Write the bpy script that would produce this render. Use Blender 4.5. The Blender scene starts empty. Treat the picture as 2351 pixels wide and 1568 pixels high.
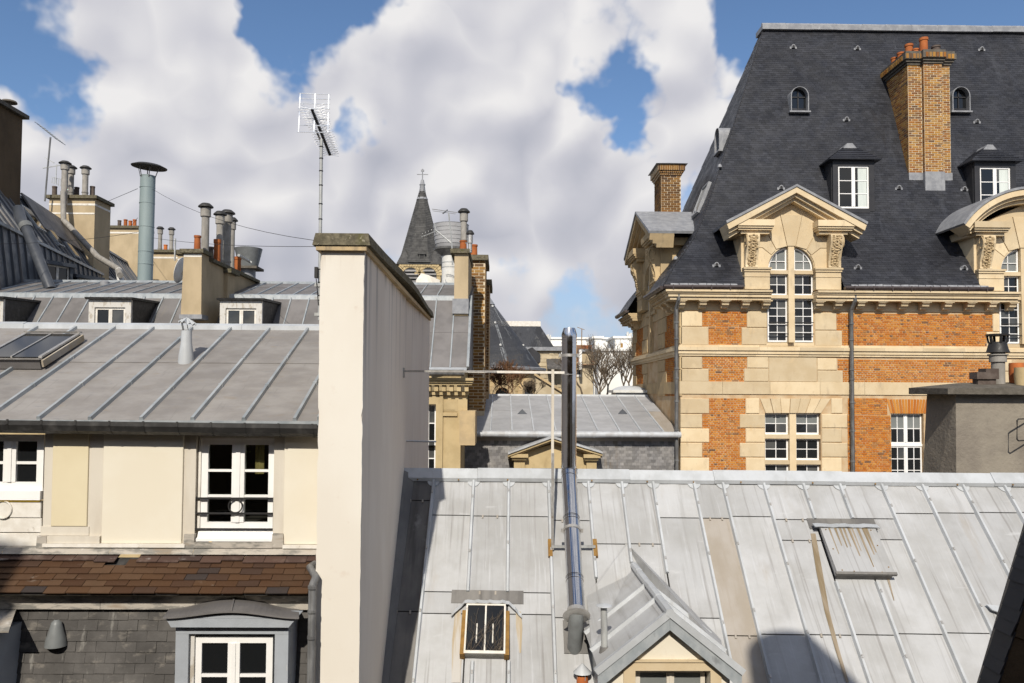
import bpy, math, random
import numpy as np
from mathutils import Matrix, Vector
from mathutils.geometry import tessellate_polygon
R = math.radians
random.seed(7)
SC = bpy.context.scene
COL = SC.collection

# ------------------------------------------------------------------ camera
cam_d = bpy.data.cameras.new('camera')
cam_d.lens = 28.0
cam_d.sensor_width = 36.0
cam_d.shift_y = 0.0216
cam_d.clip_start = 0.1
cam_d.clip_end = 3000
cam = bpy.data.objects.new('camera', cam_d)
COL.objects.link(cam)
CAM_ROT = (Matrix.Rotation(R(-0.74), 4, 'Z') @ Matrix.Rotation(R(90 + 2.2), 4, 'X') @ Matrix.Rotation(R(0.33), 4, 'Z'))
cam.matrix_world = CAM_ROT
SC.camera = cam

# ------------------------------------------------------------------ sun, sky, exposure
SUN_EL, SUN_AZ = 38.0, 7.5            # elevation; degrees to the left of straight behind the camera
sun_d = bpy.data.lights.new('sun', 'SUN')
sun_d.energy = 5.0
sun_d.angle = R(0.53)
sun_d.color = (1.0, 0.93, 0.82)
sun = bpy.data.objects.new('sun', sun_d)
COL.objects.link(sun)
LIGHT_DIR = Vector((math.sin(R(SUN_AZ)) * math.cos(R(SUN_EL)), math.cos(R(SUN_AZ)) * math.cos(R(SUN_EL)), -math.sin(R(SUN_EL))))
sun.rotation_euler = LIGHT_DIR.to_track_quat('-Z', 'Y').to_euler()
sun.location = (0, -30, 30)

SC.view_settings.view_transform = 'Standard'
SC.view_settings.look = 'None'
SC.view_settings.gamma = 1.0
SC.view_settings.exposure = -0.08
SC.view_settings.use_curve_mapping = False


def ray(dx, dy):
    """direction of the sight line through a point of the 2351 x 1568 layout sheet"""
    v = Vector(((dx - 1175.5) / 2351.0, (784.0 - dy) / 2351.0 + cam_d.shift_y, -28.0 / 36.0))
    return (CAM_ROT.to_3x3() @ v)


def P(dx, dy, Y):
    d = ray(dx, dy)
    return d * (Y / d.y)


def proj(p):
    v = CAM_ROT.to_3x3().transposed() @ Vector(p)
    if v.z > -1e-4:
        return (-9999, -9999)
    k = -28.0 / 36.0 / v.z
    return (1175.5 + v.x * k * 2351, 784 - (v.y * k - cam_d.shift_y) * 2351)


def make_world():
    w = bpy.data.worlds.new('World')
    SC.world = w
    w.use_nodes = True
    w.cycles.sampling_method = 'MANUAL'
    w.cycles.sample_map_resolution = 256
    nt = w.node_tree
    nt.nodes.clear()
    N = nt.nodes.new
    L = nt.links.new
    out = N('ShaderNodeOutputWorld')
    tc = N('ShaderNodeTexCoord')
    sky = N('ShaderNodeTexSky')
    sky.sky_type = 'NISHITA'
    sky.sun_disc = False
    sky.sun_elevation = R(SUN_EL)
    sky.sun_rotation = R(180 + SUN_AZ)
    sky.air_density = 1.0
    sky.dust_density = 0.3
    sky.ozone_density = 5.0

    def math_(op, a, b=None, c=None, clamp=False):
        n = N('ShaderNodeMath')
        n.operation = op
        n.use_clamp = clamp
        for i, x in enumerate((a, b, c)):
            if x is None:
                continue
            if isinstance(x, (int, float)):
                n.inputs[i].default_value = x
            else:
                L(x, n.inputs[i])
        return n.outputs[0]

    def vmath(op, a, b=None, s=None):
        n = N('ShaderNodeVectorMath')
        n.operation = op
        for i, x in enumerate((a, b)):
            if x is None:
                continue
            if isinstance(x, (tuple, list, Vector)):
                n.inputs[i].default_value = tuple(x)
            else:
                L(x, n.inputs[i])
        if s is not None:
            n.inputs['Scale'].default_value = s
        return n

    def noise(vec, scale, detail, rough, dist=0.0):
        n = N('ShaderNodeTexNoise')
        n.inputs['Scale'].default_value = scale
        n.inputs['Detail'].default_value = detail
        n.inputs['Roughness'].default_value = rough
        n.inputs['Distortion'].default_value = dist
        L(vec, n.inputs['Vector'])
        return n

    d = tc.outputs['Generated']
    # clouds lie on a high flat sheet: look-up coordinates shrink towards the horizon
    sep = N('ShaderNodeSeparateXYZ')
    L(d, sep.inputs[0])
    elev = sep.outputs['Z']
    # puffy edges: the look-up direction is pushed about by a noise of its own
    warp = noise(d, 4.2, 5, 0.62)
    wv = vmath('SUBTRACT', warp.outputs['Color'], (0.5, 0.5, 0.5))
    wv2 = vmath('SCALE', wv.outputs[0], s=0.22)
    dw = vmath('ADD', d, wv2.outputs[0]).outputs[0]
    acc = None
    for (bx, by, rad, amp) in CLOUDS:
        c = ray(bx, by).normalized()
        dist = vmath('DISTANCE', dw, c).outputs['Value']
        mrb = N('ShaderNodeMapRange')
        mrb.interpolation_type = 'SMOOTHERSTEP'
        L(dist, mrb.inputs['Value'])
        mrb.inputs['From Min'].default_value = 0.0
        mrb.inputs['From Max'].default_value = 1.9 * rad / 1829.0
        mrb.inputs['To Min'].default_value = amp
        mrb.inputs['To Max'].default_value = 0.0
        acc = mrb.outputs[0] if acc is None else math_('ADD', acc, mrb.outputs[0])

    def field(vec_w, vec_p, det=5.0):
        n1_ = noise(vec_w, 3.0, min(4, det), 0.55).outputs['Fac']
        n2_ = noise(vec_p, 7.5, det, 0.52).outputs['Fac']
        # billows: folded noise gives rounded heads with sharp creases
        f2 = math_('ABSOLUTE', math_('MULTIPLY_ADD', n2_, 2.0, -1.0))
        return math_('MULTIPLY_ADD', f2, 0.85, math_('MULTIPLY_ADD', n1_, 1.35, -0.27))

    f0 = field(dw, d)
    up = (-0.012, -0.01, 0.035)
    f0s = field(dw, d, 1.6)
    f1 = field(vmath('ADD', dw, up).outputs[0], vmath('ADD', d, up).outputs[0], 1.6)
    dens = math_('ADD', math_('ADD', f0, acc), -0.06)
    mr = N('ShaderNodeMapRange')
    mr.interpolation_type = 'SMOOTHSTEP'
    L(dens, mr.inputs['Value'])
    mr.inputs['From Min'].default_value = 0.32
    mr.inputs['From Max'].default_value = 0.63
    mask = mr.outputs[0]
    # relief: cloud heads are lit from above, their undersides grey
    rel = math_('SUBTRACT', f0s, f1)
    fine = math_('SUBTRACT', f0, f0s)
    sh = math_('MULTIPLY_ADD', rel, 1.7, 0.72)
    sh = math_('MULTIPLY_ADD', fine, 0.45, sh)
    thick = N('ShaderNodeMapRange')
    L(dens, thick.inputs['Value'])
    thick.inputs['From Min'].default_value = 0.55
    thick.inputs['From Max'].default_value = 1.25
    thick.inputs['To Min'].default_value = 0.08
    thick.inputs['To Max'].default_value = -0.10
    sh = math_('ADD', sh, thick.outputs[0])
    lowg = N('ShaderNodeMapRange')
    L(elev, lowg.inputs['Value'])
    lowg.inputs['From Min'].default_value = 0.10
    lowg.inputs['From Max'].default_value = 0.36
    lowg.inputs['To Min'].default_value = -0.36
    lowg.inputs['To Max'].default_value = 0.06
    sh = math_('ADD', sh, lowg.outputs[0], clamp=True)
    ramp = N('ShaderNodeValToRGB')
    L(sh, ramp.inputs[0])
    e = ramp.color_ramp.elements
    e[0].position = 0.0
    e[0].color = (0.47, 0.485, 0.56, 1)
    e[1].position = 1.0
    e[1].color = (0.90, 0.885, 0.885, 1)
    m = ramp.color_ramp.elements.new(0.5)
    m.color = (0.645, 0.645, 0.70, 1)
    # pale haze low over the town
    hz = N('ShaderNodeMapRange')
    hz.interpolation_type = 'SMOOTHSTEP'
    L(elev, hz.inputs['Value'])
    hz.inputs['From Min'].default_value = 0.02
    hz.inputs['From Max'].default_value = 0.26
    hz.inputs['To Min'].default_value = 0.85
    hz.inputs['To Max'].default_value = 0.0
    sc = N('ShaderNodeVectorMath')
    sc.operation = 'SCALE'
    L(sky.outputs[0], sc.inputs[0])
    sc.inputs['Scale'].default_value = SKY_STRENGTH
    mx = N('ShaderNodeMix')
    mx.data_type = 'RGBA'
    L(hz.outputs[0], mx.inputs[0])
    L(sc.outputs[0], mx.inputs[6])
    mx.inputs[7].default_value = (0.46, 0.55, 0.72, 1)
    bg_s = N('ShaderNodeBackground')
    L(mx.outputs[2], bg_s.inputs['Color'])
    bg_s.inputs['Strength'].default_value = 1.0
    bg_c = N('ShaderNodeBackground')
    L(ramp.outputs[0], bg_c.inputs['Color'])
    bg_c.inputs['Strength'].default_value = 1.0
    mix = N('ShaderNodeMixShader')
    L(mask, mix.inputs[0])
    L(bg_s.outputs[0], mix.inputs[1])
    L(bg_c.outputs[0], mix.inputs[2])
    L(mix.outputs[0], out.inputs['Surface'])


SKY_STRENGTH = 0.125
# cumulus banks (+) and blue gaps (-): place, reach, weight
CLOUDS = [
    (420, 150, 220, 0.40), (330, 420, 320, 0.30), (1050, 250, 240, 0.40), (1030, 60, 170, 0.30), (620, 480, 330, 0.25), (300, 60, 110, 0.2),
    (1330, 400, 170, 0.36), (1600, 260, 110, 0.50), (1530, 70, 110, 0.34), (1250, 470, 200, 0.16), (1130, 160, 160, 0.2),
    (730, 20, 140, -0.75), (40, 60, 130, -0.55), (170, 235, 120, -0.62), (585, 212, 60, -0.50), (470, 90, 120, 0.2), (850, 340, 62, -0.55), (690, 210, 60, -0.15),
    (1400, 225, 75, -0.58), (1180, 400, 180, 0.34), (960, 470, 170, 0.26), (1330, 300, 90, 0.2), (1700, 90, 80, -0.35), (2150, -60, 250, -0.62), (1800, 0, 120, -0.40),
    (1290, 660, 150, -0.10), (1160, 560, 90, 0.12), (1420, 640, 75, 0.28), (1180, 725, 60, 0.28), (0, 330, 110, 0.1), (1480, 150, 50, -0.25), (1475, 285, 45, -0.38), (640, 90, 70, -0.2), (900, 560, 150, -0.10),
]
make_world()


# ------------------------------------------------------------------ materials
MATS = {}


def mat(name, c1, c2=None, rough=0.8, metal=0.0, scale=(3, 3, 3), lo=0.35, hi=0.65, stains=(), tv=0.0, ramp=None,
        bump=0.0, bscale=40.0, spec=0.35, coat=0.0):
    """procedural material: two tones by noise, stains with a shape of their own, a tint for each single piece, fine relief"""
    m = bpy.data.materials.new(name)
    m.use_nodes = True
    nt = m.node_tree
    N = nt.nodes.new
    L = nt.links.new
    b = nt.nodes['Principled BSDF']
    b.inputs['Roughness'].default_value = rough
    b.inputs['Metallic'].default_value = metal
    b.inputs['Specular IOR Level'].default_value = spec
    geo = N('ShaderNodeNewGeometry')

    def mapped(sc):
        v = N('ShaderNodeVectorMath')
        v.operation = 'MULTIPLY'
        L(geo.outputs['Position'], v.inputs[0])
        v.inputs[1].default_value = sc
        return v.outputs[0]

    def noise(sc, detail=6, rgh=0.6):
        n = N('ShaderNodeTexNoise')
        n.inputs['Scale'].default_value = 1.0
        n.inputs['Detail'].default_value = detail
        n.inputs['Roughness'].default_value = rgh
        L(mapped(sc), n.inputs['Vector'])
        return n.outputs['Fac']

    def rng(v, a, c, t0=0.0, t1=1.0):
        n = N('ShaderNodeMapRange')
        n.interpolation_type = 'SMOOTHSTEP'
        L(v, n.inputs['Value'])
        n.inputs['From Min'].default_value = a
        n.inputs['From Max'].default_value = c
        n.inputs['To Min'].default_value = t0
        n.inputs['To Max'].default_value = t1
        return n.outputs[0]

    def mixc(f, a, c, mode='MIX'):
        n = N('ShaderNodeMix')
        n.data_type = 'RGBA'
        n.blend_type = mode
        if isinstance(f, float):
            n.inputs[0].default_value = f
        else:
            L(f, n.inputs[0])
        for i, x in ((6, a), (7, c)):
            if isinstance(x, tuple):
                n.inputs[i].default_value = x + (1,)
            else:
                L(x, n.inputs[i])
        return n.outputs[2]

    tint = None
    if tv or ramp:
        at = N('ShaderNodeAttribute')
        at.attribute_name = 'tint'
        oi = N('ShaderNodeObjectInfo')
        ad = N('ShaderNodeMath')
        L(at.outputs['Fac'], ad.inputs[0])
        L(oi.outputs['Random'], ad.inputs[1])
        fr = N('ShaderNodeMath')
        fr.operation = 'FRACT'
        L(ad.outputs[0], fr.inputs[0])
        tint = fr.outputs[0]
    if ramp:
        cr = N('ShaderNodeValToRGB')
        cr.color_ramp.interpolation = 'LINEAR'
        L(tint, cr.inputs[0])
        el = cr.color_ramp.elements
        for i, c in enumerate(ramp):
            pos = i / (len(ramp) - 1)
            if i == 0:
                el[0].position = 0
                el[0].color = c + (1,)
            elif i == len(ramp) - 1:
                el[-1].position = 1
                el[-1].color = c + (1,)
            else:
                q = el.new(pos)
                q.color = c + (1,)
        base = cr.outputs[0]
        if c2:
            base = mixc(rng(noise(scale), lo, hi, 0, 0.6), base, c2)
    else:
        base = c1
        if c2:
            base = mixc(rng(noise(scale), lo, hi), c1, c2)
    if tv:
        sc_ = N('ShaderNodeMapRange')
        L(tint, sc_.inputs['Value'])
        sc_.inputs['To Min'].default_value = 1 - tv
        sc_.inputs['To Max'].default_value = 1 + tv
        cmb = N('ShaderNodeCombineColor')
        for i in range(3):
            L(sc_.outputs[0], cmb.inputs[i])
        base = mixc(1.0, base, cmb.outputs[0], 'MULTIPLY')
    for st_ in stains:
        sc, a, c, colr, amt = st_[:5]
        fac = rng(noise(sc), a, c, 0, amt)
        if len(st_) > 5:                      # stain that starts at one height and runs out at another
            sx = N('ShaderNodeSeparateXYZ')
            L(geo.outputs['Position'], sx.inputs[0])
            mu = N('ShaderNodeMath')
            mu.operation = 'MULTIPLY'
            L(fac, mu.inputs[0])
            L(rng(sx.outputs['Z'], st_[5], st_[6]), mu.inputs[1])
            fac = mu.outputs[0]
        base = mixc(fac, base, colr)
    if isinstance(base, tuple):
        b.inputs['Base Color'].default_value = base + (1,)
    else:
        L(base, b.inputs['Base Color'])
    rv = noise((scale[0] * 2.3, scale[1] * 2.3, scale[2] * 2.3), 4)
    L(rng(rv, 0.3, 0.7, max(0.02, rough - 0.1), min(1.0, rough + 0.1)), b.inputs['Roughness'])
    if coat:
        b.inputs['Coat Weight'].default_value = coat
    if bump:
        bp = N('ShaderNodeBump')
        bp.inputs['Strength'].default_value = bump
        bp.inputs['Distance'].default_value = 0.02
        L(noise((bscale,) * 3, 5), bp.inputs['Height'])
        L(bp.outputs[0], b.inputs['Normal'])
    MATS[name] = m
    return m


STR = (7.0, 0.5, 0.5)          # streaks that run down a slope facing the camera
mat('zinc_light', (0.405, 0.41, 0.415), (0.335, 0.335, 0.33), rough=0.48, spec=0.4, scale=(1.2, 1.2, 1.2), tv=0.09,
    stains=(((9, 0.45, 0.45), 0.52, 0.78, (0.26, 0.255, 0.245), 0.7), ((2.2, 0.6, 0.6), 0.60, 0.8, (0.28, 0.235, 0.18), 0.5),
            ((26, 1.2, 1.2), 0.55, 0.75, (0.50, 0.51, 0.53), 0.5), ((16, 0.35, 0.35), 0.56, 0.70, (0.19, 0.18, 0.17), 0.6), ((1.3, 5, 5), 0.63, 0.72, (0.47, 0.475, 0.48), 0.5)), bump=0.5, bscale=3.5)
mat('zinc_dirty', (0.20, 0.19, 0.175), (0.13, 0.125, 0.12), rough=0.6, scale=(2, 1, 1), tv=0.15,
    stains=(((8, 0.6, 0.6), 0.5, 0.75, (0.07, 0.065, 0.06), 0.7), ((3, 2, 2), 0.6, 0.75, (0.30, 0.29, 0.28), 0.6)), bump=0.08, bscale=9)
mat('zinc_ochre', (0.28, 0.245, 0.20), (0.33, 0.30, 0.265), rough=0.6, scale=(2, 1, 1), tv=0.08,
    stains=(((12, 0.6, 0.6), 0.5, 0.75, (0.25, 0.21, 0.16), 0.6),), bump=0.06, bscale=8)
mat('zinc_batten', (0.46, 0.48, 0.50), (0.38, 0.395, 0.405), rough=0.42, spec=0.45, scale=(3, 2, 2), tv=0.06,
    stains=(((10, 3, 3), 0.6, 0.8, (0.33, 0.31, 0.28), 0.5),))
mat('zinc_warm', (0.20, 0.185, 0.172), (0.255, 0.24, 0.225), rough=0.62, scale=(1.6, 2.6, 2.6), tv=0.07,
    stains=(((3.0, 5.0, 5.0), 0.58, 0.75, (0.22, 0.185, 0.145), 0.6), ((5, 14, 14), 0.55, 0.8, (0.17, 0.165, 0.17), 0.7),
            ((0.9, 1.6, 1.6), 0.6, 0.75, (0.33, 0.32, 0.31), 0.5), ((16, 1.2, 1.2), 0.60, 0.72, (0.14, 0.13, 0.12), 0.35)), bump=0.22, bscale=4)
mat('zinc_batten_blue', (0.24, 0.265, 0.28), (0.33, 0.35, 0.36), rough=0.4, spec=0.5, scale=(6, 3, 3), tv=0.12,
    stains=(((6, 6, 6), 0.6, 0.75, (0.14, 0.145, 0.15), 0.6),))
mat('zinc_grey', (0.125, 0.117, 0.113), (0.165, 0.155, 0.15), rough=0.6, scale=(1.5, 1.5, 1.5), tv=0.10,
    stains=(((4, 0.8, 0.8), 0.6, 0.8, (0.20, 0.18, 0.135), 0.5), ((2, 2, 2), 0.62, 0.75, (0.09, 0.09, 0.097), 0.5)), bump=0.05, bscale=14)
mat('zinc_pale_grey', (0.30, 0.30, 0.305), (0.36, 0.36, 0.365), rough=0.55, scale=(1.5, 1.5, 1.5), tv=0.08,
    stains=(((4, 8, 8), 0.55, 0.75, (0.24, 0.235, 0.23), 0.6), ((1.2, 1.2, 1.2), 0.64, 0.78, (0.30, 0.24, 0.17), 0.5)), bump=0.05, bscale=14)
mat('zinc_shade', (0.062, 0.068, 0.08), (0.042, 0.048, 0.058), rough=0.45, spec=0.5, scale=(1.5, 1.5, 1.5), tv=0.15)  # dark albedo stands in for shade on the far left mansard and flue
mat('gutter_zinc', (0.024, 0.023, 0.022), (0.06, 0.057, 0.054), rough=0.5, scale=(6, 6, 6), lo=0.45, hi=0.75)
mat('gutter_pale', (0.46, 0.48, 0.50), (0.36, 0.36, 0.36), rough=0.45, scale=(4, 4, 4))
mat('lead', (0.20, 0.205, 0.22), (0.28, 0.285, 0.295), rough=0.5, scale=(4, 4, 4), stains=(((7, 7, 2), 0.6, 0.75, (0.45, 0.46, 0.47), 0.5),), bump=0.1, bscale=15)
mat('cream', (0.70, 0.655, 0.55), (0.67, 0.615, 0.50), rough=0.9, scale=(0.8, 0.8, 0.8), spec=0.15,
    stains=(((7, 7, 3), 0.60, 0.75, (0.55, 0.46, 0.34), 0.35, -1.5, -1.95), ((5, 5, 0.5), 0.66, 0.85, (0.55, 0.47, 0.36), 0.25),), bump=0.03, bscale=60)
mat('cream_yellow', (0.66, 0.585, 0.41), (0.62, 0.54, 0.37), rough=0.9, scale=(0.8, 0.8, 0.8), spec=0.15, bump=0.03, bscale=60)
mat('timber_beige', (0.60, 0.555, 0.475), (0.53, 0.48, 0.40), rough=0.9, scale=(3, 3, 0.8), spec=0.15,
    stains=(((6, 6, 1), 0.6, 0.8, (0.36, 0.31, 0.25), 0.5),), bump=0.10, bscale=40)
mat('flaking', (0.40, 0.365, 0.315), (0.20, 0.19, 0.17), rough=0.9, scale=(4, 4, 14), lo=0.45, hi=0.62, bump=0.2, bscale=30,
    stains=(((2, 2, 8), 0.55, 0.7, (0.27, 0.21, 0.15), 0.7), ((9, 9, 20), 0.62, 0.72, (0.60, 0.57, 0.53), 0.7)))
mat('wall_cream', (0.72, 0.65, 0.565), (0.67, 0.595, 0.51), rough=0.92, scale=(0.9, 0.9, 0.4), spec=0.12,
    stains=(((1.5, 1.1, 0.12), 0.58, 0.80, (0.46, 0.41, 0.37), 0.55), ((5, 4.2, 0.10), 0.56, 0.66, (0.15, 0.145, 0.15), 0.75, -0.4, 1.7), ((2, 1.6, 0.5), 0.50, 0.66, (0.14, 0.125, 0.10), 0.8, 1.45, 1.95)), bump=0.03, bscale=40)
mat('pier_cream', (0.71, 0.675, 0.605), (0.67, 0.625, 0.55), rough=0.92, scale=(0.7, 0.7, 0.4), spec=0.12,
    stains=(((9, 9, 0.7), 0.52, 0.66, (0.40, 0.33, 0.26), 0.45, 1.2, 1.9), ((5, 5, 5), 0.62, 0.74, (0.60, 0.52, 0.44), 0.5), ((3, 3, 0.4), 0.66, 0.85, (0.55, 0.47, 0.38), 0.3),), bump=0.03, bscale=40)
mat('mossy_stone', (0.085, 0.075, 0.052), (0.16, 0.14, 0.095), rough=0.95, scale=(14, 14, 14), spec=0.1,
    stains=(((5, 5, 5), 0.55, 0.7, (0.09, 0.085, 0.035), 0.8), ((22, 22, 22), 0.58, 0.7, (0.30, 0.27, 0.20), 0.7)), bump=0.5, bscale=30)
mat('stone', (0.62, 0.505, 0.335), (0.565, 0.445, 0.28), rough=0.9, scale=(1.5, 1.5, 1.5), spec=0.15, tv=0.15,
    stains=(((2.2, 2.2, 2.2), 0.60, 0.78, (0.52, 0.34, 0.15), 0.5), ((3, 3, 1.2), 0.57, 0.74, (0.36, 0.29, 0.20), 0.55), ((12, 12, 3), 0.60, 0.72, (0.44, 0.34, 0.22), 0.5),
            ((1.1, 1.1, 1.1), 0.55, 0.75, (0.72, 0.60, 0.40), 0.6)), bump=0.12, bscale=22)
mat('stone_weathered', (0.52, 0.39, 0.22), (0.42, 0.32, 0.19), rough=0.92, scale=(2, 2, 2), spec=0.12, tv=0.08,
    stains=(((6, 6, 1.2), 0.55, 0.72, (0.20, 0.165, 0.12), 0.65), ((2, 2, 2), 0.6, 0.8, (0.58, 0.46, 0.28), 0.5)), bump=0.2, bscale=25)
mat('stone_ochre', (0.50, 0.39, 0.22), (0.43, 0.33, 0.18), rough=0.9, scale=(2, 2, 2), spec=0.12, tv=0.06,
    stains=(((4, 4, 1.5), 0.58, 0.75, (0.26, 0.19, 0.10), 0.55),), bump=0.15, bscale=25)
mat('carved', (0.55, 0.42, 0.25), (0.40, 0.30, 0.17), rough=0.9, scale=(8, 8, 8), spec=0.12, bump=0.3, bscale=40)
mat('rubble', (0.50, 0.42, 0.29), (0.40, 0.33, 0.22), rough=0.95, scale=(1, 1, 1), tv=0.18, spec=0.1)
mat('mortar', (0.55, 0.43, 0.28), (0.46, 0.31, 0.17), rough=0.95, scale=(2, 2, 2), spec=0.1)
mat('mortar_pale', (0.60, 0.52, 0.38), (0.52, 0.41, 0.27), rough=0.95, scale=(2, 2, 2), spec=0.1)
mat('brick', None, (0.38, 0.16, 0.045), rough=0.9, scale=(2, 2, 2), lo=0.55, hi=0.8, spec=0.12, bump=0.2, bscale=50,
    ramp=[(0.49, 0.175, 0.028), (0.40, 0.125, 0.022), (0.52, 0.235, 0.05), (0.46, 0.155, 0.024), (0.37, 0.12, 0.026), (0.52, 0.225, 0.055), (0.15, 0.08, 0.05)])
mat('brick_yellow', None, (0.30, 0.16, 0.05), rough=0.9, scale=(2, 2, 2), lo=0.5, hi=0.75, spec=0.12, bump=0.2, bscale=50,
    ramp=[(0.33, 0.165, 0.04), (0.40, 0.215, 0.055), (0.17, 0.075, 0.032), (0.33, 0.135, 0.03), (0.11, 0.065, 0.042), (0.40, 0.23, 0.075), (0.23, 0.095, 0.03)])
mat('brick_brown', None, (0.085, 0.05, 0.025), rough=0.9, scale=(3, 3, 3), lo=0.5, hi=0.75, spec=0.12, bump=0.2, bscale=50,
    ramp=[(0.17, 0.085, 0.03), (0.22, 0.11, 0.035), (0.10, 0.055, 0.03), (0.15, 0.075, 0.025), (0.26, 0.14, 0.045), (0.08, 0.05, 0.035)])
mat('brick_ochre', None, (0.20, 0.115, 0.04), rough=0.9, scale=(3, 3, 3), lo=0.5, hi=0.75, spec=0.12, bump=0.2, bscale=50,
    ramp=[(0.25, 0.13, 0.04), (0.31, 0.17, 0.05), (0.14, 0.075, 0.035), (0.22, 0.105, 0.03), (0.36, 0.21, 0.07), (0.10, 0.065, 0.045)])
mat('slate', (0.020, 0.021, 0.026), (0.028, 0.0295, 0.036), rough=0.45, spec=0.32, scale=(0.8, 0.8, 0.8), tv=0.30,
    stains=(((1.1, 0.16, 0.16), 0.60, 0.80, (0.085, 0.09, 0.105), 0.5), ((1.7, 0.3, 0.3), 0.60, 0.75, (0.022, 0.020, 0.021), 0.7),
            ((5.0, 0.22, 0.22), 0.67, 0.80, (0.15, 0.16, 0.18), 0.4)))
mat('slate_plain', (0.022, 0.022, 0.025), (0.029, 0.029, 0.033), rough=0.5, spec=0.35, scale=(0.8, 0.8, 0.8), tv=0.12)
mat('slate_streaked', (0.042, 0.044, 0.050), (0.055, 0.057, 0.063), rough=0.6, spec=0.35, scale=(0.5, 0.5, 0.5),
    stains=(((1.4, 1.4, 0.12), 0.60, 0.76, (0.24, 0.25, 0.26), 0.7),))
mat('slate_old', (0.060, 0.056, 0.052), (0.092, 0.086, 0.080), rough=0.7, spec=0.3, scale=(2, 2, 2), tv=0.16,
    stains=(((4, 4, 7), 0.54, 0.68, (0.17, 0.155, 0.135), 0.8), ((9, 9, 2), 0.60, 0.72, (0.23, 0.22, 0.20), 0.7)), bump=0.15, bscale=35)
mat('slate_grey', (0.17, 0.165, 0.165), (0.24, 0.23, 0.22), rough=0.75, spec=0.25, scale=(2, 2, 2), tv=0.30,
    stains=(((3, 3, 0.5), 0.6, 0.75, (0.20, 0.15, 0.09), 0.5),), bump=0.1, bscale=30)
mat('clay_tile', None, (0.055, 0.033, 0.018), rough=0.75, spec=0.25, scale=(2, 2, 2), lo=0.5, hi=0.8, bump=0.15, bscale=40,
    stains=(((3, 6, 10), 0.66, 0.76, (0.30, 0.26, 0.22), 0.5),),
    ramp=[(0.060, 0.028, 0.012), (0.074, 0.037, 0.017), (0.050, 0.023, 0.011), (0.085, 0.047, 0.025), (0.057, 0.027, 0.013), (0.034, 0.028, 0.027)])
mat('clay_tile_dull', None, (0.15, 0.11, 0.09), rough=0.75, spec=0.25, scale=(4, 4, 7), lo=0.5, hi=0.7, bump=0.15, bscale=40,
    stains=(((3, 6, 9), 0.60, 0.70, (0.36, 0.33, 0.31), 0.6),), ramp=[(0.068, 0.040, 0.032), (0.085, 0.05, 0.038), (0.058, 0.038, 0.033)])
mat('terracotta', (0.42, 0.13, 0.035), (0.33, 0.095, 0.028), rough=0.85, scale=(3, 3, 3), tv=0.25, stains=(((6, 6, 3), 0.6, 0.8, (0.14, 0.08, 0.05), 0.6),))
mat('pot_dark', (0.075, 0.055, 0.045), (0.12, 0.095, 0.08), rough=0.85, scale=(5, 5, 5))
mat('pot_cement', (0.33, 0.31, 0.28), (0.24, 0.225, 0.20), rough=0.9, scale=(6, 6, 3), tv=0.12, stains=(((10, 10, 3), 0.58, 0.75, (0.12, 0.11, 0.09), 0.6),), bump=0.2, bscale=60)
mat('stucco_ochre', (0.46, 0.365, 0.235), (0.38, 0.30, 0.19), rough=0.95, scale=(1.5, 1.5, 0.8), spec=0.1,
    stains=(((4, 4, 0.7), 0.6, 0.8, (0.25, 0.20, 0.13), 0.5),), bump=0.25, bscale=30)
mat('stucco_grey', (0.205, 0.18, 0.15), (0.27, 0.24, 0.195), rough=0.95, scale=(1.3, 1.3, 1.3), spec=0.1,
    stains=(((0.8, 0.8, 0.8), 0.55, 0.75, (0.15, 0.13, 0.11), 0.6),), bump=0.9, bscale=13)
mat('stucco_brown', (0.12, 0.085, 0.052), (0.09, 0.064, 0.04), rough=0.95, scale=(1.3, 1.3, 0.6), spec=0.1, bump=0.4, bscale=30)
mat('cement_dark', (0.095, 0.085, 0.07), (0.14, 0.125, 0.105), rough=0.95, scale=(6, 6, 6), spec=0.1, bump=0.5, bscale=30)
mat('hood_dark', (0.022, 0.022, 0.021), (0.04, 0.038, 0.035), rough=0.6, scale=(6, 6, 6))
mat('white_paint', (0.82, 0.81, 0.79), (0.76, 0.75, 0.72), rough=0.45, spec=0.4, scale=(2, 2, 2))
mat('white_wood', (0.72, 0.69, 0.63), (0.62, 0.58, 0.51), rough=0.7, scale=(5, 5, 5), stains=(((9, 9, 6), 0.62, 0.72, (0.30, 0.25, 0.19), 0.6),), bump=0.15, bscale=40)
mat('peeling_wood', (0.56, 0.54, 0.50), (0.40, 0.36, 0.30), rough=0.85, scale=(9, 9, 4), lo=0.5, hi=0.62, bump=0.2, bscale=50)
mat('blue_grey_wood', (0.345, 0.37, 0.40), (0.30, 0.32, 0.345), rough=0.75, scale=(3, 3, 3), stains=(((14, 14, 3), 0.66, 0.75, (0.50, 0.50, 0.48), 0.6),), bump=0.1, bscale=50)
mat('glass', (0.010, 0.011, 0.012), rough=0.12, spec=0.55)
MATS['glass'].node_tree.nodes['Principled BSDF'].inputs['Roughness'].default_value = 0.04
for l_ in list(MATS['glass'].node_tree.links):
    if l_.to_socket.name == 'Roughness':
        MATS['glass'].node_tree.links.remove(l_)
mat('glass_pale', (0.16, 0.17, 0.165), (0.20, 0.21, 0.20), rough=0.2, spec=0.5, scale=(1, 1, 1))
mat('glass_mid', (0.045, 0.05, 0.055), (0.085, 0.085, 0.08), rough=0.1, spec=0.5, scale=(1.3, 1.3, 1.3))  # lighter base colour painted in for reflections on some dark panes
mat('curtain', (0.60, 0.64, 0.60), (0.52, 0.56, 0.53), rough=0.9, scale=(9, 1, 1))
mat('interior_warm', (0.22, 0.16, 0.05), (0.05, 0.035, 0.012), rough=0.9, scale=(2, 2, 2))
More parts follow.
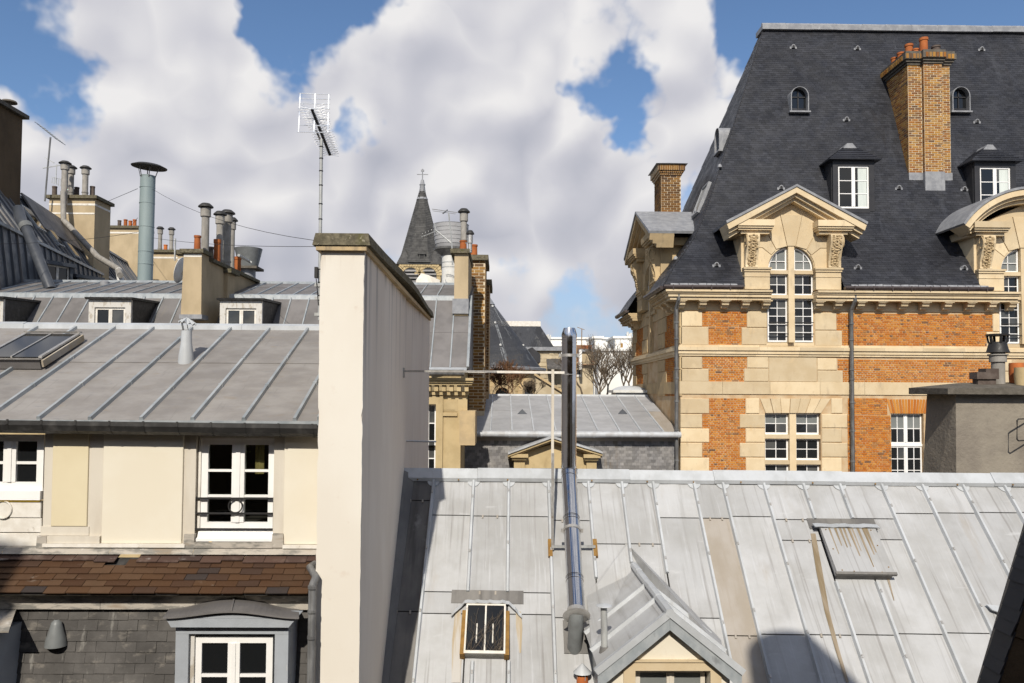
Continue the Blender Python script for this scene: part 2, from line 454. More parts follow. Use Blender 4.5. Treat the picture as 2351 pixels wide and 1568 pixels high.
mat('black_iron', (0.016, 0.016, 0.017), (0.024, 0.022, 0.021), rough=0.55, scale=(9, 9, 9))
mat('brown_metal', (0.045, 0.032, 0.030), (0.065, 0.05, 0.048), rough=0.4, spec=0.5, scale=(6, 6, 6))
mat('pipe_grey', (0.10, 0.10, 0.10), (0.17, 0.17, 0.168), rough=0.45, spec=0.45, scale=(8, 8, 3))
mat('steel', (0.62, 0.62, 0.63), rough=0.10, metal=1.0, spec=0.5, scale=(2, 2, 2))
mat('steel_dull', (0.50, 0.49, 0.47), (0.42, 0.40, 0.37), rough=0.4, metal=0.6, scale=(12, 12, 12), stains=(((14, 14, 8), 0.62, 0.72, (0.24, 0.15, 0.07), 0.5),))
mat('galvanised', (0.42, 0.43, 0.42), (0.33, 0.335, 0.33), rough=0.5, metal=0.25, scale=(6, 6, 3))
mat('pipe_celadon', (0.25, 0.305, 0.305), (0.22, 0.275, 0.28), rough=0.55, scale=(2, 2, 0.6), spec=0.4, stains=(((3, 3, 0.4), 0.62, 0.8, (0.17, 0.20, 0.20), 0.5),))
mat('pvc_grey', (0.17, 0.18, 0.18), (0.13, 0.135, 0.135), rough=0.4, scale=(4, 4, 4))
mat('pvc_white', (0.62, 0.62, 0.60), (0.55, 0.54, 0.50), rough=0.5, scale=(3, 3, 3))
mat('rust', (0.20, 0.11, 0.03), (0.28, 0.16, 0.045), rough=0.9, scale=(9, 9, 6), bump=0.2, bscale=40)
mat('rust_streak', (0.19, 0.145, 0.085), (0.30, 0.25, 0.19), rough=0.8, scale=(14, 1.2, 1.2), lo=0.4, hi=0.7)
mat('rust_pale', (0.37, 0.30, 0.20), (0.46, 0.44, 0.41), rough=0.8, scale=(10, 0.7, 0.7), lo=0.4, hi=0.6)
mat('aluminium', (0.70, 0.71, 0.72), rough=0.3, metal=0.8, scale=(3, 3, 3))
mat('white_wall', (0.78, 0.77, 0.74), (0.72, 0.71, 0.67), rough=0.95, scale=(0.2, 0.2, 0.2), spec=0.1,
    stains=(((0.5, 0.5, 0.12), 0.66, 0.82, (0.45, 0.43, 0.39), 0.5),))
mat('bark', (0.11, 0.085, 0.06), (0.15, 0.12, 0.09), rough=0.95, scale=(3, 3, 3), spec=0.1)
mat('bark_red', (0.16, 0.075, 0.04), (0.13, 0.08, 0.045), rough=0.95, scale=(3, 3, 3), spec=0.1)
mat('ground', (0.10, 0.095, 0.088), (0.13, 0.125, 0.118), rough=0.95, scale=(0.3, 0.3, 0.3), bump=0.2, bscale=12)
mat('roof_red', (0.24, 0.11, 0.055), (0.17, 0.09, 0.05), rough=0.9, scale=(1, 1, 1))
mat('yellow_foam', (0.75, 0.47, 0.03), rough=0.9)
mat('dome_plastic', (0.50, 0.52, 0.54), (0.45, 0.47, 0.49), rough=0.3, spec=0.5)
mat('spire_slate', (0.048, 0.047, 0.046), (0.082, 0.080, 0.076), rough=0.85, scale=(1.6, 1.6, 1.6), tv=0.12, bump=0.3, bscale=3,
    stains=(((4, 4, 0.6), 0.62, 0.75, (0.17, 0.17, 0.15), 0.5),))


# ------------------------------------------------------------------ mesh building
class MB:
    def __init__(s, T=None):
        s.v = []
        s.f = []
        s.t = []
        s.T = T

    def add(s, vs, fs, tint=0.0):
        o = len(s.v)
        if s.T is not None:
            vs = [s.T @ Vector(p) for p in vs]
        s.v += [tuple(p) for p in vs]
        s.f += [tuple(i + o for i in f) for f in fs]
        s.t += [tint] * len(fs)
        return s

    def box(s, x0, x1, y0, y1, z0, z1, tint=0.0):
        return s.hexa([(x0, y0, z0), (x1, y0, z0), (x1, y1, z0), (x0, y1, z0), (x0, y0, z1), (x1, y0, z1), (x1, y1, z1), (x0, y1, z1)], tint)

    def hexa(s, c, tint=0.0):
        return s.add(c, [(0, 1, 5, 4), (1, 2, 6, 5), (2, 3, 7, 6), (3, 0, 4, 7), (4, 5, 6, 7), (3, 2, 1, 0)], tint)

    def cham(s, x0, x1, y0, y1, z0, z1, c=0.015, tint=0.0):
        """block whose face towards -y has chamfered edges"""
        a = [(x0, y1, z0), (x1, y1, z0), (x1, y1, z1), (x0, y1, z1)]
        b = [(x0, y0 + c, z0), (x1, y0 + c, z0), (x1, y0 + c, z1), (x0, y0 + c, z1)]
        d = [(x0 + c, y0, z0 + c), (x1 - c, y0, z0 + c), (x1 - c, y0, z1 - c), (x0 + c, y0, z1 - c)]
        fs = [(8, 9, 10, 11)]
        for i in range(4):
            j = (i + 1) % 4
            fs += [(4 + i, 4 + j, 8 + j, 8 + i), (i, j, 4 + j, 4 + i)]
        return s.add(a + b + d, fs, tint)

    def prism(s, poly, a0, a1, axis='y', tint=0.0):
        n = len(poly)

        def mk(p, a):
            if axis == 'y':
                return (p[0], a, p[1])
            if axis == 'x':
                return (a, p[0], p[1])
            return (p[0], p[1], a)
        vs = [mk(p, a0) for p in poly] + [mk(p, a1) for p in poly]
        if n > 4:
            tri = tessellate_polygon([[Vector((p[0], p[1], 0)) for p in poly]])
            fs = [tuple(q) for q in tri] + [tuple(i + n for i in reversed(q)) for q in tri]
        else:
            fs = [tuple(range(n)), tuple(range(2 * n - 1, n - 1, -1))]
        for i in range(n):
            j = (i + 1) % n
            fs.append((i, i + n, j + n, j))
        return s.add(vs, fs, tint)

    def bar(s, p, q, w, h=None, up=(0, 0, 1), tint=0.0):
        h = h or w
        p = Vector(p)
        q = Vector(q)
        d = (q - p).normalized()
        u = Vector(up)
        if abs(d.dot(u)) > 0.99:
            u = Vector((0, 1, 0))
        sd = d.cross(u).normalized()
        u = sd.cross(d).normalized()
        c = []
        for b in (p, q):
            for (i, k) in ((-1, -1), (1, -1), (1, 1), (-1, 1)):
                c.append(b + sd * (i * w / 2) + u * (k * h / 2))
        return s.add(c, [(0, 1, 2, 3), (7, 6, 5, 4), (0, 4, 5, 1), (1, 5, 6, 2), (2, 6, 7, 3), (3, 7, 4, 0)], tint)

    def tube(s, pts, r, n=8, tint=0.0, caps=True):
        pts = [Vector(p) for p in pts]
        rs = r if isinstance(r, (list, tuple)) else [r] * len(pts)
        rings = []
        ref = None
        for i, p in enumerate(pts):
            if i == 0:
                d = pts[1] - p
            elif i == len(pts) - 1:
                d = p - pts[i - 1]
            else:
                d = (pts[i + 1] - p).normalized() + (p - pts[i - 1]).normalized()
            d.normalize()
            if ref is None:
                ref = Vector((0, 0, 1)) if abs(d.z) < 0.9 else Vector((1, 0, 0))
            a = d.cross(ref)
            if a.length < 1e-4:
                ref = Vector((0, 1, 0))
                a = d.cross(ref)
            a.normalize()
            b = d.cross(a).normalized()
            ref = -a.cross(d) if False else ref
            rings.append([p + (a * math.cos(2 * math.pi * k / n) + b * math.sin(2 * math.pi * k / n)) * rs[i] for k in range(n)])
        vs = [q for g in rings for q in g]
        fs = []
        for i in range(len(pts) - 1):
            for k in range(n):
                k2 = (k + 1) % n
                fs.append((i * n + k, i * n + k2, (i + 1) * n + k2, (i + 1) * n + k))
        if caps:
            fs += [tuple(range(n - 1, -1, -1)), tuple((len(pts) - 1) * n + k for k in range(n))]
        return s.add(vs, fs, tint)

    def lathe(s, prof, cx, cy, n=20, tint=0.0, a0=0.0, a1=None):
        """prof: (radius, z) pairs from the bottom up"""
        full = a1 is None
        m = n if full else n + 1
        a1 = a0 + 2 * math.pi if full else a1
        vs = []
        for (r, z) in prof:
            for k in range(m):
                a = a0 + (a1 - a0) * k / n
                vs.append((cx + r * math.cos(a), cy + r * math.sin(a), z))
        fs = []
        for i in range(len(prof) - 1):
            for k in range(n):
                k2 = (k + 1) % m
                fs.append((i * m + k, i * m + k2, (i + 1) * m + k2, (i + 1) * m + k))
        if full:
            fs += [tuple(range(m - 1, -1, -1)), tuple((len(prof) - 1) * m + k for k in range(m))]
        return s.add(vs, fs, tint)

    def blob(s, c, r, tint=0.0):
        """small lumpy ball (r may be three radii)"""
        r = r if isinstance(r, (tuple, list)) else (r, r, r)
        vs = [(c[0], c[1], c[2] - r[2])]
        for ph in (-0.5, 0.5):
            for k in range(6):
                a = (k + (0.5 if ph > 0 else 0)) * math.pi / 3
                vs.append((c[0] + r[0] * 0.87 * math.cos(a), c[1] + r[1] * 0.87 * math.sin(a), c[2] + r[2] * ph))
        vs.append((c[0], c[1], c[2] + r[2]))
        fs = []
        for k in range(6):
            j = (k + 1) % 6
            fs += [(0, 1 + j, 1 + k), (1 + k, 1 + j, 7 + k), (1 + j, 7 + j, 7 + k), (7 + k, 7 + j, 13)]
        return s.add(vs, fs, tint)

    def build(s, name, m, parent=None, smooth=False, label=None):
        me = bpy.data.meshes.new(name)
        me.from_pydata(s.v, [], s.f)
        if any(s.t):
            at = me.attributes.new('tint', 'FLOAT', 'FACE')
            at.data.foreach_set('value', s.t)
        if smooth:
            me.polygons.foreach_set('use_smooth', [True] * len(me.polygons))
            me.set_sharp_from_angle(angle=R(40))
        me.materials.append(MATS[m] if isinstance(m, str) else m)
        me.update()
        o = bpy.data.objects.new(name, me)
        COL.objects.link(o)
        if parent is not None:
            attach(o, parent)
        if label:
            o['label'] = label
        return o


WORLD = {}


def attach(o, parent):
    o.parent = parent
    w = WORLD.get(parent.name)
    if w is not None:
        o.matrix_parent_inverse = w.inverted()


def thing(name, label, cat, loc=(0, 0, 0), group=None):
    o = bpy.data.objects.new(name, None)
    o.empty_display_size = 0.2
    COL.objects.link(o)
    o.location = loc
    WORLD[o.name] = Matrix.Translation(Vector(loc))
    return tag(o, label, cat, group)


def tag(o, label=None, cat=None, group=None, kind=None):
    if label:
        o['label'] = label
    if cat:
        o['category'] = cat
    if group:
        o['group'] = group
    if kind:
        o['kind'] = kind
    return o


UNIT = {}


def unit_mesh(name, m, k):
    key = (name, m, k)
    if key not in UNIT:
        me = bpy.data.meshes.new(name)
        h = 0.5
        me.from_pydata([(-h, -h, -h), (h, -h, -h), (h, h, -h), (-h, h, -h), (-h, -h, h), (h, -h, h), (h, h, h), (-h, h, h)], [],
                       [(0, 1, 5, 4), (1, 2, 6, 5), (2, 3, 7, 6), (3, 0, 4, 7), (4, 5, 6, 7), (3, 2, 1, 0)])
        at = me.attributes.new('tint', 'FLOAT', 'FACE')
        at.data.foreach_set('value', [k / 8.0 + 0.01] * 6)
        me.materials.append(MATS[m])
        UNIT[key] = me
    return UNIT[key]


UV = np.array([(-.5, -.5, -.5), (.5, -.5, -.5), (.5, .5, -.5), (-.5, .5, -.5), (-.5, -.5, .5), (.5, -.5, .5), (.5, .5, .5), (-.5, .5, .5)])
UF = np.array([(0, 1, 5, 4), (1, 2, 6, 5), (2, 3, 7, 6), (3, 0, 4, 7), (4, 5, 6, 7), (3, 2, 1, 0)])


def pieces(name, mats, m, parent, keep=300, box=None, rest='rest'):
    """mats: 4x4 matrices of unit boxes. The `keep` that show largest become objects, the rest one joined part."""
    def key(M):
        c = M.translation
        px = proj(c)
        inside = 0 <= px[0] <= 2351 and 0 <= px[1] <= 1568
        if box and inside:
            inside = any(b[0] <= px[0] <= b[2] and b[1] <= px[1] <= b[3] for b in box)
        size = M.col[0].to_3d().length * max(M.col[2].to_3d().length, M.col[1].to_3d().length) / max(c.length_squared, 0.1)
        return (0 if inside else 1, -round(size, 7), (c.x * 12.9898 + c.z * 78.233) % 1.0)
    order = sorted(mats, key=key)
    ind, oth = order[:keep], order[keep:]
    for M in ind:
        o = bpy.data.objects.new(name, unit_mesh(name, m, random.randrange(8)))
        COL.objects.link(o)
        attach(o, parent)
        o.matrix_basis = M
    if oth:
        A = np.array([[list(r) for r in M] for M in oth])
        V = np.einsum('nij,kj->nki', A[:, :3, :3], UV) + A[:, None, :3, 3]
        n = len(oth)
        F = (UF[None] + (np.arange(n) * 8)[:, None, None]).reshape(-1, 4)
        me = bpy.data.meshes.new(rest)
        me.from_pydata(V.reshape(-1, 3).tolist(), [], F.tolist())
        at = me.attributes.new('tint', 'FLOAT', 'FACE')
        rr = np.random.RandomState(len(oth)).rand(n)
        at.data.foreach_set('value', np.repeat(rr, 6).astype(np.float32))
        me.materials.append(MATS[m])
        o = bpy.data.objects.new(rest, me)
        COL.objects.link(o)
        attach(o, parent)
        o['kind'] = 'stuff'


def mbox(x0, x1, y0, y1, z0, z1):
    return Matrix.Translation(((x0 + x1) / 2, (y0 + y1) / 2, (z0 + z1) / 2)) @ Matrix.Diagonal((x1 - x0, y1 - y0, z1 - z0, 1))


def brick_rects(x0, x1, z0, z1, course, length, joint, header=True, seed=0):
    """running courses cut to a rectangle; yields (x0, x1, z0, z1) of each brick"""
    rnd = random.Random(seed + int(x0 * 100))
    n = max(1, round((z1 - z0) / course))
    c = (z1 - z0) / n
    for i in range(n):
        za, zb = z0 + i * c + joint / 2, z0 + (i + 1) * c - joint / 2
        ln = length if (i % 2 == 0 or not header) else length * 0.5
        x = x0 - (length * 0.25 if i % 2 else 0.0)
        if not header:
            x = x0 - (length * 0.5 if i % 2 else 0.0)
            ln = length
        while x < x1 - 0.01:
            a = max(x0, x) + joint / 2
            e = min(x1, x + ln) - joint / 2
            j = rnd.uniform(-0.004, 0.004)
            if e - a > 0.03:
                yield (a + j * 0.5, e + j * 0.5, za + j * 0.4, zb + j * 0.4)
            x += ln
            if header and i % 2 == 0:
                ln = length if rnd.random() < 0.6 else length * 0.5


def wall_grid(mb, x0, x1, z0, z1, y, holes, depth=0.25):
    """front face at y with rectangular openings and their reveals"""
    xs = sorted({x0, x1} | {min(max(h[i], x0), x1) for h in holes for i in (0, 1)})
    zs = sorted({z0, z1} | {min(max(h[i], z0), z1) for h in holes for i in (2, 3)})
    for i in range(len(xs) - 1):
        for j in range(len(zs) - 1):
            cx, cz = (xs[i] + xs[i + 1]) / 2, (zs[j] + zs[j + 1]) / 2
            if any(h[0] < cx < h[1] and h[2] < cz < h[3] for h in holes):
                continue
            mb.add([(xs[i], y, zs[j]), (xs[i + 1], y, zs[j]), (xs[i + 1], y, zs[j + 1]), (xs[i], y, zs[j + 1])], [(0, 1, 2, 3)])
    for h in holes:
        a, b, c, d = h
        yb = y + depth
        mb.add([(a, y, c), (a, yb, c), (a, yb, d), (a, y, d)], [(0, 1, 2, 3)])
        mb.add([(b, y, c), (b, y, d), (b, yb, d), (b, yb, c)], [(0, 1, 2, 3)])
        mb.add([(a, y, d), (a, yb, d), (b, yb, d), (b, y, d)], [(0, 1, 2, 3)])
        mb.add([(a, y, c), (b, y, c), (b, yb, c), (a, yb, c)], [(0, 1, 2, 3)])


def casement(parent, x0, x1, z0, z1, y, rows=2, cols=1, leaves=2, fw=0.05, mid=0.09, bw=0.022, m='white_paint', glass='glass', name='window',
             T=None, rowz=None, top_glass=None, depth=0.05, mixed=True):
    """window frame (a part) with its panes (sub-parts): leaves side by side, each cols x rows lights"""
    f = MB(T)
    f.box(x0, x1, y, y + depth, z0, z0 + fw * 1.25)
    f.box(x0, x1, y, y + depth, z1 - fw, z1)
    f.box(x0, x0 + fw, y, y + depth, z0 + fw * 1.25, z1 - fw)
    f.box(x1 - fw, x1, y, y + depth, z0 + fw * 1.25, z1 - fw)
    spans = []
    if leaves == 2:
        c = (x0 + x1) / 2
        f.box(c - mid / 2, c + mid / 2, y - 0.008, y + depth, z0 + fw * 1.25, z1 - fw)
        f.box(c - mid / 6, c + mid / 6, y - 0.02, y - 0.008, z0 + fw * 1.25, z1 - fw)
        spans = [(x0 + fw, c - mid / 2), (c + mid / 2, x1 - fw)]
    else:
        spans = [(x0 + fw, x1 - fw)]
    za, zb = z0 + fw * 1.25, z1 - fw
    zcuts = [za] + ([za + (zb - za) * q for q in rowz] if rowz else [za + (zb - za) * i / rows for i in range(1, rows)]) + [zb]
    lights = []
    for (a, b) in spans:
        xc = [a + (b - a) * i / cols for i in range(cols + 1)]
        for i in range(1, cols):
            f.box(xc[i] - bw / 2, xc[i] + bw / 2, y + 0.006, y + depth - 0.01, za, zb)
        for j in range(1, len(zcuts) - 1):
            f.box(a, b, y + 0.004, y + depth - 0.012, zcuts[j] - bw / 2, zcuts[j] + bw / 2)
        for i in range(cols):
            for j in range(len(zcuts) - 1):
                lights.append((xc[i], xc[i + 1], zcuts[j], zcuts[j + 1], j == len(zcuts) - 2))
    o = f.build(name, m, parent)
    for (a, b, c, d, top) in lights:
        g = MB(T)
        t = random.uniform(-0.0015, 0.0015)
        g.hexa([(a, y + depth * 0.5 + t, c), (b, y + depth * 0.5 - t, c), (b, y + depth * 0.5 + 0.01, c), (a, y + depth * 0.5 + 0.01, c),
                (a, y + depth * 0.5 + t * 0.5, d), (b, y + depth * 0.5, d), (b, y + depth * 0.5 + 0.01, d), (a, y + depth * 0.5 + 0.01, d)])
        g.build('pane', (top_glass if (top and top_glass) else ('glass_mid' if glass == 'glass' and random.random() < .3 and mixed else glass)), o)
    return o


def label_group(objs, g):
    for o in objs:
        o['group'] = g


# ------------------------------------------------------------------ ground
gb = MB()
gb.add([(-1500, -400, -17), (1500, -400, -17), (1500, 2500, -17), (-1500, 2500, -17)], [(0, 1, 2, 3)])
tag(gb.build('ground', 'ground'), 'grey paved ground far below the roofs', None, None, 'structure')

mat('streak_white', (0.20, 0.21, 0.22), (0.06, 0.063, 0.068), rough=0.8, scale=(6, 6, 1.2), lo=0.4, hi=0.65)

# clear window glass: mostly see-through, mirror-like at a slant
gm = bpy.data.materials.new('glass_clear')
gm.use_nodes = True
nt_ = gm.node_tree
nt_.nodes.clear()
o_ = nt_.nodes.new('ShaderNodeOutputMaterial')
mx_ = nt_.nodes.new('ShaderNodeMixShader')
fr_ = nt_.nodes.new('ShaderNodeFresnel')
fr_.inputs['IOR'].default_value = 1.5
tr_ = nt_.nodes.new('ShaderNodeBsdfTransparent')
tr_.inputs['Color'].default_value = (0.86, 0.89, 0.88, 1)
gl_ = nt_.nodes.new('ShaderNodeBsdfGlossy')
gl_.inputs['Roughness'].default_value = 0.03
nt_.links.new(fr_.outputs[0], mx_.inputs[0])
nt_.links.new(tr_.outputs[0], mx_.inputs[1])
nt_.links.new(gl_.outputs[0], mx_.inputs[2])
nt_.links.new(mx_.outputs[0], o_.inputs['Surface'])
MATS['glass_clear'] = gm
mat('room_dark', (0.035, 0.030, 0.026), (0.05, 0.042, 0.035), rough=0.9, scale=(1, 1, 1))
mat('curtain_ochre', (0.34, 0.27, 0.10), (0.26, 0.20, 0.07), rough=0.9, scale=(20, 2, 1))
mat('leaf', (0.05, 0.09, 0.015), (0.10, 0.14, 0.03), rough=0.7, scale=(20, 20, 20))


# ================================================================== brick and stone mansion
YF = 28.0
MANSION = thing('brick_mansion', 'grand mansion of orange brick and cream stone under a steep dark slate roof', 'mansion', (14, 33, -17))


def c8(x, y):
    return 1377.6 + .36603 * x, 344.4 + .36603 * y


def c7(x, y):
    return 1777.1 + .36605 * x, 574 + .36605 * y


def c6(x, y):
    return 1492.4 + .21973 * x, 373.1 + .21973 * y


def c4(x, y):
    return 1763.3 + .37485 * x, .37485 * y


def FX(dx, Y=YF, dy=850):
    return P(dx, dy, Y).x


def FZ(dy, Y=YF, dx=1900):
    return P(dx, dy, Y).z


def frect(r, Y=YF):
    """D-sheet rectangle -> x0, x1, z0, z1 on the plane Y"""
    a = P(r[0], (r[1] + r[3]) / 2, Y)
    b = P(r[2], (r[1] + r[3]) / 2, Y)
    m_ = (r[0] + r[2]) / 2
    return a.x, b.x, P(m_, r[3], Y).z, P(m_, r[1], Y).z


X0 = FX(1562)                                   # left corner of the front
XR = 22.0
ZTOP = FZ(690)
# openings of the front
W1 = (FX(1762), FX(1865), FZ(787), ZTOP + 0.01)
DUP = 18.45 - (W1[0] + W1[1]) / 2               # second dormer bay lies this far to the right
W1B = (W1[0] + DUP, W1[1] + DUP, W1[2], W1[3])
W2 = frect((1757, 948, 1885, 1190))
W3 = frect((2047, 950, 2122, 1190))
wb = MB()
wall_grid(wb, X0, XR, -17, ZTOP, YF, [W1, W1B, W2, W3], 0.3)
wb.add([(XR, YF, -17), (XR, YF + 10, -17), (XR, YF + 10, ZTOP), (XR, YF, ZTOP)], [(0, 1, 2, 3)])
wb.add([(X0, YF + 10, -17), (X0, YF, -17), (X0, YF, ZTOP), (X0, YF + 10, ZTOP)], [(0, 1, 2, 3)])
wb.add([(XR, YF + 10, -17), (X0, YF + 10, -17), (X0, YF + 10, ZTOP), (XR, YF + 10, ZTOP)], [(0, 1, 2, 3)])
wb.add([(X0, YF, ZTOP), (W1[0], YF, ZTOP), (W1[0], YF + 10, ZTOP), (X0, YF + 10, ZTOP)], [(0, 1, 2, 3)])
wb.add([(W1[1], YF, ZTOP), (W1B[0], YF, ZTOP), (W1B[0], YF + 10, ZTOP), (W1[1], YF + 10, ZTOP)], [(0, 1, 2, 3)])
wb.build('wall', 'mortar', MANSION)

# side of the house: local x runs towards the viewer along the left flank
TS = Matrix(((0, 1, 0, X0), (-1, 0, 0, YF), (0, 0, 1, 0), (0, 0, 0, 1)))


def block(r, proud=0.035, ch=0.018, m='stone', nm='stone_block', Y=YF):
    x0, x1, z0, z1 = frect(r, Y) if len(r) == 4 else r[1:]
    b = MB()
    b.cham(x0, x1, Y - proud, Y + 0.05, z0, z1, ch, random.random() + 0.01)
    return b.build(nm, m, MANSION)


def q8(*r):
    a = c8(r[0], r[1])
    b = c8(r[2], r[3])
    return a[0], a[1], b[0], b[1]


def q7(*r):
    a = c7(r[0], r[1])
    b = c7(r[2], r[3])
    return a[0], a[1], b[0], b[1]


blocks = [q8(505, 1012, 640, 1106), q8(505, 1109, 678, 1222), q8(920, 1012, 1046, 1113), q8(888, 1116, 1046, 1222),
          q8(1346, 1022, 1482, 1130), q8(1346, 1133, 1517, 1228),
          q8(505, 1298, 640, 1371), q8(505, 1374, 680, 1452), q8(922, 1298, 1056, 1368), q8(904, 1371, 1056, 1452),
          q8(1362, 1306, 1484, 1381), q8(1362, 1384, 1522, 1458),
          q7(1370, 402, 1478, 512), q7(1332, 516, 1478, 606), q7(1370, 690, 1490, 760), q7(1345, 763, 1490, 840)]
zs3 = [914, 950, 983, 1016, 1050, 1086, 1120]
for i in range(6):
    a, b = zs3[i] + .8, zs3[i + 1] - .8
    blocks.append((1562, a, 1612 if i % 2 else 1628, b))
    blocks.append((1712 if i % 2 == 0 else 1698, a, 1743 if i == 0 else 1756, b))
    if i > 0:
        blocks.append((1886, a, 1945 if i % 2 else 1932, b))
blocks.append((1908, 914.8, 1934, 949))
for r in blocks:
    block(r)
block(q8(1059, 1300, 1359, 1453), 0.02, 0.01)
# shallow arch stones over the lower window
n = 7
for i in range(n):
    ta, tb_ = 1744 + (1907 - 1744) * i / n, 1744 + (1907 - 1744) * (i + 1) / n
    ba, bb = 1757 + 128 * i / n, 1757 + 128 * (i + 1) / n
    g = 0.7
    poly = [(P(ba + g, 948, YF).x, P(ba, 948, YF).z), (P(bb - g, 948, YF).x, P(bb, 948, YF).z), (P(tb_ - g, 915, YF).x, P(tb_, 915, YF).z), (P(ta + g, 915, YF).x, P(ta, 915, YF).z)]
    vb = MB()
    vb.prism(poly, YF - (0.05 if i % 2 else 0.03), YF + 0.05, 'y', random.random() + .01)
    vb.build('voussoir', 'stone', MANSION)
# frieze, string courses and band, front and flank
ZB = [(c8(0, 1226)[1], c8(0, 1240)[1], .05), (c8(0, 1240)[1], c8(0, 1262)[1], .15), (c8(0, 1262)[1], c8(0, 1283)[1], .10), (c8(0, 1283)[1], c8(0, 1297)[1], .06)]
for (a, b, p) in ZB:
    sb = MB()
    z1, z0 = FZ(a), FZ(b)
    xs = [X0 - p] + [x + random.uniform(-.1, .1) for x in np.arange(X0 + 1.3, XR - 0.5, 1.45)] + [XR]
    for i in range(len(xs) - 1):
        sb.box(xs[i] + 0.004, xs[i + 1], YF - p, YF + 0.05, z0 + .001, z1 - .001, random.random() + .01)
    sb.box(X0 - p, X0 + 0.02, YF + 0.052, YF + 10, z0 + .001, z1 - .001, .3)
    sb.build('string_course', 'stone', MANSION)
z1, z0 = FZ(c8(0, 1456)[1]), FZ(c8(0, 1535)[1])
xs = [X0 - .04] + [x + random.uniform(-.2, .2) for x in np.arange(X0 + 1.6, XR - 0.5, 1.7)] + [XR]
for i in range(len(xs) - 1):
    b = MB()
    b.cham(xs[i] + .003, xs[i + 1] - .003, YF - .04, YF + .05, z0, z1, .008, random.random() + .01)
    b.build('band_stone', 'stone', MANSION)
b = MB()
b.box(X0 - .04, X0 + .02, YF + .052, YF + 10, z0, z1, .5)
b.build('band_stone', 'stone_weathered', MANSION)
zf1, zf0 = FZ(c8(0, 945)[1], 27.9), FZ(c8(0, 1011)[1])
for (a, e) in ((X0 - .04, W1[0] - .02), (W1[1] + .02, W1B[0] - .02), (W1B[1] + .02, XR)):
    b = MB()
    b.box(a, e, YF - .04, YF + .05, zf0, ZTOP + .2, random.random() + .01)
    b.build('frieze', 'stone', MANSION)
b = MB()
b.box(X0 - .04, X0 + .02, YF + .052, YF + 10, zf0, ZTOP + .2, .3)
b.build('frieze', 'stone_weathered', MANSION)

# bricks of the front
fields = [(q8(640, 1013, 920, 1108), .016), (q8(680, 1110, 888, 1225), .016), (q7(388, 400, 1370, 508), .016), (q7(424, 509, 1332, 610), .016),
          (q8(641, 1298, 921, 1371), .02), (q8(681, 1373, 904, 1455), .02), (q7(397, 688, 1368, 757), .02), (q7(430, 758, 1344, 842), .02),
          ((1612, 914, 1712, 1120), .018), ((1946, 914, 2037, 952), .014), ((1946, 953, 2046, 1120), .014), ((2132, 914, 2300, 1120), .014)]
bm = []
for i, (r, j) in enumerate(fields):
    x0, x1, z0, z1 = frect(r)
    for (a, e, c, d) in brick_rects(x0, x1, z0, z1, 0.072, 0.235, j, True, i):
        bm.append(mbox(a, e, YF - random.uniform(.010, .017), YF + .03, c, d))
# standing bricks of the flat arch over the right window
for i in range(15):
    fr = (i + .5) / 15
    xa = P(2039 + 96 * fr, 932, YF).x
    M = Matrix.Translation((xa, YF + .01, FZ(932))) @ Matrix.Rotation((fr - .5) * 0.55, 4, 'Y') @ Matrix.Diagonal((.078, .05, .50, 1))
    bm.append(M)
pieces('brick', bm, 'brick', MANSION, 300, [(1600, 700, 1765, 1090), (1920, 700, 2120, 1090), (2120, 700, 2270, 860)], 'brickwork')

# flank: quoins and brick panels, seen at a glancing angle
fb = []
for (za, zb_) in ((FZ(c8(0, 1222)[1]), zf0), (z1 + .01, FZ(c8(0, 1298)[1])), (-4.0, z0 - .01)):
    nrow = max(2, round((zb_ - za) / .48))
    for i in range(nrow):
        c, d = za + (zb_ - za) * i / nrow, za + (zb_ - za) * (i + 1) / nrow
        for (u0, u1) in ((-(.75 + .25 * (i % 2)), 0.035), (-3.9, -(2.55 - .3 * (i % 2))), (-7.5 + .3 * (i % 2), -6.2), (-10, -9.2 + .25 * (i % 2))):
            b = MB(TS)
            b.cham(u0, u1, -.035, .05, c + .008, d - .008, .018, random.random() + .01)
            b.build('stone_block', 'stone_weathered', MANSION)
    for (u0, u1) in ((-2.6, -.8), (-9.2, -7.4)):
        for (a, e, c, d) in brick_rects(u0, u1, za, zb_, .072, .235, .014, True, 3):
            fb.append(TS @ mbox(a, e, -.012, .03, c, d))
pieces('brick', fb, 'brick', MANSION, 0, None, 'flank_brickwork')

# cornice with modillions; it stops at the tall windows
cst = [(c8(0, 925)[1], c8(0, 945)[1], .46), (c8(0, 905)[1], c8(0, 925)[1], .53), (c8(0, 893)[1], c8(0, 905)[1], .58), (c8(0, 880)[1], c8(0, 893)[1], .64)]
ends = [(X0 - .5, FX(1672.5 + 102, 27.4)), (FX(1879, 27.4), FX(2346.5, 27.4)), (W1B[1] + .1, XR)]
for k, (a, e) in enumerate(ends):
    for (ya, yb, p) in cst:
        z1_, z0_ = FZ(ya, YF - p), FZ(yb, YF - p)
        xa = X0 - p if k == 0 else a
        xs = [xa] + [x + random.uniform(-.15, .15) for x in np.arange(xa + 1.1, e - .4, 1.25)] + [e]
        b = MB()
        for i in range(len(xs) - 1):
            b.box(xs[i] + .003, xs[i + 1], YF - p, YF + .1, z0_ + .001, z1_ - .001, random.random() + .01)
        b.build('cornice', 'stone', MANSION)
        if k == 0:
            for (qa, qb) in ((YF + .102, 30.7), (35.5, 38.6)):
                b = MB()
                b.box(X0 - p, X0 + .1, qa, qb, z0_ + .001, z1_ - .001, .4)
                b.build('cornice', 'stone_weathered', MANSION)
mx = [c8(v, 0)[0] for v in (515, 650, 790, 920, 1050)] + [c7(v, 0)[0] for v in (292, 412, 553, 683, 825, 957, 1100, 1242, 1380, 1505)]
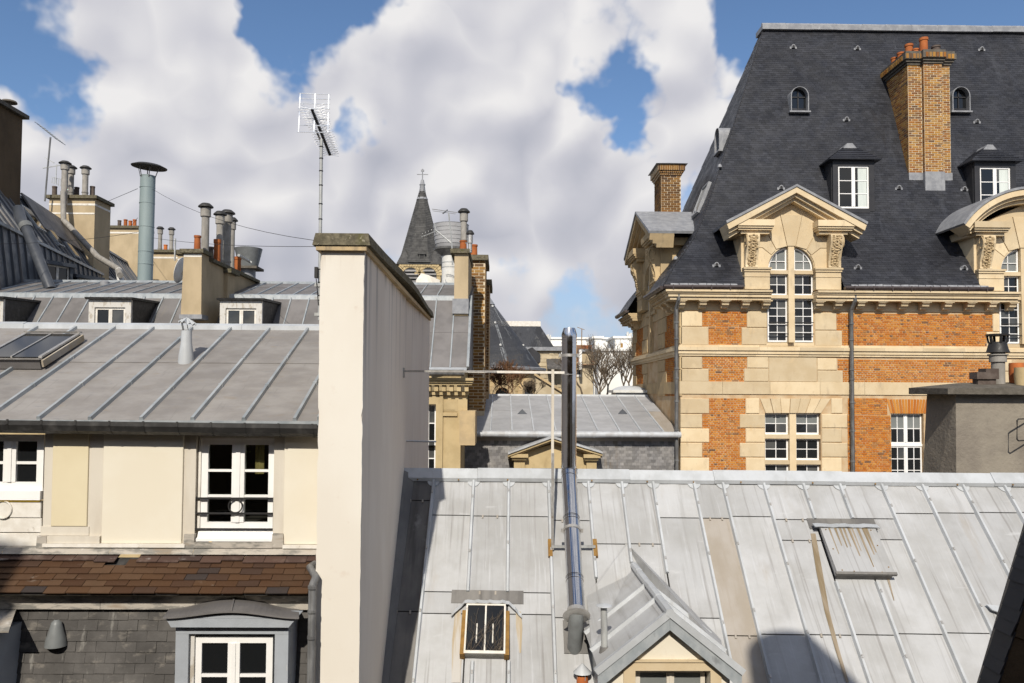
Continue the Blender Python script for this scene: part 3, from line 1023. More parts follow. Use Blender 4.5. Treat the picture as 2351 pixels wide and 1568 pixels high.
zc1, zc2, zc3 = FZ(c8(0, 944)[1], 27.6), FZ(c8(0, 975)[1], 27.6), FZ(c8(0, 995)[1], 27.6)


def modillion(T, w):
    b = MB(T)
    b.prism([(-.42, zc1), (-.42, zc1 - .07), (-.36, zc1 - .10), (-.34, zc2), (-.22, zc2), (-.22, zc3 + .03), (-.18, zc3), (.02, zc3), (.02, zc1)], -w / 2, w / 2, 'x')
    b.box(-w * .72, w * .72, -.44, -.03, zc1 - .045, zc1 + .002)
    b.build('modillion', 'stone', MANSION)


for v in mx:
    modillion(Matrix.Translation((FX(v, 27.6, 700), YF, 0)), .24)
for yv in (28.5, 29.4, 36.4, 37.3):
    modillion(Matrix(((0, 1, 0, X0), (-1, 0, 0, yv), (0, 0, 1, 0), (0, 0, 0, 1))), .24)

# ------------------------------------------------ roof
YE, XE = 27.45, 5.61
PROF = [(0, 3.80), (.25, 4.21), (.506, 4.60), (.95, 5.15), (1.39, 5.74), (1.80, 6.46), (2.29, 7.58), (3.06, 9.54), (5.356, 15.48)]
YB = 38.62


def zt(t):
    for (a, b) in zip(PROF, PROF[1:]):
        if t <= b[0]:
            return a[1] + (b[1] - a[1]) * (t - a[0]) / (b[0] - a[0])
    return PROF[-1][1]


def roof_hit(dx, dy):
    """distance t up the front slope where the sight line meets it"""
    lo, hi = 0.0, 5.356
    for _ in range(40):
        m_ = (lo + hi) / 2
        if zt(m_) > P(dx, dy, YE + m_).z:
            hi = m_
        else:
            lo = m_
    return lo


rb = MB()
GAPX = [((W1[0] + W1[1]) / 2 - 1.74, (W1[0] + W1[1]) / 2 + 1.72), (18.45 - 1.74, 18.45 + 1.72)]
GAPY = (30.85, 35.35)
TGAP = 1.3


def free_spans(lo, hi, gaps):
    out = [(lo, hi)]
    for g in gaps:
        out = [q for s in out for q in ((s[0], min(s[1], g[0])), (max(s[0], g[1]), s[1])) if q[1] - q[0] > .01]
    return out


for (a, b) in zip(PROF, PROF[1:]):
    if a[0] < TGAP:
        for (lo, hi) in free_spans(XE + a[0], 27, GAPX):
            rb.add([(lo, YE + a[0], a[1]), (hi, YE + a[0], a[1]), (hi, YE + b[0], b[1]), (lo + (b[0] - a[0] if lo == XE + a[0] else 0), YE + b[0], b[1])], [(0, 1, 2, 3)])
        rb.add([(XE + a[0], GAPY[0], a[1]), (XE + a[0], YE + a[0], a[1]), (XE + b[0], YE + b[0], b[1]), (XE + b[0], GAPY[0], b[1])], [(0, 1, 2, 3)])
        rb.add([(XE + a[0], YB - a[0], a[1]), (XE + a[0], GAPY[1], a[1]), (XE + b[0], GAPY[1], b[1]), (XE + b[0], YB - b[0], b[1])], [(0, 1, 2, 3)])
    else:
        rb.add([(XE + a[0], YE + a[0], a[1]), (27, YE + a[0], a[1]), (27, YE + b[0], b[1]), (XE + b[0], YE + b[0], b[1])], [(0, 1, 2, 3)])
        rb.add([(XE + a[0], YB - a[0], a[1]), (XE + a[0], YE + a[0], a[1]), (XE + b[0], YE + b[0], b[1]), (XE + b[0], YB - b[0], b[1])], [(0, 1, 2, 3)])
    rb.add([(27, YB - a[0], a[1]), (XE + a[0], YB - a[0], a[1]), (XE + b[0], YB - b[0], b[1]), (27, YB - b[0], b[1])], [(0, 1, 2, 3)])
t_, z_ = PROF[-1]
rb.add([(XE + t_, YE + t_, z_), (27, YE + t_, z_), (27, YB - t_, z_), (XE + t_, YB - t_, z_)], [(0, 1, 2, 3)])
ROOF = rb.build('roof', 'slate_plain', MANSION)

sl = []
arc = []
for (a, b) in zip(PROF, PROF[1:]):
    L_ = math.hypot(b[0] - a[0], b[1] - a[1])
    k = max(1, round(L_ / .105))
    for i in range(k):
        f0, f1 = i / k, (i + 1) / k
        arc.append((a[0] + (b[0] - a[0]) * f0, a[1] + (b[1] - a[1]) * f0, (b[0] - a[0]) / L_, (b[1] - a[1]) / L_, L_ / k))
rnd = random.Random(3)
for i, (t, z, ct, st, h) in enumerate(arc):
    ln = h * 1.35
    cth, sth = ct, st
    # front
    x = XE + t + (0.1 if i % 2 else 0.0) - .02
    while x < 21.6:
        w = .2
        lift = rnd.uniform(.010, .015)
        c0 = Vector((x + w / 2, YE + t, z)) + Vector((0, -sth, cth)) * lift
        c1 = Vector((x + w / 2, YE + t + ct * ln, z + st * ln)) + Vector((0, -sth, cth)) * .004
        d = (c1 - c0).normalized()
        nx = Vector((1, 0, 0))
        nz = nx.cross(d)
        mid_ = (c0 + c1) / 2
        M = Matrix(((nx.x * (w - .005), d.x * ln, nz.x * .007, mid_.x), (nx.y, d.y * ln, nz.y * .007, mid_.y), (0, d.z * ln, nz.z * .007, mid_.z), (0, 0, 0, 1)))
        if not (t < TGAP and any(g[0] - .08 < x + w / 2 < g[1] + .08 for g in GAPX)):
            sl.append(M)
        x += w
pieces('slate', sl, 'slate', ROOF, 300, [(1580, 520, 1680, 650), (1965, 500, 2200, 650)], 'slating')
sl = []
for i, (t, z, ct, st, h) in enumerate(arc):
    ln = h * 1.35
    y = YE + t + (0.1 if i % 2 else 0.0)
    while y < YB - t - .1:
        w = .2
        nrm = Vector((-st, 0, ct))
        c0 = Vector((XE + t, y + w / 2, z)) + nrm * rnd.uniform(.010, .016)
        c1 = Vector((XE + t + ct * ln, y + w / 2, z + st * ln)) + nrm * .004
        d = (c1 - c0).normalized()
        nx = Vector((0, -1, 0))
        nz = nx.cross(d)
        mid_ = (c0 + c1) / 2
        M = Matrix(((0, d.x * ln, nz.x * .007, mid_.x), (-(w - .005), 0, 0, mid_.y), (0, d.z * ln, nz.z * .007, mid_.z), (0, 0, 0, 1)))
        if not (t < TGAP and GAPY[0] - .08 < y + w / 2 < GAPY[1] + .08):
            sl.append(M)
        y += w
pieces('slate', sl, 'slate', ROOF, 0, None, 'flank_slating')
# lead ridge roll with laps
rl = MB()
x = XE + t_ - .15
while x < 27:
    e = min(x + rnd.uniform(.9, 1.3), 27)
    rl.box(x, e - .004, YE + t_ - .22, YB - t_ + .22, z_ - .16 + rnd.uniform(-.01, .01), z_ + .05)
    rl.tube([(x, YE + t_ - .1, z_ + .06), (e - .01, YE + t_ - .1, z_ + .06 + rnd.uniform(-.01, .01))], .085, 8)
    x = e
rl.build('ridge_lead', 'lead', MANSION)
hl = MB()
hl.tube([(XE + a - .01, YE + a - .01, b + .015) for (a, b) in PROF], .018, 6)
hl.build('hip_lead', 'slate_plain', MANSION)

# gutters
for (a, e, side) in ((1524, 1706, True), (c7(445, 0)[0], c7(1372, 0)[0], False)):
    gb_ = MB()
    xa, xe = FX(a, 27.4, 660), FX(e, 27.4, 660)
    zg = FZ(660, 27.4)
    pf = [(-.10, .05), (-.105, -.01), (-.07, -.07), (0, -.09), (.07, -.07), (.10, .0), (.10, .02), (.06, .02), (-.08, .03), (-.088, .05)]
    gb_.prism([(27.42 + p[0], zg + p[1]) for p in pf], xa, xe, 'x')
    if side:
        gb_.prism([(XE - .03 + p[0], zg + p[1]) for p in pf], 27.5, 30.75, 'y')
        gb_.prism([(XE - .03 + p[0], zg + p[1]) for p in pf], 35.45, 38.5, 'y')
    GUT = gb_.build('gutter', 'brown_metal', MANSION)
    x = xa + .3
    while x < xe:
        k = MB()
        k.box(x, x + .035, 27.42 - .112, 27.52, zg - .095, zg + .058)
        k.build('bracket', 'brown_metal', GUT)
        x += .66
    lf = MB()
    x = xa + .25
    while x < xe - .2:
        w = rnd.uniform(.22, .34)
        tt = .02
        lf.add([(x, YE - .03, 3.81), (x + w, YE - .03, 3.81 + rnd.uniform(-.01, .015)), (x + w, YE + .02, 3.89 + rnd.uniform(-.015, .02)), (x, YE + .02, 3.89)], [(0, 1, 2, 3)])
        x += w + .02
    lf.build('eaves_lead', 'lead', MANSION)
# downpipes
for (dx, y0, top) in ((1547, 1100, 705), (1957, 1100, 700)):
    xx = FX(dx, 27.82, 900)
    if dx < 1600:
        xx = X0 - .16
    pb = MB()
    yy = YF - .16 if dx > 1600 else YF - .12
    pts = [(xx, YF - .48, FZ(672, 27.5)), (xx, YF - .46, FZ(690, 27.5)), (xx, yy, FZ(712)), (xx, yy, -17)]
    pb.tube(pts, .07, 10)
    pp = pb.build('downpipe', 'pipe_grey', MANSION, True)
    for dy in (745, 782, 850, 872, 925, 990, 1060):
        k = MB()
        k.tube([(xx, yy, FZ(dy)), (xx, yy, FZ(dy) + .06)], .085, 10)
        k.build('collar', 'pipe_grey', pp)

# ------------------------------------------------ stone dormers
KD = .21973 * 27.8 / 1829


def arcpts(r, a0, a1, n_):
    return [(r * math.cos(a0 + (a1 - a0) * i / n_), r * math.sin(a0 + (a1 - a0) * i / n_)) for i in range(n_ + 1)]


def stone_dormer(T, label, kind='gable', back=2.4, m='stone'):
    k = KD
    D = bpy.data.objects.new('stone_dormer', None)
    COL.objects.link(D)
    attach(D, MANSION)
    D['label'] = label

    def part(nm, mb, mm=m):
        return mb.build(nm, mm, D)
    arch = arcpts(242, math.pi, 0, 20)
    outline = [(-530, -225), (-242, -225)] + [(-242, 0)] + arch[1:-1] + [(242, 0), (242, -225), (530, -225), (530, 352), (-530, 352)]
    b = MB(T)
    b.prism([(x * k, z * k) for (x, z) in outline], 0, back * .6, 'y', .4)
    part('dormer_wall', b)
    b = MB(T)
    b.prism([(-600 * k, 354 * k), (600 * k, 354 * k), (600 * k, 430 * k), (0, 700 * k), (-600 * k, 430 * k)], .0, back * .7, 'y', .4)
    part('tympanum', b)
    # fanned arch stones
    vs = [[(-113, 572), (113, 572), (43, 243), (-43, 243)]]
    half = [[(-240, 512), (-119, 568), (-49, 240), (-160, 210), (-230, 340)],
            [(-375, 335), (-238, 335), (-168, 200), (-212, 150), (-305, 225), (-375, 225)]]
    lowp = [(-375, 5), (-375, 218), (-309, 218), (-215, 144)] + [(x, z) for (x, z) in arcpts(250, math.pi * .8, math.pi, 6)]
    half.append(lowp)
    for h in half:
        vs += [h, [(-x, z) for (x, z) in reversed(h)]]
    for i, h in enumerate(vs):
        b = MB(T)
        b.prism([(x * k, z * k) for (x, z) in h], -.05 if i == 0 else -.04, .02, 'y', random.random() + .01)
        part('voussoir', b)
    # pediment mouldings
    layers = [(-16, -78, .58), (-78, -112, .45), (-112, -150, .30)]
    if kind == 'gable':
        def line(off):
            s_ = (848 - 458) / 735
            return [(-735 - off * .35, 458 + off), (0, 848 + off), (735 + off * .35, 458 + off)]
    else:
        def line(off):
            rr = 887 + off
            pts = arcpts(rr, math.pi - math.asin(497 / 887), math.asin(497 / 887), 24)
            return [(x, z - 39) for (x, z) in pts]
    for (o0, o1, pr) in layers:
        up_, dn = line(o0), line(o1)
        b = MB(T)
        for i in range(len(up_) - 1):
            q = [up_[i], up_[i + 1], dn[i + 1], dn[i]]
            ex = (-pr * .18)
            b.prism([(x * k, z * k) for (x, z) in q], -pr, .35, 'y', .2 + .1 * (i % 3))
        part('pediment_moulding', b)
    up_, dn = line(10), line(-15)
    b = MB(T)
    for i in range(len(up_) - 1):
        b.prism([(x * k, z * k) for (x, z) in (up_[i], up_[i + 1], dn[i + 1], dn[i])], -.62, back, 'y')
    part('lead_roof', b, 'lead')
    # broken horizontal cornice and consoles
    for s in (-1, 1):
        b = MB(T)
        for (xa, xb, za, zb_, pr) in ((612, 226, 425, 490, .55), (606, 232, 405, 425, .50), (596, 240, 385, 405, .44), (560, 262, 352, 385, .33)):
            b.box(min(s * xa, s * xb) * k, max(s * xa, s * xb) * k, -pr, .05, za * k + .001, zb_ * k - .001, .3 + .1 * s)
        part('cornice_return', b)
        b = MB(T)
        prof = [(.0, 350), (-.42, 350), (-.45, 320), (-.44, 270), (-.38, 215), (-.28, 150), (-.20, 80), (-.19, 30), (-.22, 8), (0, 8)]
        xa, xb = sorted((s * 502 * k, s * 372 * k))
        b.prism([(y, z * k) for (y, z) in prof], xa, xb, 'x', .2)
        cons = part('console', b)
        b = MB(T)
        xc = s * 437 * k
        rr = random.Random(5 + s)
        for i in range(34):
            z = 330 - i * 9.2
            pr = np.interp(-z, [-350, -270, -150, -30], [.45, .44, .28, .19])
            wv = (46 if i < 16 else 36) * k
            for sx in (-1, 0, 1):
                if sx == 0 and i % 3:
                    continue
                a_ = rr.uniform(.5, .9)
                b.blob((xc + sx * wv * a_, -pr - .01, z * k + rr.uniform(-.02, .02)), (rr.uniform(.035, .06), rr.uniform(.03, .06), rr.uniform(.025, .05)))
        part('carving', b, 'carved')
        b = MB(T)
        for (z0_, z1_, r_) in ((305, 0, .07),):
            xo = s * 506 * k
            b.tube([(xo, -.33 + .12 * math.cos(a_), (275 + 60 * math.sin(a_)) * k) for a_ in np.linspace(0, 5.5, 14)], .022, 5)
        part('scroll', b, 'carved')
        b = MB(T)
        xa, xb = sorted((s * 508 * k, s * 243 * k))
        b.box(xa, xb, -.16, .05, -222 * k, -38 * k, .7)
        b.box(xa - .05, xb + .05, -.24, .05, -14 * k, 4 * k, .5)
        b.box(xa - .025, xb + .025, -.20, .05, -37 * k, -14.5 * k, .6)
        b.box(xa - .012, xb + .012, -.18, .05, -92 * k, -86 * k, .6)
        part('pedestal', b)
    # mullion and upper transoms
    b = MB(T)
    b.box(-32 * k, 32 * k, -.02, .25, -776 * k, 246 * k, .4)
    part('mullion', b)
    for (za, zb_) in ((-54, -14), (-312, -276)):
        b = MB(T)
        b.box(-241 * k, -33 * k, .0, .24, za * k, zb_ * k, .6)
        b.box(33 * k, 241 * k, .0, .24, za * k, zb_ * k, .6)
        part('transom', b)
    # arched lights
    for s in (-1, 1):
        inner = 34
        pts = arcpts(240, 0, math.pi / 2 - math.asin(inner / 240), 12)
        poly = [(inner, -12)] + [(240, -12)] + pts[1:] + [(inner, pts[-1][1])]
        if s < 0:
            poly = [(-x, z) for (x, z) in reversed(poly)]
        b = MB(T)
        b.prism([(x * k, z * k) for (x, z) in poly], .17, .18, 'y')
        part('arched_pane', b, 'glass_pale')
        f = MB(T)
        ring = [(s * x * k, .15, z * k) for (x, z) in arcpts(228, 0.02, math.pi / 2 - .17, 10)]
        for p_, q_ in zip(ring, ring[1:]):
            f.bar(p_, q_, .05, .07, (0, 1, 0))
        f.bar((s * 46 * k, .15, -8 * k), (s * 46 * k, .15, 218 * k), .05, .07, (0, 1, 0))
        f.bar((s * 40 * k, .15, -6 * k), (s * 236 * k, .15, -6 * k), .05, .05, (0, 1, 0))
        f.bar((s * 145 * k, .15, 0), (s * 145 * k, .15, 175 * k), .022, .05, (0, 1, 0))
        f.bar((s * 46 * k, .15, 85 * k), (s * 205 * k, .15, 85 * k), .022, .05, (0, 1, 0))
        part('arched_frame', f, 'white_paint')
    # lights below: two tall pairs, parts of the house with their own panes
    for s in (-1, 1):
        xa, xb = sorted((s * 36 * k, s * 240 * k))
        casement(MANSION, xa, xb, -275 * k, -55 * k, .13, 2, 2, 1, .045, .08, .024, T=T)
        casement(MANSION, xa, xb, -770 * k, -313 * k, .13, 5, 2, 1, .045, .08, .024, T=T)
    return D


Xd = (W1[0] + W1[1]) / 2
Zd = FZ(c6(0, 1112)[1], 27.8, 1813)
stone_dormer(Matrix.Translation((Xd, 27.8, Zd)), 'stone dormer with a pointed pediment over an arched window')
stone_dormer(Matrix.Translation((Xd + DUP, 27.8, Zd)), 'stone dormer with a rounded pediment at the picture edge', 'arc')
TSD = Matrix(((0, 1, 0, X0 - .12), (-1, 0, 0, 33.1), (0, 0, 1, Zd + .02), (0, 0, 0, 1))) @ Matrix.Diagonal((1.28, 1.0, 1.12, 1))
stone_dormer(TSD, 'stone dormer on the shaded flank with a lead roof', 'gable', 3.2, 'stone_weathered')
b = MB(TSD)
b.box(-.55, .55, .15, .2, -2.2, -.8)
# iron rails at the tall window
for dy in (742, 768):
    for kx in (0, DUP):
        b = MB()
        zz = FZ(dy)
        b.bar((W1[0] + kx, 27.82, zz), (Xd + kx - .1, 27.82, zz), .03)
        b.bar((Xd + kx + .1, 27.82, zz), (W1[1] + kx, 27.82, zz), .03)
        b.build('window_rail', 'black_iron', MANSION)
for kx in (0, DUP):
    b = MB()
    b.box(W1[0] + kx - .05, W1[1] + kx + .05, YF - .06, YF + .28, W1[2] - .12, W1[2] - .002)
    b.build('sill', 'stone', MANSION)

# lower windows: stone cross, painted lights
x0, x1, z0, z1 = W2
cx = (x0 + x1) / 2
mw = .115
b = MB()
b.box(cx - mw, cx + mw, YF + .0, YF + .26, z0, z1)
b.build('mullion', 'stone', MANSION)
tz = [FZ(1003), FZ(1062), FZ(1121)]
for z in tz:
    b = MB()
    b.box(x0, cx - mw - .002, YF + .02, YF + .25, z - .07, z + .07)
    b.box(cx + mw + .002, x1, YF + .02, YF + .25, z - .07, z + .07)
    b.build('transom', 'stone', MANSION)
zz = [z1] + tz + [z0]
for i in range(4):
    zt1 = zz[i] - (.07 if i else .01)
    zt0 = zz[i + 1] + .07
    for (a, e) in ((x0 + .01, cx - mw - .01), (cx + mw + .01, x1 - .01)):
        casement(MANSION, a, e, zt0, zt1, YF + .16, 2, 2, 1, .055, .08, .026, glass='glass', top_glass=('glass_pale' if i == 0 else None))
x0, x1, z0, z1 = W3
zm = FZ(1022)
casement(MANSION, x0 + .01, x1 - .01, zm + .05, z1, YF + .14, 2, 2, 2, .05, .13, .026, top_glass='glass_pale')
casement(MANSION, x0 + .01, x1 - .01, z0, zm - .03, YF + .14, 6, 2, 2, .05, .13, .026)
b = MB()
b.box(x0, x1, YF + .11, YF + .2, zm - .03, zm + .05)
b.build('window_rail', 'white_paint', MANSION)

# ------------------------------------------------ small slate dormers on the roof


def slate_dormer(xc, label):
    D = bpy.data.objects.new('slate_dormer', None)
    COL.objects.link(D)
    attach(D, MANSION)
    D['label'] = label
    yq = 29.42
    za, zb_ = FZ(478, yq), FZ(368, yq)
    hw = .78
    f = MB()
    f.box(xc - hw, xc - hw + .2, yq, yq + .1, za - .1, zb_)
    f.box(xc + hw - .2, xc + hw, yq, yq + .1, za - .1, zb_)
    f.box(xc - hw + .2, xc + hw - .2, yq, yq + .1, zb_ - .2, zb_)
    f.box(xc - hw + .18, xc + hw - .18, yq - .02, yq + .1, za - .16, za)
    f.build('frame', 'slate_plain', D)
    for s in (-1, 1):
        c = MB()
        c.hexa([(xc + s * hw - .02, yq + .1, za - .1), (xc + s * hw + .02, yq + .1, za - .1), (xc + s * hw + .02, yq + .5, za + .9), (xc + s * hw - .02, yq + .5, za + .9),
                (xc + s * hw - .02, yq + .1, zb_), (xc + s * hw + .02, yq + .1, zb_), (xc + s * hw + .02, yq + 1.0, zb_), (xc + s * hw - .02, yq + 1.0, zb_)])
        c.build('cheek', 'slate_plain', D)
    r = MB()
    e = hw + .2
    ap = zb_ + .72
    for q in range(7):
        f0, f1 = q / 7, (q + 1) / 7
        off = .012
        for (pa, pb) in (((-e, -.2), (e, -.2)), ((-e, 1.3), (-e, -.2)), ((e, -.2), (e, 1.3))):
            def at(p, fr):
                top = (p[0] * .0 + (0.08 if p[0] > 0 else -0.08), .45 if p[1] < 0 else 1.6)
                return (xc + p[0] + (top[0] - p[0]) * fr, yq + p[1] + (top[1] - p[1]) * fr, zb_ + .03 + (ap - zb_ - .03) * fr)
            A, B, C, E = at(pa, f0), at(pb, f0), at(pb, f1), at(pa, f1)
            A = (A[0], A[1] - off, A[2] + off)
            B = (B[0], B[1] - off, B[2] + off)
            r.add([A, B, C, E], [(0, 1, 2, 3)], .1 + .1 * q)
    r.box(xc - e, xc + e, yq - .2, yq + 1.2, zb_, zb_ + .035)
    r.build('dormer_roof', 'slate', D)
    l = MB()
    l.prism([(xc - .26, ap - .16), (xc + .26, ap - .16), (xc + .1, ap + .03), (xc - .1, ap + .03)], yq + .28, yq + .9, 'y')
    l.build('lead_cap', 'lead', D)
    casement(MANSION, xc - hw + .2, xc + hw - .2, za, zb_ - .2, yq + .04, 3, 1, 2, .06, .13, .028)
    cu = MB()
    cu.box(xc + .18, xc + hw - .27, yq + .058, yq + .062, za + .08, zb_ - .28)
    cu.build('curtain', 'curtain', D)


xs1 = P(1960, 420, 29.42).x
slate_dormer(xs1, 'small slate roofed dormer with white window beside the brick chimney')
slate_dormer(xs1 + 5.36, 'small slate roofed dormer behind the rounded pediment')

# ------------------------------------------------ arched lead vents, cowls, skylight


def arched_vent(T, s=1.0):
    D = bpy.data.objects.new('arched_vent', None)
    COL.objects.link(D)
    attach(D, MANSION)
    w, h = .36 * s, .62 * s
    o = [(-w, 0), (-w, h)] + [(x, h + z) for (x, z) in arcpts(w, math.pi, 0, 12)][1:-1] + [(w, h), (w, 0)]
    i_ = [(x * .90, z * .975 + .01) for (x, z) in o]
    b = MB(T)
    nn = len(o)
    for j in range(nn - 1):
        q = [o[j], o[j + 1], i_[j + 1], i_[j]]
        b.prism(q, -.06, 1.1, 'y')
    b.box(-w - .06, w + .06, -.1, .1, -.06, .0)
    b.build('hood', 'lead', D, False)
    b = MB(T)
    b.prism(i_, .18, .2, 'y')
    b.build('pane', 'glass', D)
    b = MB(T)
    b.box(-.02, .02, .14, .18, .02, h + w * .75)
    b.box(-w * .8, w * .8, .14, .178, h - .02, h + .02)
    b.build('glazing_bar', 'slate_plain', D)


for dx in (1833, 2202):
    th = roof_hit(dx, 258)
    arched_vent(Matrix.Translation((P(dx, 258, YE + th).x, YE + th - .12, zt(th))), 1.0)
zv = zt(3.15)
arched_vent(Matrix(((0, 1, 0, XE + 3.05), (-1, 0, 0, 31.6), (0, 0, 1, zv), (0, 0, 0, 1))), 1.0)
for (dx, dy) in ((1820, 107), (1967, 110), (2252, 112), (1942, 273), (2241, 278), (1792, 430), (2062, 430), (2212, 433), (1644, 607), (1968, 612), (2211, 614)):
    t = roof_hit(dx, dy + 3)
    xx = P(dx, dy, YE + t).x
    zq = zt(t)
    b = MB()
    o = [(-.075, -.03), (-.075, .04)] + [(x, .04 + z) for (x, z) in arcpts(.075, math.pi, 0, 8)][1:-1] + [(.075, .04), (.075, -.03)]
    b.prism([(xx + x, zq + z) for (x, z) in o], YE + t - .10, YE + t + .12, 'y')
    for s in (-1, 1):
        b.box(xx + s * .11 - .035, xx + s * .11 + .035, YE + t - .06, YE + t + .06, zq - .06, zq + .03)
    cw = b.build('roof_cowl', 'lead', MANSION)
    b = MB()
    b.prism([(xx + x * .7, zq + z * .75 - .002) for (x, z) in o], YE + t - .106, YE + t - .09, 'y')
    b.build('cowl_mouth', 'black_iron', cw)
for (yy, t) in ((29.2, .85), (31.6, 2.2), (30.1, 2.75)):
    b = MB()
    b.lathe([(.09, zt(t) - .02), (.08, zt(t) + .05), (.03, zt(t) + .11)], XE + t - .05, yy, 8)
    b.build('roof_cowl', 'lead', MANSION)
# roof window on the flank
t = 2.35
slp = Vector((.36, 0, .93)).normalized()
nrm = Vector((-.93, 0, .36))
c = Vector((XE + t, 31.3, zt(t))) + nrm * .08
M = Matrix(((0, slp.x, nrm.x, c.x), (-1, 0, 0, c.y), (0, slp.z, nrm.z, c.z), (0, 0, 0, 1)))
b = MB(M)
b.box(-.5, .5, -.65, -.58, -.1, .06)
b.box(-.5, .5, .58, .65, -.1, .06)
b.box(-.5, -.43, -.58, .58, -.1, .06)
b.box(.43, .5, -.58, .58, -.1, .06)
rw = b.build('roof_window', 'lead', MANSION)
b = MB(M)
b.box(-.43, .43, -.58, .58, 0, .02)
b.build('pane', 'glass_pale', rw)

# ------------------------------------------------ chimneys of the mansion


def brick_faces(core, course, length, joint, T=None, strips=None, m='brick_yellow', parent=None, keep=0, box=None, seed=0, rest='brickwork'):
    pass


def brick_block(mats, x0, x1, y0, y1, z0, z1, course, length, joint, seed=0, faces='fl', zleft=None):
    """collect bricks on the front (-y), left (-x) and right (+x) faces of a block"""
    if 'f' in faces:
        for (a, e, c, d) in brick_rects(x0, x1, z0, z1, course, length, joint, False, seed):
            mats.append(mbox(a, e, y0 - random.uniform(.008, .014), y0 + .03, c, d))
    for f_, xx, sg in (('l', x0, -1), ('r', x1, 1)):
        if f_ in faces:
            for (a, e, c, d) in brick_rects(y0, y1, z0, z1, course, length, joint, False, seed + 1):
                if zleft and c < zleft(a):
                    continue
                if sg < 0:
                    mats.append(mbox(xx - .011, xx + .03, a, e, c, d))
                else:
                    mats.append(mbox(xx - .03, xx + .011, a, e, c, d))


CH = bpy.data.objects.new('chimney', None)
COL.objects.link(CH)
attach(CH, MANSION)
CH['label'] = 'tall orange and yellow brick chimney with five clay pots'
yq = 30.05
xa, xb = P(2086, 300, yq).x, P(2182, 300, yq).x
zlo, zhi = FZ(425, yq, 2130), FZ(150, yq, 2130)
x1c, x2c = xa + (xb - xa) * .33, xa + (xb - xa) * .76
b = MB()
b.box(xa, xb, yq, yq + 1.9, zlo - 1.0, zhi)
b.box(x1c, x2c, yq - .16, yq + .05, zlo - .6, zhi)
b.build('core', 'mortar_pale', CH)
bm = []
course = .088
zbr = FZ(397, yq, 2130)
brick_block(bm, xa, x1c - .002, yq, yq + 1.7, zbr, zhi, course, .25, .024, 1, 'fl')
brick_block(bm, x1c, x2c, yq - .16, yq, zbr, zhi, course, .25, .024, 2, 'flr')
brick_block(bm, x2c + .002, xb, yq, yq + 1.0, zbr, zhi, course, .25, .024, 3, 'f')
pieces('brick', bm, 'brick_yellow', CH, 300, [(2080, 120, 2190, 400)], 'brickwork')
b = MB()
b.box(xa - .03, x1c, yq - .05, yq + .3, zlo - .4, zbr - .003)
b.box(x2c, xb + .03, yq - .05, yq + .3, zlo - .4, zbr - .003)
b.box(x1c - .03, x2c + .03, yq - .22, yq - .02, zlo - .6, zbr - .003)
b.build('lead_apron', 'lead', CH)
b = MB()
for i, (o, h0, h1) in enumerate(((.05, 0, .09), (.11, .09, .18), (.18, .18, .40), (.14, .40, .50))):
    b.box(xa - o, xb + o, yq - o, yq + 1.9 + o, zhi + h0, zhi + h1)
    b.box(x1c - o * .6, x2c + o * .6, yq - .16 - o, yq - o - .002, zhi + h0 + .002, zhi + h1 - .002)
b.build('cap', 'cement_dark', CH)
bm = []
x = xa - .15
while x < xb + .12:
    yf = yq - .18 if not (x1c - .1 < x < x2c + .02) else yq - .34
    bm.append(mbox(x, x + .10, yf - .015, yf + .05, zhi + .20, zhi + .38))
    x += .135
y = yq + .05
while y < yq + 1.9:
    bm.append(mbox(xa - .195, xa - .15, y, y + .10, zhi + .20, zhi + .38))
    y += .14
pieces('brick', bm, 'brick_yellow', CH, 60, None, 'cap_brickwork')
for i, (dx, h, yo, r, mm) in enumerate(((2053, .42, 1.5, .13, 'terracotta'), (2068, .5, 1.2, .14, 'terracotta'), (2087, .62, .7, .15, 'terracotta'), (2102, .35, .5, .12, 'terracotta'), (2121, .72, .35, .155, 'terracotta'), (2149, .45, .45, .16, 'pot_dark'))):
    xx = P(dx, 130, yq + yo).x
    b = MB()
    b.lathe([(r, zhi + .48), (r * .92, zhi + .5 + h * .85), (r * 1.08, zhi + .5 + h * .86), (r * 1.08, zhi + .5 + h), (r * .8, zhi + .5 + h), (r * .78, zhi + .5 + h * .5)], xx, yq + yo, 14, .1 + i * .13)
    b.build('chimney_pot', mm, CH, True)

CH = bpy.data.objects.new('chimney', None)
COL.objects.link(CH)
attach(CH, MANSION)
CH['label'] = 'slim brown brick chimney with a pitched lead cap above the flank dormer'
yq = 34.2
xa, xb = P(1518, 430, yq).x, P(1563, 430, yq).x
zlo, zhi = FZ(487, yq, 1540), FZ(402, yq, 1540)
b = MB()
b.box(xa, xb, yq, yq + 1.5, zlo - 1.2, zhi)
b.build('core', 'mortar_pale', CH)
bm = []
brick_block(bm, xa, xb, yq, yq + 1.5, zlo, zhi, .10, .27, .018, 4, 'fl')
zt0 = zhi
for (o, h) in ((.05, .09), (.10, .18), (.16, .42)):
    for i in range(12):
        xx = xa - o + (xb - xa + 2 * o) * i / 12
        bm.append(mbox(xx + .008, xx + (xb - xa + 2 * o) / 12 - .008, yq - o - .012, yq + .05, zt0 + .01, zhi + h))
    zt0 = zhi + h
pieces('brick', bm, 'brick_brown', CH, 200, None, 'brickwork')
b = MB()
for (o, h0, h1) in ((.05, 0, .09), (.10, .09, .18), (.16, .18, .44)):
    b.box(xa - o, xb + o, yq - o, yq + 1.5 + o, zhi + h0, zhi + h1)
b.build('cap', 'mortar', CH)
b = MB()
o = .26
xm = (xa + xb) / 2
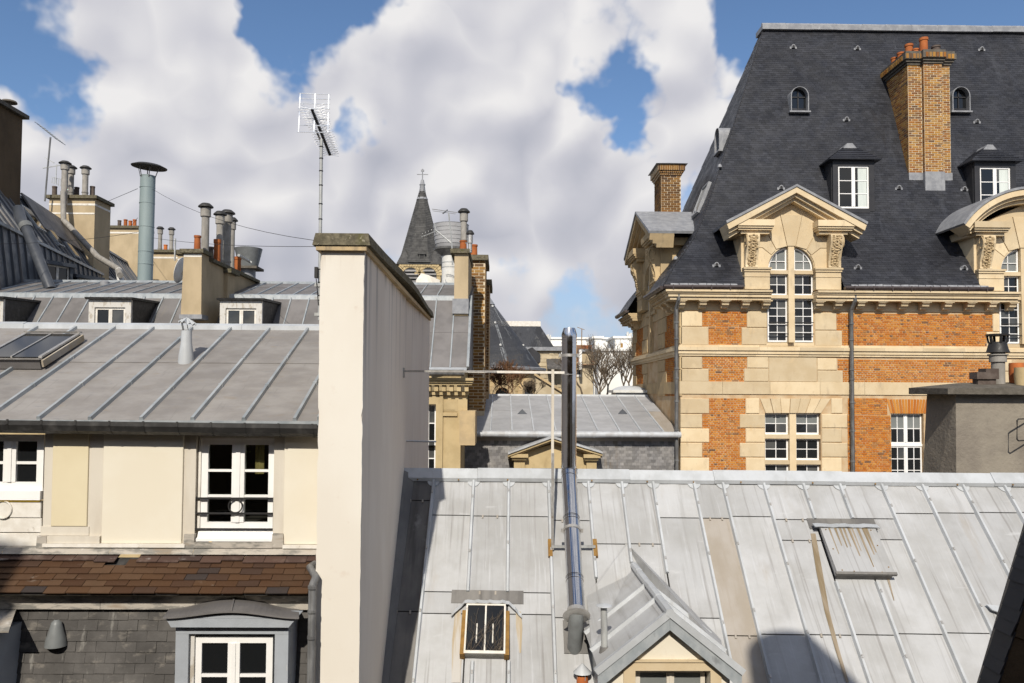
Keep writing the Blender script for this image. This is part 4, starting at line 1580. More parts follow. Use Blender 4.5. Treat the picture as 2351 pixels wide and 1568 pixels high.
b.add([(xa - o, yq - o, zhi + .45), (xb + o, yq - o, zhi + .45), (xb + o, yq + 1.5 + o, zhi + .45), (xa - o, yq + 1.5 + o, zhi + .45), (xm, yq + .6, zhi + .72), (xm, yq + .9, zhi + .72)],
      [(0, 1, 4), (1, 2, 5, 4), (2, 3, 5), (3, 0, 4, 5), (3, 2, 1, 0)])
b.build('lead_cap', 'lead', CH)
b = MB()
b.box(xa - .06, xb + .06, yq - .06, yq + 1.5, zlo - 1.2, zlo - .003)
b.box(xa - .2, xb + .2, yq - .2, yq + 1.6, zlo - 1.5, zlo - .45)
b.build('lead_apron', 'lead', CH)


# ================================================================== cream building on the near left
CREAM = thing('cream_house', 'cream rendered house with a ribbed zinc roof, brown tile band and slate mansard', 'house', (-5.5, 12, -17))
YL = 10.2                       # facade
EAV_Y, RID_Y = 10.08, 13.4
ZE = P(400, 966, EAV_Y).z
ZR = P(400, 752, RID_Y).z
XW = P(734, 1000, 10.0).x       # where it meets the party wall
XLL = -9.6


def k1(x, y):
    return .36605 * x, 688.8 + .36605 * y


def k2(x, y):
    return .3174 * x, 1090.6 + .3174 * y


def lrect(cx0, cy0, cx1, cy1, Y=YL, f=k1):
    a = f(cx0, cy0)
    b = f(cx1, cy1)
    my = (a[1] + b[1]) / 2
    mx_ = (a[0] + b[0]) / 2
    return P(a[0], my, Y).x, P(b[0], my, Y).x, P(mx_, b[1], Y).z, P(mx_, a[1], Y).z


def lroof(x, f, up=0.0):
    """point of the near left roof: f = 0 at the eaves, 1 at the ridge"""
    v = Vector((x, EAV_Y + (RID_Y - EAV_Y) * f, ZE + (ZR - ZE) * f))
    s = Vector((0, RID_Y - EAV_Y, ZR - ZE)).normalized()
    return v + Vector((0, -s.z, s.y)) * up


def sheet(mb, fn, x0, x1, f0, f1, lift0, lift1, tint, th=.004, xk0=None, xk1=None):
    c = [fn(x0, f0, lift0 - th), fn(x1, f0, lift0 - th), fn(x1, f1, lift1 - th), fn(x0, f1, lift1 - th),
         fn(x0, f0, lift0), fn(x1, f0, lift0), fn(x1, f1, lift1), fn(x0, f1, lift1)]
    mb.hexa(c, tint)


BAY = .64
xb0 = P(*k1(1208, 738), EAV_Y).x
bays = [xb0 + BAY * i for i in range(-11, 3)]
bays = [x for x in bays if x < XW - .1]
edges = [XLL] + [x for x in bays if x > XLL + .1] + [XW]
deck = MB()
deck.add([lroof(XLL, -.01, -.02), lroof(XW, -.01, -.02), lroof(XW, 1, -.02), lroof(XLL, 1, -.02)], [(0, 1, 2, 3)])
deck.add([(XLL, RID_Y, ZR - .02), (XW, RID_Y, ZR - .02), (XW, RID_Y + 4.0, ZR - 1.6), (XLL, RID_Y + 4.0, ZR - 1.6)], [(0, 1, 2, 3)])
LROOF = deck.build('roof', 'zinc_warm', CREAM)
for a, e in zip(edges, edges[1:]):
    for (f0, f1) in ((0, .555), (.548, 1.0)):
        b = MB()
        sheet(b, lroof, a + .018, e - .018, f0, f1, .010 if f0 else .004, .006 if f0 else .002, random.random() + .01)
        b.build('zinc_sheet', 'zinc_warm', LROOF)


def batten(fn, x, f0, f1, cuts, w, h, m, parent, cap=True):
    b = MB()
    c = []
    for f in (f0, f1):
        for (dx, up) in ((-w / 2 - .006, .002), (w / 2 + .006, .002), (w / 2 - .004, h), (-w / 2 + .004, h)):
            c.append(fn(x + dx, f, up))
    b.hexa([c[0], c[1], c[5], c[4], c[3], c[2], c[6], c[7]], random.random() + .01)
    for f in cuts:
        d = .012 / 3.5
        c = []
        for g in (f - d, f + d):
            for (dx, up) in ((-w / 2 - .012, .003), (w / 2 + .012, .003), (w / 2 + .004, h + .006), (-w / 2 - .004, h + .006)):
                c.append(fn(x + dx, g, up))
        b.hexa([c[0], c[1], c[5], c[4], c[3], c[2], c[6], c[7]], .3)
    return b.build('batten', m, parent)


for x in edges[1:-1]:
    batten(lroof, x, .0, 1.0, (.30 + random.uniform(-.03, .03), .585, .83 + random.uniform(-.02, .02)), .045, .05, 'zinc_batten_blue', LROOF)
batten(lroof, XW - .03, .0, 1.0, (.4,), .04, .07, 'zinc_batten_blue', LROOF)
b = MB()
x = XLL
while x < XW:
    e = min(x + random.uniform(1.4, 2.2), XW)
    zj = random.uniform(-.006, .006)
    b.prism([(RID_Y - .11, ZR - .075 + zj), (RID_Y - .10, ZR + .035 + zj), (RID_Y, ZR + .075 + zj), (RID_Y + .13, ZR + .03 + zj), (RID_Y + .14, ZR - .07 + zj)], x, e - .004, 'x', random.random() + .01)
    x = e
b.build('ridge_cap', 'zinc_batten', CREAM)
# eaves edge, gutter and brackets
b = MB()
b.box(XLL, XW, EAV_Y - .03, EAV_Y + .02, ZE - .045, ZE + .004)
b.build('eaves_strip', 'zinc_batten_blue', CREAM)
b = MB()
gp = [(-.13, .055), (-.135, .0), (-.11, -.065), (-.05, -.105), (.02, -.105), (.06, -.07), (.07, .0), (.05, .0), (.045, -.06), (.01, -.09), (-.045, -.09), (-.1, -.055), (-.12, .0), (-.118, .055)]


def gut(x0, x1, z0, z1, parent):
    b = MB()
    n_ = len(gp)
    vs = [(x0, EAV_Y - .06 + p[0], z0 + p[1]) for p in gp] + [(x1, EAV_Y - .06 + p[0], z1 + p[1]) for p in gp]
    fs = [(i, (i + 1) % n_, n_ + (i + 1) % n_, n_ + i) for i in range(n_)] + [tuple(range(n_)), tuple(range(2 * n_ - 1, n_ - 1, -1))]
    b.add(vs, fs)
    return b.build('gutter', 'gutter_zinc', parent)


zg0, zg1 = P(0, 966, EAV_Y).z - .03, P(730, 977, EAV_Y).z - .03
xg0, xg1 = P(0, 966, EAV_Y).x, XW - .01
GUTL = gut(XLL, xg1, zg0 + (zg0 - zg1) * .4, zg1, CREAM)
x = xg1 - .06
while x > XLL:
    zz = zg1 + (zg0 - zg1) * (xg1 - x) / (xg1 - xg0)
    k = MB()
    k.prism([(EAV_Y - .06 + p[0] * 1.06, zz + p[1] * 1.08) for p in gp], x - .012, x + .012, 'x')
    k.build('bracket', 'gutter_zinc', GUTL)
    x -= .415
b = MB()
b.box(XLL, XW, EAV_Y - .02, YL + .1, ZE - .15, ZE - .05)
b.build('soffit', 'gutter_zinc', CREAM)

# facade: wall, timber posts, rendered panels
LW = lrect(1226, 826, 1716, 1512)
LW2 = lrect(-170, 826, 274, 1560)
LZ0 = lrect(0, 0, 10, 1560)[2]
b = MB()
wall_grid(b, XLL, XW, LZ0, ZE - .12, YL, [LW, LW2], .18)
b.build('wall', 'timber_beige', CREAM)
for (r, pr, mm, nm) in (((650, 838, 1150, 1524), .03, 'cream', 'render_panel'), ((1784, 815, 2003, 1530), .03, 'cream', 'render_panel'),
                        ((332, 822, 556, 1418), .022, 'cream_yellow', 'render_panel'), ((-620, 822, -180, 1540), .03, 'cream', 'render_panel')):
    x0, x1, z0, z1 = lrect(*r)
    b = MB()
    b.cham(x0, min(x1, XW - .003), YL - pr, YL + .02, z0, z1, .006)
    b.build(nm, mm, CREAM)
for (r, pr) in (((290, 1478, 636, 1522), .05), ((258, 1420, 560, 1476), .012)):
    x0, x1, z0, z1 = lrect(*r)
    b = MB()
    b.box(x0, x1, YL - pr, YL + .02, z0, z1)
    b.build('rail', 'timber_beige', CREAM)
for r in ((1165, 1465, 1228, 1552), (1716, 1462, 1782, 1548), (248, 1475, 305, 1556)):
    x0, x1, z0, z1 = lrect(*r)
    b = MB()
    b.prism([(x0 - .01, z0), (x1 + .01, z0), (x1, z1), (x0, z1)], YL - .06, YL + .02, 'y')
    b.build('post_foot', 'flaking', CREAM)
for (r, pr, mm) in (((285, 1524, 1172, 1545), .075, 'white_wood'), ((1226, 1514, 1716, 1550), .065, 'flaking'), ((1782, 1532, 2003, 1552), .075, 'white_wood')):
    x0, x1, z0, z1 = lrect(*r)
    b = MB()
    b.box(x0, min(x1, XW), YL - pr, YL + .02, z0, z1)
    b.build('ledge', mm, CREAM)
# tall window
x0, x1, z0, z1 = lrect(1248, 868, 1714, 1452)
casement(CREAM, x0, x1, z0, z1, YL + .07, 3, 1, 2, .085, .16, .03, 'white_paint', glass='glass_clear', rowz=(.337, .665), depth=.06, mixed=False)
rm_ = MB()
ry0, ry1 = YL + .19, YL + 2.6
for q in ([(x0 - .9, ry1, z0), (x1 + .9, ry1, z0), (x1 + .9, ry1, z1 + .3), (x0 - .9, ry1, z1 + .3)], [(x0 - .9, ry0, z0), (x1 + .9, ry0, z0), (x1 + .9, ry1, z0), (x0 - .9, ry1, z0)],
          [(x0 - .9, ry0, z1 + .3), (x1 + .9, ry0, z1 + .3), (x1 + .9, ry1, z1 + .3), (x0 - .9, ry1, z1 + .3)], [(x0 - .9, ry0, z0), (x0 - .9, ry1, z0), (x0 - .9, ry1, z1 + .3), (x0 - .9, ry0, z1 + .3)],
          [(x1 + .9, ry0, z0), (x1 + .9, ry1, z0), (x1 + .9, ry1, z1 + .3), (x1 + .9, ry0, z1 + .3)]):
    rm_.add(q, [(0, 1, 2, 3)])
rm_.build('room', 'room_dark', CREAM)
cu_ = MB()
for i in range(5):
    xx_ = x1 - .30 + i * .022
    cu_.prism([(xx_, YL + .22 + .012 * (i % 2)), (xx_ + .022, YL + .22 + .012 * ((i + 1) % 2)), (xx_ + .022, YL + .235 + .012 * ((i + 1) % 2)), (xx_, YL + .235 + .012 * (i % 2))], z0 + (z1 - z0) * .60, z1 - .04, 'z')
cu_.build('curtain', 'curtain_ochre', CREAM)
lf_ = MB()
rl_ = random.Random(6)
for i in range(90):
    c_ = Vector((x0 + .43 + rl_.uniform(-.08, .08), YL + .32 + rl_.uniform(-.06, .06), z0 + (z1 - z0) * (.80 + rl_.uniform(-.11, .11))))
    d_ = Vector((rl_.uniform(-1, 1), rl_.uniform(-1, .2), rl_.uniform(-.3, 1))).normalized() * .045
    e__ = d_.cross(Vector((rl_.uniform(-1, 1), 1, .3))).normalized() * .011
    lf_.add([c_, c_ + d_ * .5 + e__, c_ + d_, c_ + d_ * .5 - e__], [(0, 1, 2, 3)])
pl_ = lf_.build('houseplant', 'leaf', CREAM)
pl_['kind'] = 'stuff'
b = MB()
b.box(x0 - .03, x0, YL + .05, YL + .16, z0, z1 + .08)
b.box(x1, x1 + .002, YL + .05, YL + .16, z0, z1 + .08)
b.box(x0 - .03, x1 + .002, YL + .03, YL + .16, z1, z1 + .11)
b.build('window_surround', 'white_wood', CREAM)
xs0, xs1, zs0, zs1 = lrect(1238, 1454, 1716, 1510)
b = MB()
b.prism([(YL - .05, zs0), (YL - .05, zs0 + .03), (YL + .0, zs0 + .05), (YL + .03, zs1), (YL + .15, zs1), (YL + .15, zs0)], xs0, xs1, 'x')
b.build('sill', 'white_paint', CREAM)
xm0, xm1, _, _ = lrect(1350, 0, 1366, 10)
b = MB()
b.blob(((xm0 + xm1) / 2, YL - .03, zs0 - .005), (.03, .02, .02))
b.build('foam', 'yellow_foam', CREAM)
# railing
RAIL = bpy.data.objects.new('railing', None)
COL.objects.link(RAIL)
attach(RAIL, CREAM)
xr0, xr1, _, zr = lrect(1228, 1244, 1717, 1300, YL + .025)
for cy in (1244, 1338, 1437):
    _, _, zb_, _ = lrect(1228, 1200, 1717, cy, YL + .025)
    b = MB()
    b.bar((xr0, YL + .025, zb_), (xr1, YL + .025, zb_), .018, .022)
    b.build('bar', 'black_iron', RAIL)
rx, _, rz, _ = lrect(1476, 0, 1480, 1291, YL + .025)
rp = lrect(1433, 1248, 1519, 1335, YL + .025)
rr = (rp[1] - rp[0]) / 2
b = MB()
cxr, czr = (rp[0] + rp[1]) / 2, (rp[2] + rp[3]) / 2
b.tube([(cxr + rr * math.cos(a), YL + .025, czr + rr * math.sin(a)) for a in np.linspace(0, 2 * math.pi, 25)], .009, 6)
b.build('ring', 'black_iron', RAIL, True)
for xx in (xr0, xr1):
    b = MB()
    _, _, za, zb_ = lrect(0, 1228, 10, 1445, YL + .025)
    b.bar((xx, YL + .025, za), (xx, YL + .025, zb_), .014)
    b.build('post', 'black_iron', RAIL)
# left window with boarded spandrel
x0, x1, z0, z1 = lrect(-165, 845, 258, 1196)
casement(CREAM, x0, x1, z0, z1, YL + .05, 2, 1, 2, .085, .16, .035, 'white_paint', depth=.06, rowz=(.47,), mixed=False)
x0, x1, zs0, zs1 = lrect(-170, 1196, 262, 1252)
b = MB()
b.box(x0, x1, YL - .04, YL + .14, zs0, zs1)
b.build('sill', 'white_paint', CREAM)
b = MB()
b.box(x0 + .2, x1 - .01, YL - .025, YL - .005, zs0 - .016, zs0 - .003)
b.build('foam', 'yellow_foam', CREAM)
for i, (ya, yb) in enumerate(((1262, 1366), (1369, 1460), (1464, 1548))):
    x0, x1, z0, z1 = lrect(-170, ya, 256, yb)
    b = MB()
    b.cham(x0, x1, YL + .0 + .012 * i, YL + .1, z0, z1, .008)
    b.build('board', 'white_wood', CREAM)
rp = lrect(-24, 1270, 62, 1356, YL)
b = MB()
cxr, czr = (rp[0] + rp[1]) / 2, (rp[2] + rp[3]) / 2
b.tube([(cxr + .11 * math.cos(a), YL - .01, czr + .11 * math.sin(a)) for a in np.linspace(0, 2 * math.pi, 25)], .012, 6)
b.build('ring', 'white_wood', CREAM, True)
b = MB()
b.bar((x0, YL - .03, z0 - .03), (P(70, 1250, YL).x, YL - .03, z0 - .03), .05, .03)
b.build('batten_strip', 'timber_beige', CREAM)

# flashing, clay tile band
ZT0 = P(400, 1277, 10.12).z
ZT1 = P(400, 1363, 9.62).z
b = MB()
xx = XLL
while xx < XW:
    e = min(xx + random.uniform(.9, 1.6), XW)
    b.add([(xx, YL - .05, LZ0 + .02), (e - .004, YL - .05, LZ0 + .02), (e - .004, 10.08, ZT0 + .03), (xx, 10.08, ZT0 + .03)], [(0, 1, 2, 3)], random.random() + .01)
    xx = e
b.add([(XLL, YL + .05, LZ0 + .04), (XW, YL + .05, LZ0 + .04), (XW, YL - .05, LZ0 + .02), (XLL, YL - .05, LZ0 + .02)], [(0, 1, 2, 3)], .2)
b.build('flashing', 'flaking', CREAM)
b = MB()
b.add([(XLL, 9.62, ZT1 - .02), (XW - .02, 9.62, ZT1 - .02), (XW - .02, 10.14, ZT0 - .02), (XLL, 10.14, ZT0 - .02)], [(0, 1, 2, 3)])
b.add([(XLL, 9.63, ZT1 - .03), (XW - .02, 9.63, ZT1 - .03), (XW - .02, 9.85, ZT1 - .04), (XLL, 9.85, ZT1 - .04)], [(0, 1, 2, 3)])
TB = b.build('tile_band', 'gutter_zinc', CREAM)
rows = 6
slope = Vector((0, 10.14 - 9.62, ZT0 - ZT1))
SL = slope.length
sd = slope.normalized()
sn = Vector((0, -sd.z, sd.y))
tl = []
rnd = random.Random(11)
TW = .262
for i in range(rows):
    h = SL / rows
    x = XLL + (TW * .5 if i % 2 else 0) + rnd.uniform(-.02, .02)
    while x < XW - .06:
        w = min(TW, XW - .02 - x)
        px = proj((x + w / 2, 9.9, (ZT0 + ZT1) / 2))[0]
        miss = (i == 5 and 248 < px < 292) or (i == 4 and 225 < px < 262)
        if not miss and w > .06:
            lift = .026 + rnd.uniform(0, .008) + (.014 if i == 5 else 0)
            over = .05 if (i == 5 and rnd.random() < .5) else 0.02
            c0 = Vector((x + w / 2, 9.62, ZT1)) + sd * (h * i - over + rnd.uniform(-.008, .008)) + sn * lift
            c1 = Vector((x + w / 2, 9.62, ZT1)) + sd * (h * (i + 1) + .03) + sn * .008
            d = (c1 - c0)
            ln = d.length
            d.normalize()
            nx = Vector((1, rnd.uniform(-.01, .01), rnd.uniform(-.012, .012)))
            nz = nx.cross(d)
            mid_ = (c0 + c1) / 2
            tl.append((Matrix(((nx.x * (w - .006), d.x * ln, nz.x * .014, mid_.x), (nx.y * w, d.y * ln, nz.y * .014, mid_.y), (nx.z * w, d.z * ln, nz.z * .014, mid_.z), (0, 0, 0, 1))), i))
        x += TW
pieces('clay_tile', [m_ for m_, i in tl if i < 5], 'clay_tile', TB, 300)
pieces('clay_tile', [m_ for m_, i in tl if i == 5], 'clay_tile_dull', TB, 300)

# mouldings under the tiles and the slate mansard
YS = 9.86


def k2z(cy, Y, cx=900):
    d = k2(cx, cy)
    return P(d[0], d[1], Y).z


for (ya, yb, Y, mm) in ((866, 908, 9.76, 'flaking'), (908, 972, 9.80, 'flaking')):
    b = MB()
    xx = XLL
    while xx < XW:
        e = min(xx + random.uniform(1.0, 2.0), XW)
        b.box(xx, e - .005, Y, 10.2, k2z(yb, Y), k2z(ya, Y), random.random() + .01)
        xx = e
    b.build('moulding', mm, CREAM)
ZS1 = k2z(972, YS)
b = MB()
b.add([(XLL, YS + .02, ZS1), (XW, YS + .02, ZS1), (XW, 9.3, -7.5), (XLL, 9.3, -7.5)], [(3, 2, 1, 0)])
MAN = b.build('mansard', 'slate_old', CREAM)
b = MB()
b.box(XLL, XW, 9.5, 10.2, -17, -7.5)
b.build('lower_wall', 'cream', CREAM)
md = Vector((0, YS + .02 - 9.3, ZS1 + 7.5)).normalized()
mn = Vector((0, -md.z, md.y))
top = Vector((0, YS + .02, ZS1))
sl = []
SH, SW = .125, .242
for i in range(14):
    x = XLL + (SW / 2 if i % 2 else 0)
    while x < XW - .05:
        w = min(SW, XW - .02 - x)
        c0 = top + Vector((x + w / 2, 0, 0)) - md * (SH * (i + 1) + rnd.uniform(-.004, .004)) + mn * (.016 + rnd.uniform(0, .006))
        c1 = top + Vector((x + w / 2, 0, 0)) - md * (SH * i - .04) + mn * .003
        d = c1 - c0
        ln = d.length
        d.normalize()
        nx = Vector((1, 0, rnd.uniform(-.01, .01)))
        nz = nx.cross(d)
        mid_ = (c0 + c1) / 2
        px, py = proj(mid_)
        if py < 1600 and px > -60 and not (415 < px < 655 and py > 1440):
            sl.append(Matrix(((nx.x * (w - .004), d.x * ln, nz.x * .007, mid_.x), (nx.y, d.y * ln, nz.y * .007, mid_.y), (nx.z, d.z * ln, nz.z * .007, mid_.z), (0, 0, 0, 1))))
        x += SW
pieces('slate', sl, 'slate_old', MAN, 300)
# half cone vent on the slates
vz0, vz1 = k2z(1250, 9.72), k2z(1045, 9.8)
vx0, vx1 = P(k2(302, 0)[0], 1480, 9.72).x, P(k2(458, 0)[0], 1480, 9.72).x
cxv = (vx0 + vx1) / 2
rv = (vx1 - vx0) / 2
b = MB()
b.lathe([(rv, vz0), (rv * .93, vz0 + (vz1 - vz0) * .25), (rv * .52, vz0 + (vz1 - vz0) * .82), (rv * .46, vz0 + (vz1 - vz0) * .9), (rv * .2, vz1)], cxv, 9.80, 16, 0, math.pi, 2 * math.pi)
b.build('vent_hood', 'pvc_grey', CREAM, True)
# window dormer with curved zinc hood
DM = bpy.data.objects.new('mansard_dormer', None)
COL.objects.link(DM)
attach(DM, CREAM)
YD = 9.42


def dz(cy, Y=YD):
    d = k2(1680, cy)
    return P(d[0], d[1], Y).z


def dxx(cx, Y=YD):
    d = k2(cx, 1300)
    return P(d[0], d[1], Y).x


zb_ = -4.6
for (a, e) in ((1268, 1362), (1986, 2084)):
    b = MB()
    b.box(dxx(a), dxx(e), YD, 9.95, zb_, dz(1150))
    b.build('jamb', 'blue_grey_wood', DM)
b = MB()
b.box(dxx(1268), dxx(2084), YD - .003, 9.95, dz(1150) + .001, dz(1088))
b.build('lintel', 'blue_grey_wood', DM)
b = MB()
b.prism([(dxx(1190, YD - .1), dz(1040, YD - .1)), (dxx(1255), dz(1086)), (dxx(2098), dz(1086)), (dxx(2135, YD - .1), dz(1040, YD - .1))], YD - .09, YD + .25, 'y')
b.prism([(dxx(1190, YD - .1), dz(1039, YD - .1)), (dxx(2135, YD - .1), dz(1039, YD - .1)), (dxx(2050), dz(1022)), (dxx(1690), dz(992)), (dxx(1300), dz(1022))], YD - .085, YD + .25, 'y')
b.build('cornice', 'blue_grey_wood', DM)
b = MB()
n_ = 24
cols_ = []
for i in range(n_ + 1):
    u = -1 + 2 * i / n_
    f_ = (1 - abs(u)) ** 1.0
    bell = .5 - .5 * math.cos(math.pi * (1 - abs(u)))
    cxp = 1175 + (2160 - 1175) * i / n_
    front = (dxx(cxp, YD - .13), YD - .14, dz(1028 - 44 * bell, YD - .13))
    back = (dxx(1205 + (2150 - 1205) * i / n_, 9.75), 9.80, dz(975 - 82 * bell, 9.75))
    cols_.append((front, back))
vs = [p for c in cols_ for p in c] + [(p[0], p[1], p[2] - .018) for c in cols_ for p in c]
fs = []
m2 = 2 * (n_ + 1)
for i in range(n_):
    fs += [(2 * i, 2 * i + 2, 2 * i + 3, 2 * i + 1), (m2 + 2 * i + 1, m2 + 2 * i + 3, m2 + 2 * i + 2, m2 + 2 * i), (2 * i, m2 + 2 * i, m2 + 2 * i + 2, 2 * i + 2)]
b.add(vs, fs)
b.build('hood', 'zinc_grey', DM)
b = MB()
b.bar(cols_[n_ // 2][0], (cols_[n_ // 2][1][0], cols_[n_ // 2][1][1], cols_[n_ // 2][1][2] + .004), .02, .02)
b.build('seam', 'zinc_grey', DM)
casement(CREAM, dxx(1412, 9.5), dxx(1972, 9.5), zb_, dz(1168, 9.5), 9.5, 4, 1, 2, .075, .14, .035, 'white_paint', rowz=(.28, .52, .76), depth=.06, mixed=False)
b = MB()
b.box(dxx(1362) + .002, dxx(1412, 9.5), 9.47, 9.58, zb_, dz(1152))
b.build('window_surround', 'peeling_wood', DM)
# neighbouring dormer cheek at the picture edge
b = MB()
xe = P(8, 1500, 9.5).x
b.box(XLL, xe, 9.42, 9.95, -5, k2z(1140, 9.42))
b.build('dormer_cheek', 'blue_grey_wood', CREAM)
b = MB()
b.hexa([(XLL, 9.3, k2z(1142, 9.3)), (P(20, 1450, 9.3).x, 9.3, k2z(1142, 9.3)), (P(30, 1410, 9.8).x, 9.85, k2z(985, 9.8)), (XLL, 9.85, k2z(985, 9.8)),
        (XLL, 9.3, k2z(1130, 9.3)), (P(20, 1450, 9.3).x, 9.3, k2z(1130, 9.3)), (P(32, 1410, 9.8).x, 9.85, k2z(970, 9.8)), (XLL, 9.85, k2z(970, 9.8))])
b.build('dormer_hood', 'flaking', CREAM)
# rainwater pipe
b = MB()
xp = P(715, 1450, 9.5).x
b.tube([(XW - .02, 9.95, P(728, 1295, 9.95).z), (XW - .06, 9.85, P(725, 1303, 9.85).z), (xp + .02, 9.6, P(718, 1325, 9.6).z), (xp, 9.52, P(715, 1345, 9.52).z), (xp, 9.5, -7.5)], .047, 12)
PIP = b.build('downpipe', 'pipe_grey', CREAM, True)
for dy in (1345, 1400, 1460):
    b = MB()
    zz = P(715, dy, 9.5).z
    b.tube([(xp, 9.51, zz), (xp, 9.51, zz - .035)], .052, 12)
    b.build('collar', 'pipe_grey', PIP)

# ------------------------------------------------ things on the near left roof
fsk = .5


def lhit(dx, dy):
    lo, hi = -.2, 1.2
    for _ in range(40):
        m_ = (lo + hi) / 2
        Y = EAV_Y + (RID_Y - EAV_Y) * m_
        if ZE + (ZR - ZE) * m_ > P(dx, dy, Y).z:
            hi = m_
        else:
            lo = m_
    Y = EAV_Y + (RID_Y - EAV_Y) * lo
    return P(dx, dy, Y).x, lo


sr = Vector((0, RID_Y - EAV_Y, ZR - ZE)).normalized()
sk0 = lhit(0, 848)
SKY = thing('roof_skylight', 'tilted two pane skylight with rusty side on the near left zinc roof', 'skylight', lroof(-6.0, .5))
xa, f0 = lhit(95, 850)
f1 = lhit(165, 786)[1]
xl = lhit(-40, 850)[0]
xh = xa


def skp(x, f, up):
    return lroof(x, f, up)


b = MB()
for (x0, x1, g0, g1) in ((xl, xh, f0, f0 + .02), (xl, xh, f1 - .02, f1), (xl, xl + .05, f0 + .02, f1 - .02), (xh - .05, xh, f0 + .02, f1 - .02)):
    sheet(b, lroof, x0, x1, g0, g1, .17, .14, 0, .15)
b.build('curb', 'zinc_grey', SKY)
b = MB()
for (x0, x1, g0, g1) in ((xl - .02, xh + .02, f0 - .008, f0 + .012), (xl - .02, xh + .02, f1 - .012, f1 + .008), (xl - .02, xl + .03, f0 + .012, f1 - .012), (xh - .03, xh + .02, f0 + .012, f1 - .012), ((xl + xh) / 2 - .012, (xl + xh) / 2 + .012, f0 + .012, f1 - .012)):
    sheet(b, lroof, x0, x1, g0, g1, .20, .17, 0, .025)
b.build('frame', 'steel_dull', SKY)
for (x0, x1) in ((xl + .03, (xl + xh) / 2 - .013), ((xl + xh) / 2 + .013, xh - .03)):
    b = MB()
    sheet(b, lroof, x0, x1, f0 + .013, f1 - .013, .188, .158, 0, .008)
    b.build('pane', 'glass', SKY)
b = MB()
sheet(b, lroof, xh + .022, xh + .05, f0, f1, .15, .13, 0, .10)
b.build('side_flashing', 'rust_pale', SKY)

VT = lhit(427, 830)
vp = lroof(VT[0], VT[1])
VENT = thing('roof_vent', 'small tapered zinc vent with jagged cap on the near left roof', 'roof vent', vp)
kk = 11.9 / 1829
hv = (830 - 778) * kk
b = MB()
b.lathe([(.115, vp.z - .06), (.112, vp.z + .02), (.105, vp.z + .10), (.082, vp.z + .26), (.078, vp.z + .30), (.075, vp.z + .46), (.06, vp.z + .465), (.055, vp.z + .3)], vp.x, vp.y, 16)
b.build('tapered_pipe', 'zinc_batten', VENT, True)
b = MB()
for a in (-.05, -.035, .03):
    b.bar((vp.x + a, vp.y, vp.z + .44), (vp.x + a - .03, vp.y, vp.z + .58), .014, .006)
b.build('strut', 'black_iron', VENT)
b = MB()
nn = 20
ring = []
for i in range(nn):
    a = 2 * math.pi * i / nn
    r_ = .125 * (1 + (.04 if i % 2 else -.04))
    ring.append((vp.x + .01 + r_ * math.cos(a), vp.y + r_ * math.sin(a), vp.z + .535 + (.02 if i % 2 else -.012) + .05 * (1 if math.cos(a) < 0 else .4)))
b.add(ring + [(vp.x, vp.y, vp.z + .665)], [(i, (i + 1) % nn, nn) for i in range(nn)])
b.build('cap', 'zinc_batten', VENT)

# ================================================================== party wall
PW = thing('party_wall', 'tall pale rendered party wall with mossy coping between the two roofs', 'wall', (-2, 12, -17))
YP0, YP1, YP2 = 9.7, 14.62, 19.3
XR0 = P(832, 900, YP0).x
XL0 = P(733, 900, YP0).x
XR1 = P(929, 950, YP1).x
ZC = P(800, 566, YP0).z
b = MB()
b.hexa([(XL0, YP0, -17), (XR0, YP0, -17), (XR1, YP1, -17), (XL0 + .06, YP1, -17), (XL0, YP0, ZC), (XR0, YP0, ZC), (XR1, YP1, ZC + .02), (XL0, YP1, ZC + .02)])
ob = b.build('pier_face', 'wall_cream', PW)
b = MB()
rj = random.Random(77)
zsn = [-17, -6] + [-6 + .11 * i for i in range(1, 71)]
zsn = [z for z in zsn if z < ZC - .02] + [ZC - .005]


def chip():
    return rj.uniform(-.004, .004) - (rj.uniform(.006, .022) if rj.random() < .12 else 0)


le = [(XL0 - .006 - chip(), z) for z in zsn]
re_ = [(XR0 + .006 + chip(), z) for z in zsn]
for i in range(len(zsn) - 1):
    b.hexa([(le[i][0], YP0 - .016, le[i][1]), (re_[i][0], YP0 - .016, re_[i][1]), (re_[i][0], YP0 + .05, re_[i][1]), (le[i][0], YP0 + .05, le[i][1]),
            (le[i + 1][0], YP0 - .016, le[i + 1][1]), (re_[i + 1][0], YP0 - .016, re_[i + 1][1]), (re_[i + 1][0], YP0 + .05, re_[i + 1][1]), (le[i + 1][0], YP0 + .05, le[i + 1][1])])
b.build('render_face', 'pier_cream', PW)
XR2 = P(985, 900, YP2).x
b = MB()
b.hexa([(XL0, YP1 + .002, -17), (XR1 - .035, YP1 + .002, -17), (XR2, YP2, -17), (XL0, YP2, -17), (XL0, YP1 + .002, ZC + .01), (XR1 - .035, YP1 + .002, ZC + .01), (XR2, YP2, ZC + .06), (XL0, YP2, ZC + .06)])
b.build('rear_wall', 'wall_cream', PW)
